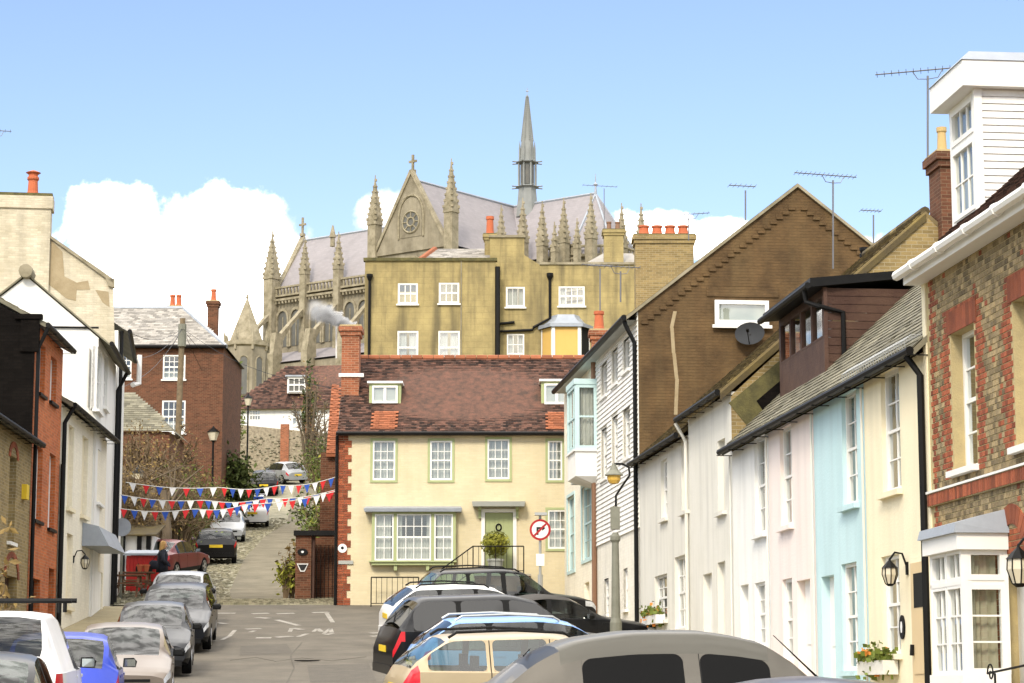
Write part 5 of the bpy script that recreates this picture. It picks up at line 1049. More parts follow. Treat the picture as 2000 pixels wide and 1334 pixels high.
ab = L1.rect(42,56,949,978); al = thing('alarm_box', 'yellow alarm box on the left brick wall', 'alarm box', L1.pt(ab[0], .1, ab[2])); mb = MB(); L1.box(mb, ab[0], ab[0]+.35, 0, .12, ab[2], ab[3]); mb.build('case', 'plate_yellow', al)
# low cream house
ch_ = thing('cream_house', 'low cream house with a grey door hood and wall lantern on the left', 'house', L1.pt((ur1+uc1)/2, 0, base(L1, ur1)))
zC = L1.z(157, 806, .2); hs = [L1.rect(*q) for q in ((132,143,830,994),(159,171,852,1009))]; lo = [L1.rect(129,141,1042,1186)]; dr = list(L1.rect(186,199,1116,1234)); uc1 = max(uc1, dr[1]+.2); dr[2] = prof(66)+.1
house_shell(ch_, ur1, uc1, base(L1, ur1), zC, hs+lo+[tuple(dr)], 'cream_brick', D=6, F=L1)
for h in hs+lo: mb = MB(); L1.box(mb, h[0], h[1], -.17, -.12, h[2], h[3]); L1.box(mb, h[0]-.08, h[1]+.08, -.1, .1, h[2]-.1, h[2]); mb.build('blind_window', 'cream_wall', ch_)
door(L1, ch_, dr); gable_roof(ch_, L1, ur1, uc1, zC, .6, 6, 'slate_roof', .25, .2, .3, 100, 'slate')
pipe(ch_, [L1.pt(ur1+.15,.32,zC-.05), L1.pt(ur1+.12,.08,zC-.5), L1.pt(ur1+.12,.08,prof(60))], .06)
hd = L1.rect(160,196,1036,1074); mb = MB(); mb.prism([L1.pt(hd[0],.005,hd[2]), L1.pt(hd[0],.75,hd[2]), L1.pt(hd[0],.45,hd[3]), L1.pt(hd[0],.005,hd[3]+.1)], L1.U*(hd[1]-hd[0])); mb.build('door_hood', 'lead', ch_)
# mid white house
u0, u1 = 0.0, L2.u(221, 950); zM = L2.z(205, 652, .25)
mw = thing('white_house', 'white gabled house rising above the low cream house', 'house', L2.pt(3, 0, base(L2, 0)))
hs = [L2.rect(189,198,680,806), L2.rect(203,210,690,800), L2.rect(190,199,880,985)]
house_shell(mw, u0, u1, base(L2, 0), zM, hs, 'white_wall', D=6.4, F=L2)
for h in hs: window(L2, mw, h, 2, 4, .1, sill=.1, curtain=[(0,1,1,0)])
G2 = Fac(L2.pt(-.01, 0, 0)[:2], (L2.N.x*-1, L2.N.y*-1), (0, -1)); ax_, az_ = G2.hit(52, 540); DM = 2*ax_
mb = MB(); mb.poly(G2.pt(0,0,zM-3), G2.pt(DM,0,zM-3), G2.pt(DM,0,zM), G2.pt(ax_,0,az_), G2.pt(0,0,zM)); mb.build('gable', 'white_wall', mw)
s_ = (az_-zM)/ax_; mb = MB()
for f in (0, 1):
    e = [(-.35, zM-.35*s_+.05), (ax_, az_+.05)]; q = [L2.pt(u_, -(e[k][0] if f == 0 else DM-e[k][0]), e[k][1]) for u_, k in ((-.1,0),(u1,0),(u1,1),(-.1,1))]; mb.hexa([p for p in q]+[p+Vector((0,0,.055)) for p in q])
mb.build('roof', 'slate_roof', mw)
mb = MB(); mb.tube([G2.pt(ax_,.3,az_+.12), G2.pt(ax_,-.5,az_+.12)], .2, 10); mb.build('ridge_tile', 'stone_shaft', mw)
gutter(mw, L2.pt(-.25,.4,zM-.2), L2.pt(u1,.4,zM-.2), .07); pipe(mw, [L2.pt(u1-.3,.36,zM-.25), L2.pt(u1-.3,.09,zM-.8), L2.pt(u1-.3,.09,prof(72))], .06)
pipe(mw, [G2.pt(0,.05,G2.z(150,640)), G2.pt(2.6,.05,G2.z(150,640))], .03, 'black_iron', 'cable')
# big old white house with the broad chimney
bw_ = thing('old_white_house', 'tall old house with peeling cream render and a broad chimney at upper left', 'house', L3.pt(3, 0, base(L3, 0)))
u1 = L3.u(238, 950); zb3 = L3.z(230, 575, .2); house_shell(bw_, 0, u1, base(L3, 0), zb3, [L3.rect(226,231,820,900)], 'white_wall', D=7, F=L3)
G3 = Fac(L3.pt(-.02, 0, 0)[:2], (L3.N.x*-1, L3.N.y*-1), (0, -1)); g = lambda x, y, d=0: G3.pt(G3.u(x, y), d, G3.z(x, y))
zlow = G3.z(100, 800); mb = MB(); mb.poly(g(221,552), g(98,466), g(0,400), G3.pt(8,0,G3.z(0,400)), G3.pt(8,0,zlow), G3.pt(0,0,zlow)); gw3 = mb.build('gable_wall', 'old_cream', bw_)
mb = MB(); A, B = G3.u(98, 470), 8; 
G3.box(mb, A, B, -.6, .12, zlow, G3.z(50, 408)); G3.box(mb, A-.06, B, -.66, .18, G3.z(50, 408), G3.z(50, 384)); st_ = mb.build('chimney', 'old_cream', bw_)
mb = MB(); G3.box(mb, A-.04, B, -.64, .16, G3.z(50, 384), G3.z(50, 378)); mb.build('moss_cap', 'moss', st_)
c = g(63, 378, -.2); mb = MB(); mb.lathe(c, [(.2,0),(.17,.1),(.15,.45),(.19,.5),(.19,.56),(.15,.6),(.15,.66),(.24,.72),(.05,.8)], 14); mb.build('chimney_pot', 'terracotta', st_)
mb = MB(); pts = [(100,470),(122,492),(126,540),(150,552),(172,548),(176,566),(150,566),(148,588),(128,582),(112,568),(94,555),(97,520)]; mb.prism([g(x, y, .004) for x, y in pts], G3.N*.006); mb.build('bare_patch', 'bare_render', gw3)
mb = MB(); pts = [(186,566),(212,570),(214,600),(200,590)]; mb.prism([g(x, y, .004) for x, y in pts], G3.N*.006); mb.build('bare_patch', 'bare_render', gw3)
mb = MB(); mb.prism([g(222,546,.1), g(98,460,.1), g(98,466,.1), g(222,555,.1)], -G3.N*.4); mb.build('verge_coping', 'stone_shaft', bw_)
mb = MB(); mb.prism([g(206,545,.1), g(224,545,.1), g(224,562,.1), g(212,560,.1)], -G3.N*.3); mb.build('kneeler', 'stone_shaft', bw_)
mb = MB(); mb.poly(L3.pt(0,.3,zb3-.05), L3.pt(u1,.3,zb3-.05), L3.pt(u1,-7,zb3+5), L3.pt(0,-7,zb3+5)); mb.build('roof', 'slate_roof', bw_); gutter(bw_, L3.pt(.2,.35,zb3), L3.pt(u1,.35,zb3), .08); pipe(bw_, [L3.pt(.15,.1,zb3), L3.pt(.15,.1,prof(72))], .06)
mb = MB(); mb.tube([L3.pt(u1-.6,.3,zb3-.9), L3.pt(u1-.2,.5,zb3-.8), L3.pt(u1-.2,.5,zb3+.2)], .09, 8); mb.build('flue', 'white_paint', bw_)
# ------------------------------------------------------------------ brick Georgian house on the bank
BF = Fac((0, 118), (1, 0), (0, -1)); gh = thing('georgian_house', 'square brown brick house with a hipped slate roof on the bank', 'house', (-17, 118, 15))
a, b = BF.u(180, 680), BF.u(437, 680); z0 = prof(118)+1; z1 = BF.z(330, 678)
hs = [BF.rect(*q) for q in ((228,257,690,740),(318,362,693,741),(316,362,782,846))]
house_shell(gh, a, b, z0, z1, hs, 'dark_brick', D=8, F=BF, sm='dark_brick')
for h in hs: window(BF, gh, h, 4 if h[1]-h[0] > 1 else 3, 4, .06, sill=.08, bar=.035, fw=.08, curtain=[(0,1,.35,0)])
ra, rb = at(215, 602, 122), at(358, 602, 122); A, B, C, D = BF.pt(a-.2,.25,z1), BF.pt(b+.15,.25,z1), BF.pt(b+.15,-8.2,z1), BF.pt(a-.2,-8.2,z1)
mb = MB(); mb.poly(A,B,rb,ra); mb.poly(B,C,rb); mb.poly(C,D,ra,rb); mb.poly(D,A,ra); mb.build('roof', 'slate_grey', gh); tile_roof(gh, A, B, rb, ra, .3, .2, 'slate_grey', .02, 200, 'slate')
mb = MB(); mb.tube([B, rb], .12, 6); mb.tube([ra, rb], .12, 6); mb.build('hip_lead', 'lead', gh); gutter(gh, A, B, .1)
chimney(gh, at(343, 600, 123), .75, .6, ra.z-1, at(343, 600, 123).z, 'dark_brick', 2, ph=.62, pr=.15)
chimney(gh, at(416, 640, 123), .55, .6, z1-1, at(416, 590, 123).z, 'dark_brick', 1, ph=.65, pr=.15)
ob = thing('outbuilding', 'small brick outbuilding with a mossy slate roof below the Georgian house', 'outbuilding', (-17.5, 108, 13))
A, B, C, D = at(205,842,106), at(338,842,106), at(262,768,109), at(225,768,109); mb = MB(); mb.poly(A,B,C,D); mb.poly(B, B+Vector((0,6,0)), C); mb.build('roof', 'slate_roof', ob); tile_roof(ob, A, B, C, D, .28, .2, 'slate_roof', .02, 120, 'slate')
mb = MB(); mb.box((A.x+.2, 106.2, prof(106)), (B.x-.2, 111, A.z)); mb.build('wall', 'dark_brick', ob)
# white house with the brown roof and the flint wall at the top of the lane
wh = thing('hill_house', 'white house with a brown tiled roof and dormer above the flint wall', 'house', (-17, 178, 24))
WF = Fac((0, 176), (1, 0), (0, -1)); a, b = WF.u(444, 800), WF.u(700, 800); z1 = WF.z(550, 797); hs = [WF.rect(*q) for q in ((486,510,800,822),(570,600,800,830))]
house_shell(wh, a, b, prof(176)-1, z1, hs, 'white_wall', D=8, F=WF)
for h in hs: window(WF, wh, h, 4, 2, .06, bar=.05, fw=.09)
A, B, C, D = at(438,800,175.6), at(720,797,175.6), at(700,712,180), at(560,716,180); mb = MB(); mb.poly(A,B,C,D); mb.poly(A, D, Vector((A.x, 184, A.z))); mb.build('roof', 'tile_red', wh); tile_roof(wh, A, B, C, D, .25, .2, 'tile_red', .03, 0, 'tile')
DF = Fac((0, 176.6), (1, 0), (0, -1)); r = DF.rect(561,598,736,768); mb = MB(); DF.box(mb, r[0], r[1], -2.5, 0, r[2], r[3]); dm = mb.build('dormer', 'white_wall', wh); mb = MB(); DF.box(mb, r[0]-.15, r[1]+.15, -2.6, .2, r[3], r[3]+.12); mb.build('dormer_roof', 'lead', dm); window(DF, wh, (r[0]+.1, r[1]-.1, r[2]+.1, r[3]-.1), 3, 2, 0, bar=.06, d0=.05, panes=False, name='dormer_window'); mb = MB(); DF.box(mb, r[0]+.12, r[1]-.12, .004, .01, r[2]+.12, r[3]-.12); mb.build('dormer_glass', 'lead_glass', dm)
fw_ = thing('flint_wall', 'old flint garden wall with brick piers at the top of the lane', 'wall', at(530, 900, 163))
a, b = at(430, 900, 163), at(670, 900, 163); zt = at(530, 826, 163).z; mb = MB(); mb.hexa([(a.x,163,prof(163)-1),(b.x,163,prof(163)-1),(b.x,163.5,prof(163)-1),(a.x,163.5,prof(163)-1),(a.x,163,zt),(b.x,163,at(640,850,163).z),(b.x,163.5,at(640,850,163).z),(a.x,163.5,zt)]); mb.build('wall', 'flint', fw_)
for px in (437, 556, 605): c = at(px, 860, 162.95); mb = MB(); mb.box((c.x-.3,162.85,prof(163)-1), (c.x+.3,163.2,zt-.1)); mb.build('brick_pier', 'red_brick', fw_)
mb = MB()
for k in range(260):    # flints proud of the mortar
    x = random.uniform(a.x+.2, b.x-.2); z = random.uniform(prof(163), zt-.8); s = random.uniform(.08,.16); mb.cur = random.random(); mb.add([(x-s,163,z),(x,163,z-s*.7),(x+s,163,z),(x,163,z+s*.7),(x,162.9,z)], [(0,1,4),(1,2,4),(2,3,4),(3,0,4)])
mb.build('flints', 'cobble', fw_, kind='stuff')
# ------------------------------------------------------------------ cars
def paint(name, c, metal=.3, rough=.32, coat=.14): return mat(name, c, rough, tuple(x*.85 for x in c), 1.5, .5, metal=metal*.25, spec=.25, coat=coat)
paint('car_black', (.004,.004,.005), 0); paint('car_gold', (.40,.32,.20), .5); paint('car_white', (.75,.75,.74), 0); paint('car_blue', (.02,.045,.36), .3); paint('car_silver', (.30,.31,.32), .6); paint('car_grey', (.022,.023,.026), .3)
paint('car_red', (.13,.012,.016), .3); paint('car_taupe', (.095,.086,.07), .3, .38); paint('car_roof_taupe', (.085,.08,.065), .4, .4); paint('car_navy', (.008,.009,.012)); paint('car_lightblue', (.16,.32,.66), .3); paint('car_lilac', (.05,.046,.058), .5); paint('car_beige', (.17,.14,.115), .5)  # roof taupe darker than body: shading of the vintage car's top painted in
glass_mat('car_glass', .93, (.26,.30,.28)); glass_mat('car_glass_green', .93, (.50,.64,.56)); glass_mat('car_glass_dark', .97, (.02,.022,.022)); mat('open_window', (.004,.004,.004), .3, spec=.08); mat('seat_cloth', (.03,.03,.032), .9); mat('mirror', (.5,.55,.55), .05, metal=.9)
mat('tyre', (.009,.009,.009), .9, spec=.1); mat('alloy', (.45,.45,.46), .3, metal=.8); mat('trim', (.009,.009,.009), .6, spec=.15); mat('tail_red', (.50,.012,.02), .15, (.35,.006,.01)); mat('head_glass', (.62,.63,.64), .08, (.35,.36,.38), 12, .8); mat('amber', (.7,.28,.03), .2); mat('vinyl', (.045,.04,.035), .7)
def interp(P, x):
    if x <= P[0][0]: return P[0][1]
    for (a, b), (c, d) in zip(P, P[1:]):
        if x <= c: return b+(d-b)*(x-a)/(c-a)
    return P[-1][1]
def make_car(name, label, colour, loc, head, L, W, top, belt, wind, rear, sides, wheels=(.8, 3.4), wr=.31, tail=(.62, 1.0), hl=True, high_tail=False, rails=False, roofm=None, glass='car_glass', plate='plate_yellow', round_=.12, arch=.36, rail_m='trim', cladding=None, lift=0, group='cars parked in the street', wiper=True, seams=(), spoiler=False, tail_len=.22, hs=1.0, pillars=True, fillet=.07, wf=.86):
    """x runs from the nose (0) to the tail (L); loft of rings, glass and lamps taken out of the same surface"""
    if hs != 1: top = [(a, b*hs) for a, b in top]; belt = [(a, b*hs) for a, b in belt]
    y = loc[1]; e = .4; gx = (ground(loc[0]+e, y)-ground(loc[0]-e, y))/(2*e) if not lift else 0; gy = (prof(y+e)-prof(y-e))/(2*e); n = Vector((-gx*0, -gy, 1)).normalized(); h = Vector((math.cos(head), math.sin(head), 0)); h = (h-n*h.dot(n)).normalized(); sd_ = n.cross(h)
    M_ = Matrix(((*(-h), 0), (*(-sd_), 0), (*n, 0), (0,0,0,1))).transposed(); M_.translation = Vector((loc[0], loc[1], prof(y)+.035+lift))
    t = thing(name, label, 'van' if 'van' in name else ('pickup' if 'pickup' in name else 'car'), (0,0,0), group); t.matrix_world = M_; t.matrix_basis = M_
    off = -L/2
    xs = {0, .05, .15, .32, L, L-.05, L-.14, L-tail_len, wind[0], wind[1], rear[0], rear[1]}
    for s in sides: xs |= {s[0], s[1]}
    for p in top+belt: xs.add(p[0])
    for wx in wheels:
        for k in range(9): xs.add(round(wx+arch*math.cos(math.pi*k/8), 4))
    x = .5
    while x < L-.4: xs.add(round(x, 3)); x += .35
    key = {wind[0], wind[1], rear[0], rear[1], 0, L, L-tail_len, .32}|{v for s in sides for v in s}; X = []
    for v in sorted(v for v in xs if 0 <= v <= L):
        if X and v-X[-1] < .025:
            if v in key and X[-1] not in key: X[-1] = v
            elif v in key: X.append(v)
            continue
        X.append(v)
    rings = []
    for x in X:
        tp = sum(interp(top, x+d_) for d_ in (-.14,-.09,-.045,0,.045,.09,.14))/7; bl = min(interp(belt, x), tp-.015); w_ = W/2
        ed = min(x, L-x); w_ *= 1-round_*max(0, 1-ed/.34)**2.0
        if x < L*.3: w_ *= 1-.05*(1-x/(L*.3))
        zb_ = .20+.10*max(0, 1-ed/.5)
        for wx in wheels:
            if abs(x-wx) < arch: zb_ = max(zb_, .24+math.sqrt(max(0, arch*arch-(x-wx)**2))*1.05)
        zb_ = min(zb_, bl-.12); hh = tp-bl; cab = min(1, hh/.35); y6 = .93*w_-.30*hh-.14*w_*(1-cab)
        z1, z2, z3 = max(zb_+.01, .36), max(zb_+.02, bl*.62), max(zb_+.03, bl*.82)
        half = [(.93*w_, zb_), (.985*w_, z1), (w_, z2), (.995*w_, z3), (.975*w_, bl-.02), (.94*w_, bl), (y6, bl+hh*(wf if cab > .5 else .5)), (y6*.90, tp-.03*cab-.008), (y6*.5, tp-.004), (0, tp+.004)]
        rings.append([Vector((x+off, -yy, z)) for yy, z in half]+[Vector((x+off, yy, z)) for yy, z in half[-2::-1]])
    nr = len(rings[0]); groups = {}
    mid = lambda a, b, r: r[0]-.001 <= a and b <= r[1]+.001
    for i in range(len(X)-1):
        a, b = X[i], X[i+1]
        for k in range(nr-1):
            kk = min(k, nr-2-k); rt = 'L' if k < nr/2 else 'R'; g = 'body'
            if kk == 5:
                for j, s in enumerate(sides):
                    if mid(a, b, s): g = 'side_window_%d%s' % (j, rt)
            if pillars and kk == 5 and g == 'body' and sides[0][1] <= a+.001 and b <= sides[-1][1]+.001: g = 'pillar_%d%s' % (sum(1 for s in sides if s[1] <= a+.001), rt)
            if pillars and kk == 4 and sides[0][0] <= a+.001 and b <= sides[-1][1]+.001: g = 'window_trim'+rt
            if kk >= 7 and mid(a, b, wind): g = 'windscreen'
            if kk >= 7 and mid(a, b, rear): g = 'rear_window'
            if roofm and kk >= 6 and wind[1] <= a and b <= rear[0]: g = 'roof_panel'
            if kk in (3,) and a >= L-tail_len-.001: g = 'tail_light'+rt
            if high_tail and kk in (3, 4, 5) and a >= L-tail_len-.001: g = 'tail_light'+rt
            if hl and kk == 3 and b <= .321: g = 'headlight'+rt
            if kk == 0: g = cladding or 'sill'
            groups.setdefault(g, []).append((i*nr+k, i*nr+k+1, (i+1)*nr+k+1, (i+1)*nr+k))
    V = [p for r in rings for p in r]
    for end, i in (('front', 0), ('rear', len(X)-1)):
        for k in range((nr-1)//2): groups.setdefault('body', []).append((i*nr+k, i*nr+k+1, i*nr+nr-2-k, i*nr+nr-1-k))
    part = {}
    for g, F in groups.items():
        used = sorted({v for f in F for v in f}); mp = {v: q for q, v in enumerate(used)}; mb = MB(); mb.v = [tuple(V[v]) for v in used]; mb.f = [[mp[v] for v in f] for f in F]; mb.r = [0]*len(F)
        nm = 'pillar' if g.startswith('pillar') else g.rstrip('LR') if ('light' in g or 'trim' in g) else ('side_window' if g.startswith('side') else g)
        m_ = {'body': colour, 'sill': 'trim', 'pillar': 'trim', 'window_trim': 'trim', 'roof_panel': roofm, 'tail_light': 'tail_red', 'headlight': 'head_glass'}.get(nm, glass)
        o = mb.build(nm, m_, t, smooth=True, local=True); part[g] = o
        if nm == 'body':
            md = o.modifiers.new('split', 'EDGE_SPLIT'); md.split_angle = RAD(38)
    bd = part['body']
    def rp(x, k):
        for i in range(len(X)-1):
            if x <= X[i+1]+1e-6: f = max(0, (x-X[i])/(X[i+1]-X[i])); return rings[i][k].lerp(rings[i+1][k], f)
        return rings[-1][k]
    for s in sides:          # rounded corners of the side windows
        for (ka, kb, sg) in ((5, 6, -1), (nr-6, nr-7, 1)):
            for (x0, dx) in ((s[0], 1), (s[1], -1)):
                for (k0, k1) in ((ka, kb), (kb, ka)):
                    if (rp(x0, k1)-rp(x0, k0)).length < .12: continue
                    q = lambda a, b: rp(x0+dx*a, k0).lerp(rp(x0+dx*a, k1), min(1, b/max(.05, (rp(x0+dx*a, k1)-rp(x0+dx*a, k0)).length)))+Vector((0, sg*.004, .0))
                    r = fillet; mb = MB(); mb.poly(q(0, 0), *[q(r*(1-math.sin(t_)), r*(1-math.cos(t_))) for t_ in [j*math.pi/10 for j in range(6)]]); mb.build('window_corner', colour if not pillars else 'trim', bd, local=True)
    xr = rear[0] if L-rear[1] < 1 else rear[1]       # seats and dashboard seen through the glass
    for sx in [wind[1]+.45, min(xr-.5, wind[1]+1.35)]:
        for sy in (-.36, .36):
            mb = MB(); hz = interp(belt, sx); mb.hexa([(sx+off,sy-.22,.35),(sx+off+.16,sy-.22,.35),(sx+off+.16,sy+.22,.35),(sx+off,sy+.22,.35),(sx+off+.14,sy-.2,hz+.02),(sx+off+.24,sy-.2,hz+.02),(sx+off+.24,sy+.2,hz+.02),(sx+off+.14,sy+.2,hz+.02)]); mb.box((sx+off+.18,sy-.11,hz+.03), (sx+off+.27,sy+.11,min(hz+.2, interp(top, sx+.2)-.08))); mb.build('seat', 'seat_cloth', t, local=True)
    mb = MB(); mb.box((wind[0]+off+.1, -W/2+.18, .4), (wind[0]+off+.5, W/2-.18, interp(belt, wind[0]+.3)-.03)); mb.box((wind[1]+off, -W/2+.14, .32), (xr+off-.1, W/2-.14, .4)); mb.build('dashboard', 'seat_cloth', t, local=True)
    mb = MB(); mb.box((off+.25, -W/2+.12, .22), (off+L-.25, W/2-.12, .5)); mb.build('underbody', 'trim', t, local=True)
    for wx in wheels:
        for s in (-1, 1):
            yc = s*(W/2-.12); mb = MB(); c = Vector((wx+off, yc, wr)); w2 = .1
            def circ(r, yy): return [c+Vector((r*math.cos(q*math.pi/11), yy, r*math.sin(q*math.pi/11))) for q in range(22)]
            mb.loft([circ(wr*.62, -s*w2), circ(wr*.94, -s*w2), circ(wr, -s*w2*.6), circ(wr, s*w2*.6), circ(wr*.94, s*w2), circ(wr*.66, s*w2)]); wo = mb.build('wheel', 'tyre', t, smooth=False, local=True)
            mb = MB()
            for q in range(5):
                an = q*2*math.pi/5; d1 = Vector((math.cos(an), 0, math.sin(an))); d2 = Vector((-d1.z, 0, d1.x)); f_ = Vector((0, s*(w2+.012), 0)); mb.poly(c+f_+d2*.05, c+f_+d1*wr*.62+d2*.035, c+f_+d1*wr*.62-d2*.035, c+f_-d2*.05)
            mb.loft([circ(wr*.60, s*(w2+.005)), circ(wr*.67, s*(w2+.012)), circ(wr*.67, s*w2)], False); mb.loft([circ(.06, s*(w2+.014)), circ(.04, s*(w2+.02))]); mb.build('rim', 'alloy', wo, local=True)
    mirx = wind[0]+.38
    for s in (-1, 1):
        zb_ = interp(belt, mirx)+.06; mb = MB(); c = Vector((mirx+off, s*(W/2+.08), zb_)); mb.loft([[c+Vector((dx, sy*q*s, sz*q)) for sy, sz in ((-.1,-.06),(.09,-.065),(.11,.02),(.06,.075),(-.09,.07))] for dx, q in ((-.08,.6),(-.03,1),(.05,1))]); mo = mb.build('wing_mirror', 'trim', t, local=True)
        mb = MB(); mb.box((c.x+.051, c.y-.075, c.z-.05), (c.x+.056, c.y+.085, c.z+.055)); mb.build('mirror_glass', 'mirror', mo, local=True)
    zr_ = .58*interp(belt, L-.1)+.0; mb = MB(); mb.box((off+L+.002, -.27, zr_+.12), (off+L+.018, .27, zr_+.24)); mb.build('number_plate', plate, t, local=True)
    mb = MB(); mb.box((off-.018, -.27, .34), (off-.002, .27, .45)); mb.build('number_plate', 'plate_white', t, local=True)
    mb = MB(); mb.box((off-.012, -W*.28, .5), (off+.05, W*.28, interp(top, .05)-.08)); mb.build('grille', 'trim', t, local=True)
    mb = MB(); mb.box((off+L-.08, -W*.40, .3), (off+L+.03, W*.40, .47)); mb.build('rear_bumper', colour, t, local=True)
    mb = MB(); mb.box((off-.03, -W*.38, .22), (off+.08, W*.38, .33)); mb.build('front_bumper', 'trim', t, local=True)
    if rails:
        for s in (-1, 1):
            x0, x1 = wind[1]+.2, rear[0]-.05; yy = s*(W/2*.93-.3*(interp(top, x0)-interp(belt, x0)))*.9; pts = [(x0+off, yy, interp(top, x0)-.02), (x0+.12+off, yy, interp(top, x0)+.05), ((x0+x1)/2+off, yy, interp(top, (x0+x1)/2)+.06), (x1-.12+off, yy, interp(top, x1-.1)+.05), (x1+off, yy, interp(top, x1)-.02)]; mb = MB(); mb.tube(pts, .022, 6); mb.build('roof_rail', rail_m, t, local=True)
    for sx in seams:      # door gaps
        i = min(range(len(X)), key=lambda q: abs(X[q]-sx)); 
        for s in (0, 1):
            rr = rings[i] if s == 0 else rings[i][::-1]; mb = MB(); sg = -1 if s == 0 else 1
            for k in range(1, 6):
                p, q = rr[k], rr[k+1]; o_ = Vector((0, sg*.003, 0)); d_ = Vector((.007, 0, 0)); mb.poly(p-d_+o_, p+d_+o_, q+d_+o_, q-d_+o_)
            mb.build('door_gap', 'trim', bd, local=True)
            zz_ = rr[4].z-.09; mb = MB(); yy = rr[4].y*1.0+sg*.02; mb.box((sx+off-.26, min(yy, yy-sg*.03), zz_-.02), (sx+off-.08, max(yy, yy-sg*.03), zz_+.015)); mb.build('door_handle', colour, t, local=True)
    if wiper:
        x0 = rear[1]-.05; mb = MB(); 
        z_ = interp(top, x0)+.02; mb.tube([(x0+off, .05, z_), (x0-.12+off, -.3, interp(top, x0-.12)+.025)], .008, 4); mb.build('wiper', 'trim', t, local=True)
    return t
hatch = dict(L=3.95, W=1.70, top=[(0,.60),(.1,.70),(.95,.92),(1.75,1.40),(2.3,1.46),(3.2,1.42),(3.72,1.0),(3.9,.9),(3.95,.7)], belt=[(0,.58),(.1,.66),(.95,.88),(3.6,.97),(3.95,.68)], wind=(.95,1.75), rear=(3.2,3.72), sides=[(1.25,2.25),(2.35,3.15)], wheels=(.72,3.2), seams=(1.2,2.3,3.15))
saloon = dict(L=4.5, W=1.78, top=[(0,.58),(.12,.70),(1.35,.92),(2.1,1.36),(2.7,1.42),(3.2,1.36),(3.85,1.02),(4.4,.96),(4.5,.7)], belt=[(0,.56),(.12,.66),(1.35,.88),(3.8,.95),(4.4,.92),(4.5,.68)], wind=(1.35,2.1), rear=(3.2,3.85), sides=[(1.7,2.6),(2.7,3.45)], wheels=(.85,3.6), seams=(1.5,2.65,3.5))
estate = dict(L=4.75, W=1.83, top=[(0,.60),(.12,.72),(1.3,.95),(2.05,1.42),(2.6,1.49),(4.1,1.46),(4.62,1.05),(4.72,.95),(4.75,.7)], belt=[(0,.58),(.12,.68),(1.3,.90),(4.6,.98),(4.75,.68)], wind=(1.3,2.05), rear=(4.12,4.62), sides=[(1.65,2.55),(2.65,3.45),(3.55,4.4)], wheels=(.9,3.75), seams=(1.5,2.6,3.5), rails=True)
suv = dict(L=4.75, W=1.92, top=[(0,.78),(.1,.95),(1.2,1.12),(1.85,1.72),(2.4,1.82),(4.2,1.78),(4.6,1.2),(4.72,1.08),(4.75,.8)], belt=[(0,.76),(.1,.9),(1.2,1.08),(4.6,1.16),(4.75,.78)], wind=(1.2,1.85), rear=(4.22,4.6), sides=[(1.5,2.45),(2.57,3.4),(3.5,4.35)], wheels=(.9,3.75), wr=.37, arch=.43, seams=(1.4,2.5,3.45))
def place(px, py, Yd): r = ray(px, py); return (r.x*Yd/r.y, Yd)
def C(d, **k): q = dict(d); q.update(k); return q
ER = RAD(24)
# right-hand row, tails towards the road
def right(name, label, colour, tailpx, Yd, spec, ang=24, **k):
    x = place(tailpx, 1250, Yd)[0]; a = RAD(ang); Lh = spec['L']/2; wv = spec['W']/2
    return make_car(name, label, colour, (x+math.cos(a)*Lh+.0, Yd+math.sin(a)*Lh), a, **C(spec, **k))
right('parked_car', 'black off-roader with a pale roof nearest the yellow house', 'car_black', 806, 60.5, suv, 15, hs=.93, rails=True, glass='car_glass_green')
right('parked_car', 'white estate car between two black off-roaders', 'car_white', 752, 56.5, C(estate, L=4.7), 14, glass='car_glass')
right('parked_car', 'black convertible with a dark soft roof beside the white estate', 'car_black', 905, 53.5, saloon, 14, roofm='vinyl')
right('parked_car', 'glossy black off-roader with red tail lamps in the right-hand row', 'car_black', 748, 44.5, suv, 16, hs=.98, high_tail=False, glass='car_glass_dark')
right('parked_car', 'blue estate car with roof rails behind the gold estate', 'car_lightblue', 800, 40.0, estate, 12, rail_m='galv', roofm='car_lightblue')
right('parked_car', 'gold estate car with tall red tail lamps', 'car_gold', 768, 33.6, estate, 14, hs=.97, pillars=False, high_tail=True, glass='car_glass_green')
right('parked_car', 'dark grey saloon half hidden behind the vintage car', 'car_lilac', 868, 26.0, saloon, 12)
vint = dict(L=4.9, W=1.72, top=[(0,.72),(.15,.95),(1.4,1.10),(1.72,1.42),(2.0,1.58),(2.5,1.66),(3.2,1.66),(3.8,1.58),(4.2,1.40),(4.45,1.18),(4.7,1.02),(4.9,.7)], belt=[(0,.70),(.15,.9),(1.4,1.02),(2.0,1.04),(3.9,1.04),(4.9,.66)], wind=(1.4,1.95), rear=(3.95,4.25), sides=[(1.95,2.62),(2.78,3.75)], wheels=(.95,3.9), wr=.34, round_=.3, seams=(2.66,), rails=False)
x = place(965, 1250, 22.0)[0]
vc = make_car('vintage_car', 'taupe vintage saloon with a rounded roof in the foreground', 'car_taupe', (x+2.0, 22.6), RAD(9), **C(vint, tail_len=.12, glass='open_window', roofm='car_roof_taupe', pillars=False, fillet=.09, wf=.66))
mb = MB(); mb.tube([(-1.15, .62, 1.08), (-.95, .63, 1.25), (-.55, .64, 1.62)], [.018,.01,.004], 6); mb.build('aerial', 'black_iron', vc, local=True)
right('parked_car', 'dark car whose roof just shows under the vintage car', 'car_lilac', 1080, 16.4, C(saloon), 8, hs=.95)
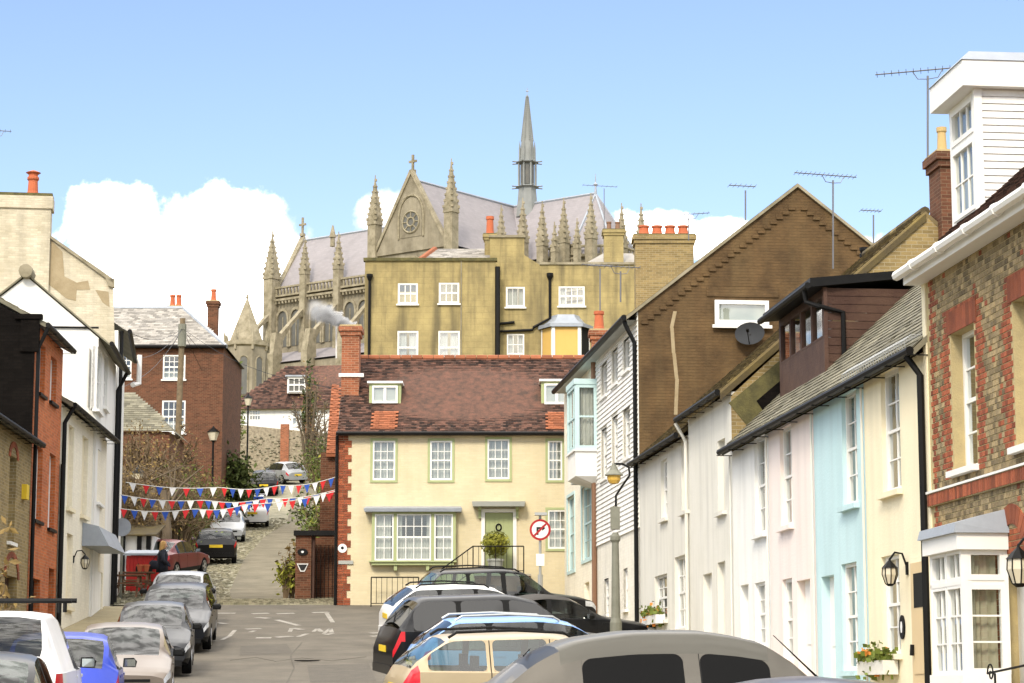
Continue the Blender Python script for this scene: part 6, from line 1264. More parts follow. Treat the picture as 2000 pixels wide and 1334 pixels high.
# left-hand row, parked along the kerb
def left(name, label, colour, px, Yd, spec, ang, **k): x = place(px, 1280, Yd)[0]; return make_car(name, label, colour, (x, Yd), RAD(ang), **C(spec, **k))
left('parked_car', 'small silver car at the far end of the left-hand row', 'car_silver', 350, 64, hatch, -88)
left('parked_car', 'black family car behind the dark grey hatchback', 'car_navy', 345, 57.0, C(estate, rails=False), -85)
left('parked_car', 'dark grey hatchback with round headlamps facing the camera', 'car_grey', 300, 49.8, C(hatch, L=4.25), -83)
left('parked_car', 'small beige car between the blue and the grey hatchbacks', 'car_beige', 243, 39.8, hatch, -82, hs=.96)
left('parked_car', 'bright blue hatchback with its tail to the camera', 'car_blue', 128, 34.2, hatch, 98, tail_len=.3)
vn = left('white_van', 'white van with black roof bars at the bottom left', 'car_white', 12, 29.6, dict(L=4.6, W=1.8, top=[(0,.7),(.12,.9),(.9,1.1),(1.6,1.66),(2.1,1.80),(4.1,1.78),(4.5,1.5),(4.58,1.0),(4.6,.8)], belt=[(0,.68),(.9,1.05),(4.58,1.1),(4.6,.7)], wind=(.9,1.6), rear=(4.12,4.5), sides=[(1.2,2.0)], wheels=(.8,3.6), seams=(1.1,2.1)), 97, rails=False)
for xx in (-.5, .5):
    mb = MB(); mb.tube([(xx,-.85,1.93),(xx,.85,1.93)], .035, 6); mb.tube([(xx,-.7,1.78),(xx,-.7,1.93)], .03, 6); mb.tube([(xx,.7,1.78),(xx,.7,1.93)], .03, 6); mb.build('roof_bar', 'trim', vn, local=True)
left('parked_car', 'dark car with a large black wing mirror in the bottom left corner', 'car_black', -60, 24.2, C(saloon), -83)
# up the cobbled lane
def hill(name, label, colour, px, Yd, spec, ang, **k): x = place(px, 1000, Yd)[0]; return make_car(name, label, colour, (x, Yd), RAD(ang), **C(spec, group='cars parked up the lane', **k))
hill('parked_car', 'dark red saloon behind the red kiosk', 'car_red', 333, 88, saloon, 76)
hill('parked_car', 'small black hatchback with a yellow plate on the lane', 'car_black', 424, 96.5, C(hatch, L=3.6, W=1.72, top=[(0,.62),(.1,.74),(.9,.92),(1.45,1.36),(2.0,1.42),(3.1,1.38),(3.4,1.02),(3.55,.92),(3.6,.7)], rear=(3.1,3.4), sides=[(1.15,2.1),(2.2,2.95)], wheels=(.65,3.0), seams=(1.1,2.15)), 97)
hill('parked_car', 'silver hatchback facing down the lane above the black hatchback', 'car_silver', 446, 112, hatch, -84)
pk = hill('pickup_truck', 'white pickup truck with a sign board on its cab', 'car_white', 494, 127, dict(L=5.0, W=1.8, top=[(0,.75),(.1,.95),(1.3,1.1),(1.9,1.62),(2.3,1.70),(2.9,1.66),(3.1,1.06),(4.95,1.04),(5.0,.8)], belt=[(0,.72),(1.3,1.04),(4.95,1.02),(5.0,.75)], wind=(1.3,1.9), rear=(2.9,3.1), sides=[(1.6,2.5)], wheels=(.9,4.0), wr=.36, arch=.42, seams=(1.5,2.6), wiper=False), 96)
mb = MB(); mb.box((.45,-.6,1.08), (.5,.6,1.6)); mb.build('sign_board', 'flag_blue', pk, local=True)
mb = MB(); mb.tube([(.4,-.82,1.05),(.4,-.7,1.72),(.4,.7,1.72),(.4,.82,1.05)], .04, 6); mb.build('ladder_rack', 'plate_white', pk, local=True)
hill('parked_car', 'black estate car near the top of the lane', 'car_black', 516, 147, C(estate, rails=False), 95)
hill('parked_car', 'silver car turned sideways at the top of the lane', 'car_silver', 553, 156, hatch, 125)
# ------------------------------------------------------------------ plants
def plant(name, label, cat, c, rx, ry, rz, m, nleaf=600, leaf=.12, stems=12, stem_m='twig', group=None, gaps=.5, twigs=0, trunk=0):
    """tapered stems and twigs carrying many small leaf faces in uneven clumps"""
    c = Vector(c); t = thing(name, label, cat, c, group); rnd = random.Random(hash(label) % 99991 if False else len(label)*131+int(abs(c.x)*97)+int(c.y*13))
    ends = []; mb = MB()
    for k in range(stems):
        a = rnd.uniform(0, 2*math.pi); q = rnd.random()**.5; e = c+Vector((math.cos(a)*rx*q, math.sin(a)*ry*q, trunk+rz*(1-.45*q*q)*rnd.uniform(.7, 1)))
        m1 = c.lerp(e, .4)+Vector((rnd.uniform(-.1,.1)*rx, rnd.uniform(-.1,.1)*ry, rz*.12)); pts = [c+Vector((math.cos(a)*.04, math.sin(a)*.04, -.05)), m1, e]; r0 = .012*(1+rz*.6); mb.tube(pts, [r0*1.6, r0, r0*.3], 5); ends += [e, m1.lerp(e, .5), m1]
        for j in range(twigs):
            p = m1.lerp(e, rnd.random()); d = Vector((rnd.gauss(0,1), rnd.gauss(0,1), rnd.gauss(.5,.8))).normalized()*rnd.uniform(.25,.7)*min(1, rz*.4); mb.tube([p, p+d*.5+Vector((0,0,.03)), p+d], [r0*.5, r0*.35, r0*.15], 3); ends.append(p+d)
    mb.build('stems', stem_m, t)
    if nleaf:
        lb = MB()
        for k in range(nleaf):
            p = rnd.choice(ends)+Vector((rnd.gauss(0, rx*.14), rnd.gauss(0, ry*.14), rnd.gauss(0, rz*.10)))
            if p.z < c.z+.02: p.z = c.z+.02+rnd.random()*.1
            n = Vector((rnd.gauss(0,1), rnd.gauss(0,1), rnd.gauss(.4,1))).normalized(); a = n.orthogonal().normalized(); b = n.cross(a); s = leaf*rnd.uniform(.5, 1.2); th = rnd.uniform(0, 6.28); u = a*math.cos(th)+b*math.sin(th); v = n.cross(u); lb.cur = rnd.random()
            lb.add([p-u*s, p+v*s*.45+n*s*.1, p+u*s, p-v*s*.45+n*s*.1], [(0,1,2,3)])
        lb.build('foliage', m, t, kind='stuff')
    return t
def gpt(px, Yd, dz=0): x = (px-1000)/FPX*Yd; return Vector((x, Yd, ground(x, Yd)+dz))
G_ = 'shrubs on the bank beside the lane'
plant('evergreen_shrub', 'large dark green shrub above the parked cars beside the black lamp post', 'shrub', gpt(437, 121), 1.7, 1.3, 4.4, 'leaf_green', 4600, .2, 44, group=G_)
plant('laurel_bush', 'yellow-green bush beside the silver hatchback', 'shrub', gpt(415, 117), 1.2, .9, 1.7, 'leaf_yellow', 1000, .14, 18, group=G_)
for (px, Yd, rx, rz, lab, m, nl, st, tw) in (
    (322, 97, 1.6, 3.9, 'olive green shrub in the tangle behind the bunting', 'leaf_green', 1500, 30, 9), (275, 103, 2.2, 5.2, 'broad brown shrub against the outbuilding wall', 'dry_leaf', 2200, 44, 12), (372, 101, 1.3, 3.0, 'green leafy shrub above the dark red saloon', 'leaf_fresh', 1500, 26, 8),
    (262, 96, 2.1, 6.2, 'bare brown shrub under the slate outbuilding', 'dry_leaf', 1980, 45, 11), (305, 100, 2.2, 5.7, 'bare twiggy shrub right of the round lantern', 'dry_leaf', 1980, 45, 11),
    (345, 104, 1.9, 4.3, 'tangled olive shrub in the middle of the bank', 'leaf_fresh', 3300, 45, 11), (378, 112, 1.7, 3.6, 'olive green shrub left of the dark green shrub', 'leaf_fresh', 3300, 45, 11),
    (250, 88, 1.4, 4.6, 'brown-leaved shrub hanging over the pub wall', 'dry_leaf', 2420, 36, 10), (345, 93, 1.7, 4.1, 'dark twiggy shrub behind the dark red saloon', 'leaf_fresh', 1540, 36, 10),
    (290, 92, 1.6, 4.3, 'leafless brown shrub behind the red kiosk', 'dry_leaf', 1540, 39, 11), (300, 113, 2.8, 5.7, 'tall bare shrub below the brick house windows', 'dry_leaf', 1540, 45, 13), (392, 125, 1.6, 3.6, 'bare shrub in front of the brick house corner', 'dry_leaf', 1320, 39, 13)):
    plant('bare_shrub', lab, 'shrub', gpt(px, Yd), rx, 1.2, rz, m, int(nl*.6), .075, st, twigs=int(tw*1.8), group=G_)
for (px, Yd, rx, rz, lab, m, nl) in ((620, 84, .8, 3.3, 'leafy climber against the side of the yellow house', 'leaf_fresh', 700), (632, 100, 1.3, 4.0, 'mixed green shrub beyond the outbuilding', 'leaf_green', 1000), (628, 135, 1.8, 4.2, 'overgrown shrub on the right bank high up the lane', 'leaf_fresh', 1100), (612, 150, 1.5, 3.4, 'scrubby bush at the foot of the flint wall', 'leaf_green', 800), (560, 75.6, .38, 1.35, 'small spiky plant at the foot of the brick gate pier', 'leaf_yellow', 260), (572, 75.8, .4, 2.0, 'thin reddish twigs beside the brick gate pier', 'dry_leaf', 200), (640, 78.5, .6, 2.4, 'green bush seen through the dark gateway', 'leaf_fresh', 500), (645, 92, .8, 4.4, 'yellow-green shrub under the end of the bunting', 'leaf_yellow', 700)):
    plant('garden_shrub', lab, 'shrub', gpt(px, Yd), rx, rx*.8, rz, m, nl, .11, 18, twigs=3, group=G_)
for (px, Yd, h, lab) in ((600, 158, 8.5, 'slim bare tree in front of the hill house'), (636, 155, 7.0, 'bare sapling by the flint wall')):
    plant('bare_tree', lab, 'tree', gpt(px, Yd), 1.5, 1.5, h, 'dry_leaf', 250, .1, 16, 'bark', twigs=16)
plant('conifer', 'narrow dark conifer beside the hill house dormer', 'tree', gpt(601, 166, .5), .55, .55, 7.2, 'leaf_green', 1100, .2, 12)
plant('hedge_shrub', 'green shrub beside the brick house and turret', 'shrub', gpt(447, 150, 1), 1.0, 1.0, 6.5, 'leaf_fresh', 700, .2, 12)
plant('foreground_plant', 'blurred brown dried plant at the left edge above the white van', 'plant', Vector((-10.0, 44.5, prof(44.5)+.12)), .5, .4, 2.9, 'dry_leaf', 160, .12, 8, twigs=3)
# old trunks covered in ivy beside the pub
for (px, lab) in ((300, 'ivy-covered trunk behind the red kiosk'), (322, 'dark trunk beside the pub gate')):
    p = gpt(px, 91); t = thing('tree_trunk', lab, 'tree', p); mb = MB(); mb.tube([p, p+Vector((.1,0,1.5)), p+Vector((-.1,.1,3.2))], [.26,.2,.15], 8); mb.build('trunk', 'bark', t)
    mb = MB(); [mb.tube([p+Vector((0,0,2.2)), p+Vector((random.uniform(-1.2,1.2), .2, 3.4)), p+Vector((random.uniform(-1.8,1.8), .3, 4.2))], [.09,.05,.02], 5) for k in range(5)]; mb.build('limbs', 'bark', t)
# topiary in a pot by the green door
c = Y.pt(Y.u(968, 1080), .75, ZLAND); tp = thing('potted_shrub', 'round yellow-green potted shrub in front of the green door', 'potted plant', c)
mb = MB(); mb.lathe(c, [(.17,0),(.24,.42),(.27,.42),(.27,.48),(.22,.48)], 12); mb.build('pot', 'grey_paint', tp); mb = MB(); mb.tube([c+Vector((0,0,.4)), c+Vector((0,0,.9))], .03, 6); mb.build('stem', 'bark', tp)
lb = MB()
for k in range(1500):
    d = Vector((random.gauss(0,1), random.gauss(0,1), random.gauss(0,1))).normalized(); p = c+Vector((0,0,.95))+Vector((d.x*.43, d.y*.4, d.z*.38))*random.uniform(.55, 1.08); a = d.orthogonal().normalized(); b = d.cross(a); s = random.uniform(.03,.06); lb.cur = random.random(); lb.add([p-a*s, p+b*s*.6, p+a*s, p-b*s*.6+d*.02], [(0,1,2,3)])
lb.build('foliage', 'leaf_yellow', tp, kind='stuff')
def window_box(label, r, m='grey_wall', fl='flower', n=220):
    u0, u1, z0, z1 = r; t = thing('window_box', label, 'window box', R.pt((u0+u1)/2, .15, z0), 'planted window boxes'); mb = MB(); R.box(mb, u0, u1, .02, .24, z0, z0+.2); mb.build('trough', m, t); lb = MB(); fb = MB()
    for k in range(n):
        p = R.pt(random.uniform(u0, u1), random.uniform(.02,.3), z0+.2+abs(random.gauss(0,.1))-(.25 if random.random() < .12 else 0)); q = Vector((random.gauss(0,1),random.gauss(0,1),random.gauss(0,1))).normalized(); a = q.orthogonal(); b = q.cross(a); s = random.uniform(.02,.05); (fb if random.random() < .15 else lb).add([p-a*s, p+b*s, p+a*s, p-b*s], [(0,1,2,3)])
    lb.build('foliage', 'leaf_fresh', t, kind='stuff'); fb.build('flowers', fl, t, kind='stuff')
r = R.rect(1705,1757,1282,1318); window_box('trailing flower box under the cream cottage window', r, 'grey_wall'); r = R.rect(1271,1301,1192,1220); window_box('white window box with an evergreen on the grey cottage', r, 'white_paint'); r = R.rect(1135,1153,872,888); window_box('small flower box high on the oriel house', r, 'pale_blue_paint', n=120)
# ------------------------------------------------------------------ bunting
def bunting(label, pts, Yd, n, sz=.30, ph=0):
    P = [at(px, py, yd) for (px, py), yd in zip(pts, Yd)]; t = thing('bunting', label, 'bunting', P[0], 'strings of bunting across the lane'); ln = []
    for k in range(41):
        f = k/40; m_ = len(P)-1; i = min(m_-1, int(f*m_)); q = f*m_-i; ln.append(P[i].lerp(P[i+1], q)-Vector((0,0,.10*math.sin(math.pi*q))))
    mb = MB(); mb.tube(ln, .012, 4); mb.build('cord', 'rope', t)
    for k in range(n):
        f = (k+.5)/n*40; i = int(f); c = ln[i].lerp(ln[min(40, i+1)], f-i); d = (ln[min(40, i+1)]-ln[i]).normalized(); a = random.uniform(-.5,.5); s = Vector((0, math.sin(a)*.08, -sz)); mb = MB(); w_ = d*.12; mb.prism([c-w_, c+w_, c+s+d*random.uniform(-.04,.04)], Vector((0,.004,0))); mb.build('flag', ('flag_red','flag_blue','flag_white')[(k+ph) % 3], t)
bunting('top string of red white and blue bunting across the lane', [(246,942),(430,952),(545,948),(655,932)], (77,77,76,74.8), 21, ph=2)
bunting('middle string of bunting across the lane', [(234,966),(400,977),(520,974),(655,957)], (76.5,76.5,76,74.8), 27, ph=1)
bunting('lowest string of bunting across the lane', [(232,993),(380,994),(480,985),(655,960)], (75.5,75.5,75.5,74.7), 22)
# ------------------------------------------------------------------ street furniture
Ys = 67.5; c = at(1055, 1035, Ys); bx_ = Vector((c.x, Ys, prof(Ys)+.12)); sg = thing('road_sign', 'no right turn sign on a grey pole in front of the yellow house', 'road sign', bx_)
mb = MB(); mb.tube([bx_, Vector((c.x, Ys+.05, c.z+.45))], .04, 8); mb.tube([bx_, bx_+Vector((0,0,1.1))], .075, 8); mb.build('pole', 'galv', sg)
mb = MB(); mb.box((c.x-.16, Ys-.2, c.z+.42), (c.x+.2, Ys+.1, c.z+.5)); mb.build('sign_lamp', 'galv', sg)
def disc(r, y, m, nm, par): mb = MB(); mb.prism([(c.x+r*math.cos(k*math.pi/16), y, c.z+r*math.sin(k*math.pi/16)) for k in range(32)], (0,.01,0)); return mb.build(nm, m, par)
o = disc(.31, Ys-.06, 'sign_red', 'disc', sg); disc(.245, Ys-.066, 'sign_white', 'face', o)
mb = MB(); q = lambda x, z: (c.x+x, Ys-.072, c.z+z); mb.prism([q(-.11,-.15), q(-.05,-.15), q(-.05,.02), q(.06,.02), q(.06,-.03), q(.15,.05), q(.06,.13), q(.06,.08), q(-.11,.08)], (0,.005,0)); mb.build('arrow', 'sign_black', o)
mb = MB(); mb.prism([q(-.19,-.15), q(-.15,-.19), q(.19,.15), q(.15,.19)], (0,-.004,0)); mb.build('bar', 'sign_red', o)
mb = MB(); mb.box((c.x-.12,Ys-.06,c.z-1.05), (c.x+.12,Ys-.045,c.z-.7)); mb.build('small_plate', 'sign_white', sg)
Yl = 50.0; b = at(1203, 1235, Yl); b.z = prof(Yl)+.12; tz = lambda py: at(1203, py, Yl).z
lp = thing('street_lamp', 'old green-grey street lamp with a curved arm before the boarded house', 'street lamp', b)
mb = MB(); mb.lathe(b, [(.13,0),(.13,.9),(.10,1.0),(.075,tz(1060)-b.z),(.11,tz(1055)-b.z),(.11,tz(1048)-b.z),(.05,tz(1040)-b.z)], 12); mb.build('post', 'grey_iron', lp)
mb = MB(); z0, z1 = tz(1034), tz(990); mb.box((b.x-.1,b.y-.09,z0), (b.x+.1,b.y+.09,z1)); mb.build('control_box', 'grey_iron', lp)
mb = MB(); Q = [at(1203,990,Yl), at(1203,968,Yl), at(1216,948,Yl), at(1230,928,Yl), at(1228,912,Yl), at(1215,906,Yl), at(1199,906,Yl)]; mb.tube(Q, .025, 6); mb.build('arm', 'black_iron', lp)
k_ = at(1199, 920, Yl); mb = MB(); mb.lathe((k_.x,k_.y,k_.z), [(.04,.16),(.06,.1),(.1,.02),(.2,-.08),(.2,-.1)], 12); lh = mb.build('lamp_hood', 'grey_iron', lp); mb = MB(); mb.lathe((k_.x,k_.y,k_.z), [(.15,-.1),(.14,-.2),(.1,-.27),(.02,-.29)], 12); mb.build('lamp_bowl', 'lamp_amber', lh)
def lantern_post(label, px, py_top, Yd, w_=.24, full=True, base_z=None):
    tpz = at(px, py_top, Yd); g = base_z if base_z is not None else ground(tpz.x, Yd); t = thing('lantern_post', label, 'street lamp', (tpz.x, Yd, g), 'old lantern posts'); mb = MB(); hb = tpz.z-.75; mb.lathe((tpz.x,Yd,g), [(.12,0),(.11,.7),(.06,.8),(.05,hb-g-.1),(.09,hb-g)], 8); mb.build('post', 'black_iron', t)
    mb = MB(); mb.lathe((tpz.x,Yd,hb), [(w_*.55,0),(w_,.42)], 6); mb.build('lantern', 'lamp_glass', t); mb = MB(); mb.lathe((tpz.x,Yd,hb), [(w_*1.15,.42),(w_*.9,.5),(w_*.4,.62),(.05,.68),(.03,.75)], 6); mb.build('lantern_cap', 'black_iron', t)
lantern_post('tall black lantern post beside the dark green shrub', 485, 768, 138); lantern_post('lantern in front of the brick house corner', 417, 832, 118, .3); lantern_post('round-topped lantern on the bank left of the bunting', 270, 909, 92, .26)
def wall_lantern(label, F, px, py, h, d=.32, group='wall lanterns'):
    u, z = F.hit(px, py, d); p = F.pt(u, d, z); t = thing('wall_lantern', label, 'lantern', F.pt(u, 0, z), group); mb = MB(); n = 6 if h < .5 else 4
    mb.lathe(p, [(h*.18,-h*.5),(h*.32,-h*.1),(h*.30,h*.18)], 8); mb.build('lantern_glass', 'lamp_glass', t); mb = MB(); mb.lathe(p, [(h*.36,h*.18),(h*.2,h*.36),(.02,h*.5),(.01,h*.6)], 8); mb.build('lantern_cap', 'black_iron', t); mb = MB(); mb.lathe(p, [(h*.1,-h*.58),(h*.2,-h*.5),(h*.18,-h*.47)], 8); mb.build('lantern_base', 'black_iron', t)
    for k in range(8): a = k*math.pi/4; mb = MB(); mb.tube([p+Vector((math.cos(a)*r_*h, math.sin(a)*r_*h, z_*h)) for r_, z_ in ((.19,-.5),(.33,-.1),(.31,.18))], .008, 4); mb.build('lantern_bar', 'black_iron', t)
    mb = MB(); mb.tube([p+Vector((0,0,h*.55)), F.pt(u, d*.7, z+h*.85), F.pt(u, d*.3, z+h*.8), F.pt(u, .02, z+h*.3), F.pt(u, .02, z)], .016, 6); F.box(mb, u-.04, u+.04, 0, .025, z-h*.1, z+h*.45); mb.build('bracket', 'black_iron', t)
wall_lantern('ornate black wall lantern on the cream cottage', R, 1738, 1118, .33, .26); wall_lantern('large black lantern on the brick house by its arched door', R, 1990, 1105, .42, .36); wall_lantern('small black lantern on the low cream house', L1, 166, 1097, .36)
u, z = R.hit(1764, 1225); hp = thing('house_number_plaque', 'black oval house plaque on the cream cottage', 'plaque', R.pt(u, 0, z)); mb = MB(); mb.prism([R.pt(u+.13*math.cos(k*math.pi/10), .004, z+.17*math.sin(k*math.pi/10)) for k in range(20)], R.N*.02); o = mb.build('plate', 'black_iron', hp); mb = MB(); mb.prism([R.pt(u+.05*math.cos(k*math.pi/3), .026, z+.09*math.sin(k*math.pi/3)) for k in range(6)], R.N*.004); mb.build('emblem', 'sign_white', o)
p = R.pt(R.u(1935, 1315, .8), .8, 0); sr = thing('scroll_ironwork', 'curled black iron handrail end by the bay window', 'handrail', (p.x, p.y, prof(p.y)+.12)); zc = R.z(1935, 1315, .8); mb = MB(); mb.tube([p+R.U*(r_*math.cos(a))+Vector((0,0,zc+r_*math.sin(a))) for a, r_ in [(k*.35, .12-.0045*k) for k in range(22)]], .01, 5); mb.tube([p+R.U*.12+Vector((0,0,zc)), p-R.U*2+Vector((0,0,zc+.12))], .014, 5); mb.tube([p-R.U*.15+Vector((0,0,zc)), p-R.U*.15+Vector((0,0,prof(p.y)+.1))], .014, 5); mb.build('scroll', 'black_iron', sr)
# telegraph pole with wires
b = gpt(340, 111); tp_ = at(357, 622, 111); tg = thing('telegraph_pole', 'leaning wooden telegraph pole with wires in front of the brick house', 'pole', b); mb = MB(); mb.tube([b, b.lerp(tp_, .5), tp_], [.17,.15,.13], 10); mb.build('pole', 'pole_wood', tg)
mb = MB(); mb.tube([tp_-Vector((0,.1,.3)), tp_-Vector((0,.1,1.4))], .2, 8); mb.build('cable_box', 'grey_iron', tg)
for (px, py, Yd) in ((236,640,80),(232,760,80),(660,760,75),(437,690,118),(300,690,118),(240,700,82),(450,800,130)):
    e = at(px, py, Yd); s0 = tp_-Vector((0,0,.5)); mb = MB(); mb.tube([s0.lerp(e, k/10)-Vector((0,0,.5*math.sin(math.pi*k/10))) for k in range(11)], .012, 3); mb.build('wire', 'black_iron', tg)
# aerials
def aerial(label, px, py_top, py_base, Yd, arm, n=10, tilt=0, dirv=None, fork=True):
    b = at(px, py_base, Yd); tpp = at(px, py_top, Yd); t = thing('tv_aerial', label, 'aerial', b, 'television aerials'); mb = MB(); mb.tube([b, tpp], .022, 6); mb.build('mast', 'aerial_metal', t); d = (dirv or Vector((1, .25, tilt))).normalized(); c = tpp+Vector((0,0,.12)); mb = MB(); mb.tube([c-d*arm*.62, c+d*arm*.38], .014, 4); mb.build('boom', 'aerial_metal', t); s_ = d.cross(Vector((0,0,1))).normalized()
    for k in range(n): p = c-d*arm*.6+d*arm*.95*k/(n-1); mb = MB(); mb.tube([p-s_*.16+Vector((0,0,-.02)), p+s_*.16+Vector((0,0,.02))], .007, 3); mb.build('element', 'aerial_metal', t)
    if fork: mb = MB(); mb.tube([c-d*arm*.18, tpp-d*arm*.12-Vector((0,0,.05)), tpp-Vector((0,0,.07)), tpp+d*arm*.12-Vector((0,0,.05)), c+d*arm*.18], .01, 4); mb.build('cradle', 'aerial_metal', t)
aerial('large aerial on a mast fixed to the brown gable', 1627, 352, 525, 55.6, 1.6, 14, dirv=Vector((1,.2,-.03))); mb = MB()
aerial('aerial on the dark brick chimney by the white dormer', 1812, 148, 318, 45.5, 1.7, 12, dirv=Vector((1,-.2,.04))); aerial('aerial behind the apex of the brown gable', 1456, 372, 430, 60.5, .75, 6, fork=False); aerial('small aerial beyond the right slope of the gable', 1706, 420, 480, 62, .6, 6, fork=False)
aerial('aerial above the brick stack', 1345, 425, 470, 80, 2.0, 12, dirv=Vector((1,.1,.09))); aerial('aerial before the stucco house wing', 1212, 530, 590, 58, 1.4, 10); aerial('aerial on the bay roof chimney', 1172, 525, 640, 74, 1.0, 7, fork=False); aerial('aerial rising beside the cathedral apse', 1180, 368, 450, 118.5, 1.9, 8, fork=False); aerial('aerial cut off by the left edge above the old white house', -6, 262, 400, 73, 1.2, 8); aerial('aerial in the top right corner above the dormer', 2035, 8, 200, 28.0, 1.4, 10, dirv=Vector((1,.1,.02)))
b = at(657, 700, 74.5); fm = thing('ring_aerial', 'ring-shaped radio aerial beside the smoking chimney', 'aerial', b); tpz = at(657, 612, 74.5); mb = MB(); mb.tube([b, tpz], .025, 6); mb.build('mast', 'white_paint', fm); mb = MB(); mb.tube([tpz+Vector((.24*math.cos(k*math.pi/10), .24*math.sin(k*math.pi/10), 0)) for k in range(21)], .012, 4); mb.build('ring', 'white_paint', fm)
p = at(1688, 520, 50.5); vp = thing('vent_pipe', 'black soil vent pipe above the brown dormer', 'vent pipe', p); mb = MB(); mb.lathe(p, [(.07,-.6),(.07,.2),(.1,.2),(.1,.28),(.075,.3),(.1,.36),(.1,.42)], 10); mb.build('pipe', 'black_iron', vp)
# smoke from the chimney of the yellow house
s0 = at(690, 637, YH+1.9); s1 = at(592, 594, YH+1.9); dv = (s1-s0); ln_ = dv.length
mb = MB(); mb.box((-.05,-.7,-.7), (ln_,.7,.7))
sm = bpy.data.materials.new('smoke_vol'); sm.use_nodes = True; nt = sm.node_tree; nt.nodes.remove(nt.nodes['Principled BSDF']); LK = nt.links.new; pv = N(nt, 'ShaderNodeVolumePrincipled'); pv.inputs['Color'].default_value = (.98,.98,.98,1)
tc = N(nt, 'ShaderNodeTexCoord'); nz = N(nt, 'ShaderNodeTexNoise'); nz.inputs['Scale'].default_value = 3.0; nz.inputs['Detail'].default_value = 5; LK(tc.outputs['Object'], nz.inputs['Vector'])
dn_ = N(nt, 'ShaderNodeVectorMath', operation='MULTIPLY_ADD'); LK(nz.outputs['Color'], dn_.inputs[0]); dn_.inputs[1].default_value = (.5,.7,.7); dn_.inputs[2].default_value = (-.25,-.35,-.35)
ad = N(nt, 'ShaderNodeVectorMath', operation='ADD'); LK(tc.outputs['Object'], ad.inputs[0]); LK(dn_.outputs[0], ad.inputs[1]); sx = N(nt, 'ShaderNodeSeparateXYZ'); LK(ad.outputs[0], sx.inputs[0])
cy = N(nt, 'ShaderNodeCombineXYZ'); LK(sx.outputs[1], cy.inputs[0]); LK(sx.outputs[2], cy.inputs[1]); ll = N(nt, 'ShaderNodeVectorMath', operation='LENGTH'); LK(cy.outputs[0], ll.inputs[0])
rr = N(nt, 'ShaderNodeMath', operation='MULTIPLY_ADD'); LK(sx.outputs[0], rr.inputs[0]); rr.inputs[1].default_value = .16; rr.inputs[2].default_value = .2
dv_ = N(nt, 'ShaderNodeMath', operation='DIVIDE'); LK(ll.outputs['Value'], dv_.inputs[0]); LK(rr.outputs[0], dv_.inputs[1])
f1 = N(nt, 'ShaderNodeMapRange', interpolation_type='SMOOTHSTEP'); LK(dv_.outputs[0], f1.inputs[0]); f1.inputs[1].default_value = 1; f1.inputs[2].default_value = .2; f1.inputs[3].default_value = 0; f1.inputs[4].default_value = 1
f2 = N(nt, 'ShaderNodeMapRange', interpolation_type='SMOOTHSTEP'); LK(sx.outputs[0], f2.inputs[0]); f2.inputs[1].default_value = ln_-.1; f2.inputs[2].default_value = .3; f2.inputs[3].default_value = 0; f2.inputs[4].default_value = 20
mu = N(nt, 'ShaderNodeMath', operation='MULTIPLY'); LK(f1.outputs[0], mu.inputs[0]); LK(f2.outputs[0], mu.inputs[1]); LK(mu.outputs[0], pv.inputs['Density']); LK(pv.outputs[0], nt.nodes['Material Output'].inputs['Volume'])
so_ = mb.build('smoke', sm, None, kind='stuff'); so_.location = s0; so_.rotation_euler = dv.to_track_quat('X', 'Z').to_euler(); tag(so_, 'white smoke drifting from the red brick chimney', 'smoke')
# ------------------------------------------------------------------ pub corner: kiosk, tables, woman
Yk = 80.5; a = at(246, 1126, Yk); b = at(312, 1126, Yk); zt = at(280, 1085, Yk).z; g = prof(Yk)
kk = thing('red_kiosk', 'red painted timber bar kiosk with a grey felt roof', 'kiosk', (a.x, Yk, g)); mb = MB(); mb.box((a.x,Yk,g), (b.x,Yk+1.2,zt)); mb.build('body', 'red_paint', kk)
for k in range(9): x = a.x+(b.x-a.x)*k/9; mb = MB(); mb.box((x+.008,Yk-.02,g+.05), (x+(b.x-a.x)/9-.008,Yk-.001,zt-.02)); mb.build('board', 'red_paint', kk)
mb = MB(); mb.hexa([(a.x-.12,Yk-.15,zt), (b.x+.08,Yk-.15,zt), (b.x+.08,Yk+1.3,zt+.2), (a.x-.12,Yk+1.3,zt+.2), (a.x-.12,Yk-.15,zt+.07), (b.x+.08,Yk-.15,zt+.07), (b.x+.08,Yk+1.3,zt+.27), (a.x-.12,Yk+1.3,zt+.27)]); mb.build('roof', 'lead', kk)
for px in (270, 293): c = at(px, 1112, Yk-.1); mb = MB(); mb.lathe(c, [(.05,-.12),(.09,-.08),(.09,.08),(.04,.14),(.02,.2)], 8); mb.build('lantern', 'black_iron', kk)
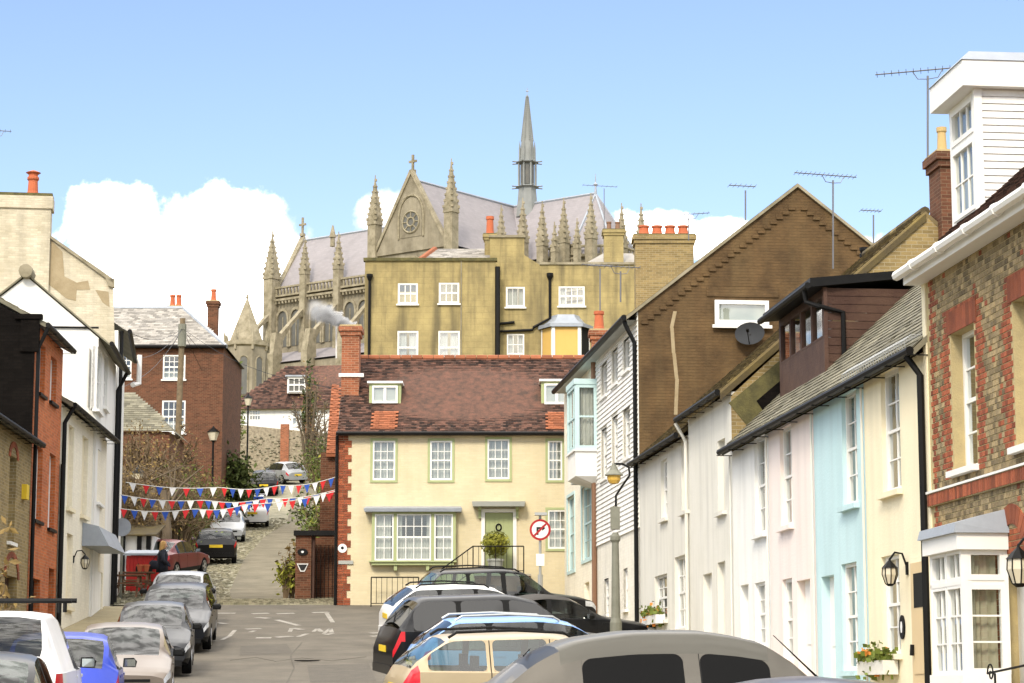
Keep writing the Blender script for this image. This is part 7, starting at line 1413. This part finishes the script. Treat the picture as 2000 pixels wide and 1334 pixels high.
def picnic(label, px, Yd, w_=1.7, rot=0):
    x = (px-1000)/FPX*Yd; g = prof(Yd)+.02; t = thing('picnic_table', label, 'picnic table', (x, Yd, g), 'pub picnic tables')
    for k in range(4): mb = MB(); mb.box((x-w_/2, Yd-.34+k*.175, g+.71), (x+w_/2, Yd-.34+k*.175+.16, g+.75)); mb.build('top_plank', 'bench_wood', t)
    for s in (-1, 1): mb = MB(); mb.box((x-w_/2, Yd+s*.7-.12, g+.42), (x+w_/2, Yd+s*.7+.12, g+.46)); mb.build('seat_plank', 'bench_wood', t)
    for sx in (-1, 1):
        xx = x+sx*w_*.36
        for s in (-1, 1): mb = MB(); mb.hexa([(xx-.03,Yd+s*.62-.05,g),(xx+.03,Yd+s*.62-.05,g),(xx+.03,Yd+s*.62+.05,g),(xx-.03,Yd+s*.62+.05,g),(xx-.03,Yd+s*.2-.05,g+.71),(xx+.03,Yd+s*.2-.05,g+.71),(xx+.03,Yd+s*.2+.05,g+.71),(xx-.03,Yd+s*.2+.05,g+.71)]); mb.build('leg', 'bench_wood', t)
        mb = MB(); mb.box((xx-.03,Yd-.8,g+.34), (xx+.03,Yd+.8,g+.42)); mb.build('crossbar', 'bench_wood', t)
picnic('brown picnic table in front of the red kiosk', 266, 78.5, 1.3); picnic('nearer picnic table at the foot of the lane', 250, 76.2, 1.2)
for (px, lab) in ((276, 'orange flower pot on the far picnic table, left'), (288, 'orange flower pot on the far picnic table, right')):
    x = (px-1000)/FPX*78.5; g = prof(78.5)+.77; t = thing('flower_pot', lab, 'pot', (x, 78.5, g)); mb = MB(); mb.lathe((x, 78.5, g), [(.07,0),(.11,.2),(.13,.2),(.13,.25),(.09,.25)], 10); mb.build('pot', 'terracotta', t)
# pub front and round sign behind the tables
pb = thing('pub_building', 'white pub wall with dark timber posts behind the kiosk', 'building', at(262, 1100, 86)); a = at(225, 1100, 86); b = at(296, 1100, 86); mb = MB(); mb.box((a.x-3,86,prof(86)-.3), (b.x,88,at(260,1045,86).z)); mb.build('wall', 'white_wall', pb)
for px in (240, 272, 290): c = at(px, 1080, 85.95); mb = MB(); mb.box((c.x-.08,85.85,prof(86)-.2), (c.x+.08,85.98,at(260,1045,86).z)); mb.build('timber_post', 'black_iron', pb)
mb = MB(); mb.hexa([(a.x-3,85.7,at(260,1048,86).z),(b.x+.2,85.7,at(260,1048,86).z),(b.x+.2,88,at(260,1020,86).z),(a.x-3,88,at(260,1020,86).z),(a.x-3,85.7,at(260,1045,86).z),(b.x+.2,85.7,at(260,1045,86).z),(b.x+.2,88,at(260,1017,86).z),(a.x-3,88,at(260,1017,86).z)]); mb.build('roof', 'tile_moss', pb)
c = at(239, 1030, 76); rs = thing('pub_sign', 'round grey sign on a post beside the white house', 'sign', (c.x, 76, prof(76))); mb = MB(); mb.tube([(c.x,76,prof(76)),(c.x,76,c.z+.5)], .04, 6); mb.build('post', 'grey_iron', rs); mb = MB(); mb.tube([(c.x,75.94,c.z),(c.x,75.9,c.z)], .3, 24); mb.build('disc', 'lead', rs)
# the woman walking past the kiosk
def skin(name, m, par, V, E, Rr, sub=2):
    me = bpy.data.meshes.new(name); me.from_pydata(V, E, []); me.materials.append(MATS[m]); o = bpy.data.objects.new(name, me); COL.objects.link(o); o.parent = par
    md = o.modifiers.new('skin', 'SKIN'); md.use_smooth_shade = True
    for v, r_ in zip(me.skin_vertices[0].data, Rr): v.radius = (r_, r_*.85) if not isinstance(r_, tuple) else r_
    me.skin_vertices[0].data[0].use_root = True; sd2 = o.modifiers.new('sub', 'SUBSURF'); sd2.levels = sub; sd2.render_levels = sub; return o
mat('coat', (.012,.014,.022), .85, (.02,.022,.03), 6, .5, .4, 40); mat('skin_tone', (.55,.32,.22), .6); mat('blonde', (.50,.30,.10), .6, (.36,.2,.06), 20, .8); mat('jeans', (.02,.025,.05), .9)
Yw = 79.0; xw = (319-1000)/FPX*Yw; wo = thing('person', 'person with shoulder-length fair hair in a dark padded coat carrying a bag', 'person', (xw, Yw, prof(Yw)+.02))
V = [(0,0,.95),(0,0,1.15),(.01,0,1.36),(.02,0,1.46),(.035,0,1.53),(.04,0,1.64),(.02,.18,1.37),(.06,.25,1.12),(.19,.24,.97),(.25,.22,.94),(.02,-.18,1.37),(.07,-.25,1.12),(.2,-.2,.98),(.26,-.17,.95),(0,.10,.88),(.10,.11,.5),(.06,.11,.09),(.20,.12,.05),(0,-.10,.88),(-.02,-.11,.5),(-.16,-.11,.12),(-.05,-.12,.05)]
E = [(0,1),(1,2),(2,3),(3,4),(4,5),(2,6),(6,7),(7,8),(8,9),(2,10),(10,11),(11,12),(12,13),(0,14),(14,15),(15,16),(16,17),(0,18),(18,19),(19,20),(20,21)]
skin('body', 'jeans', wo, V, E, [(.15,.13),(.15,.12),(.17,.11),.06,.055,.09,.06,.05,.04,.035,.06,.05,.04,.035,.085,.06,.045,.035,.085,.06,.045,.035])
mb = MB(); mb.loft([[(x_+rx*math.cos(k*math.pi/8), ry*math.sin(k*math.pi/8), z_) for k in range(16)] for x_, rx, ry, z_ in ((.0,.21,.24,.72),(0,.2,.23,.95),(0,.18,.21,1.1),(.01,.18,.235,1.32),(.01,.14,.2,1.43),(.02,.085,.09,1.5))]); mb.build('coat', 'coat', wo, smooth=True, local=True)
for s in (1, -1): mb = MB(); mb.tube([(.02,s*.19,1.4),(.06,s*.27,1.12),(.2,s*.235,.985)], [.085,.075,.06], 10); mb.build('sleeve', 'coat', wo, smooth=True, local=True)
mb = MB(); mb.loft([[(.045+rx*math.cos(k*math.pi/8)+.01*(z_-1.6), ry*math.sin(k*math.pi/8), z_) for k in range(16)] for rx, ry, z_ in ((.03,.03,1.5),(.07,.06,1.53),(.095,.075,1.6),(.1,.08,1.66),(.085,.07,1.73),(.03,.03,1.77))]); mb.build('head', 'skin_tone', wo, smooth=True, local=True)
mb = MB(); mb.tube([(.14,0,1.63),(.165,0,1.60)], [.012,.016], 6); mb.build('nose', 'skin_tone', wo, smooth=True, local=True)
mb = MB(); mb.loft([[(x_+rx*math.cos(k*math.pi/8), ry*math.sin(k*math.pi/8), z_) for k in range(16)] for x_, rx, ry, z_ in ((-.06,.05,.1,1.38),(-.035,.085,.12,1.47),(0,.105,.115,1.58),(.015,.115,.105,1.68),(.02,.10,.09,1.76),(.02,.04,.04,1.80))]); mb.build('hair', 'blonde', wo, smooth=True, local=True)
bg = thing('shoulder_bag', 'black shoulder bag at the side of the walking person', 'bag', (xw-.12, Yw-.28, prof(Yw)+.95)); mb = MB(); mb.loft([[(-.12+.16*math.cos(k*math.pi/6)*q, -.03+.07*math.sin(k*math.pi/6)*q, z_) for k in range(12)] for q, z_ in ((.9,-.12),(1.1,0),(.9,.14),(.5,.18))]); mb.build('bag_body', 'coat', bg, smooth=True, local=True); mb = MB(); mb.tube([(-.2,0,.15),(.05,.1,.48),(.0,.0,.15)], .012, 5); mb.build('strap', 'coat', bg, local=True)
p = R.pt(R.u(1112,1210,1.3), 1.3, 0); bb = thing('refuse_bag', 'blue rubbish bag on the pavement by the cream house', 'bag', (p.x, p.y, prof(p.y)+.12)); mb = MB(); mb.lathe((p.x,p.y,prof(p.y)+.12), [(.14,0),(.22,.12),(.2,.3),(.08,.42),(.1,.5)], 10); mat('blue_bag', (.03,.03,.4), .4); mb.build('sack', 'blue_bag', bb, smooth=True)
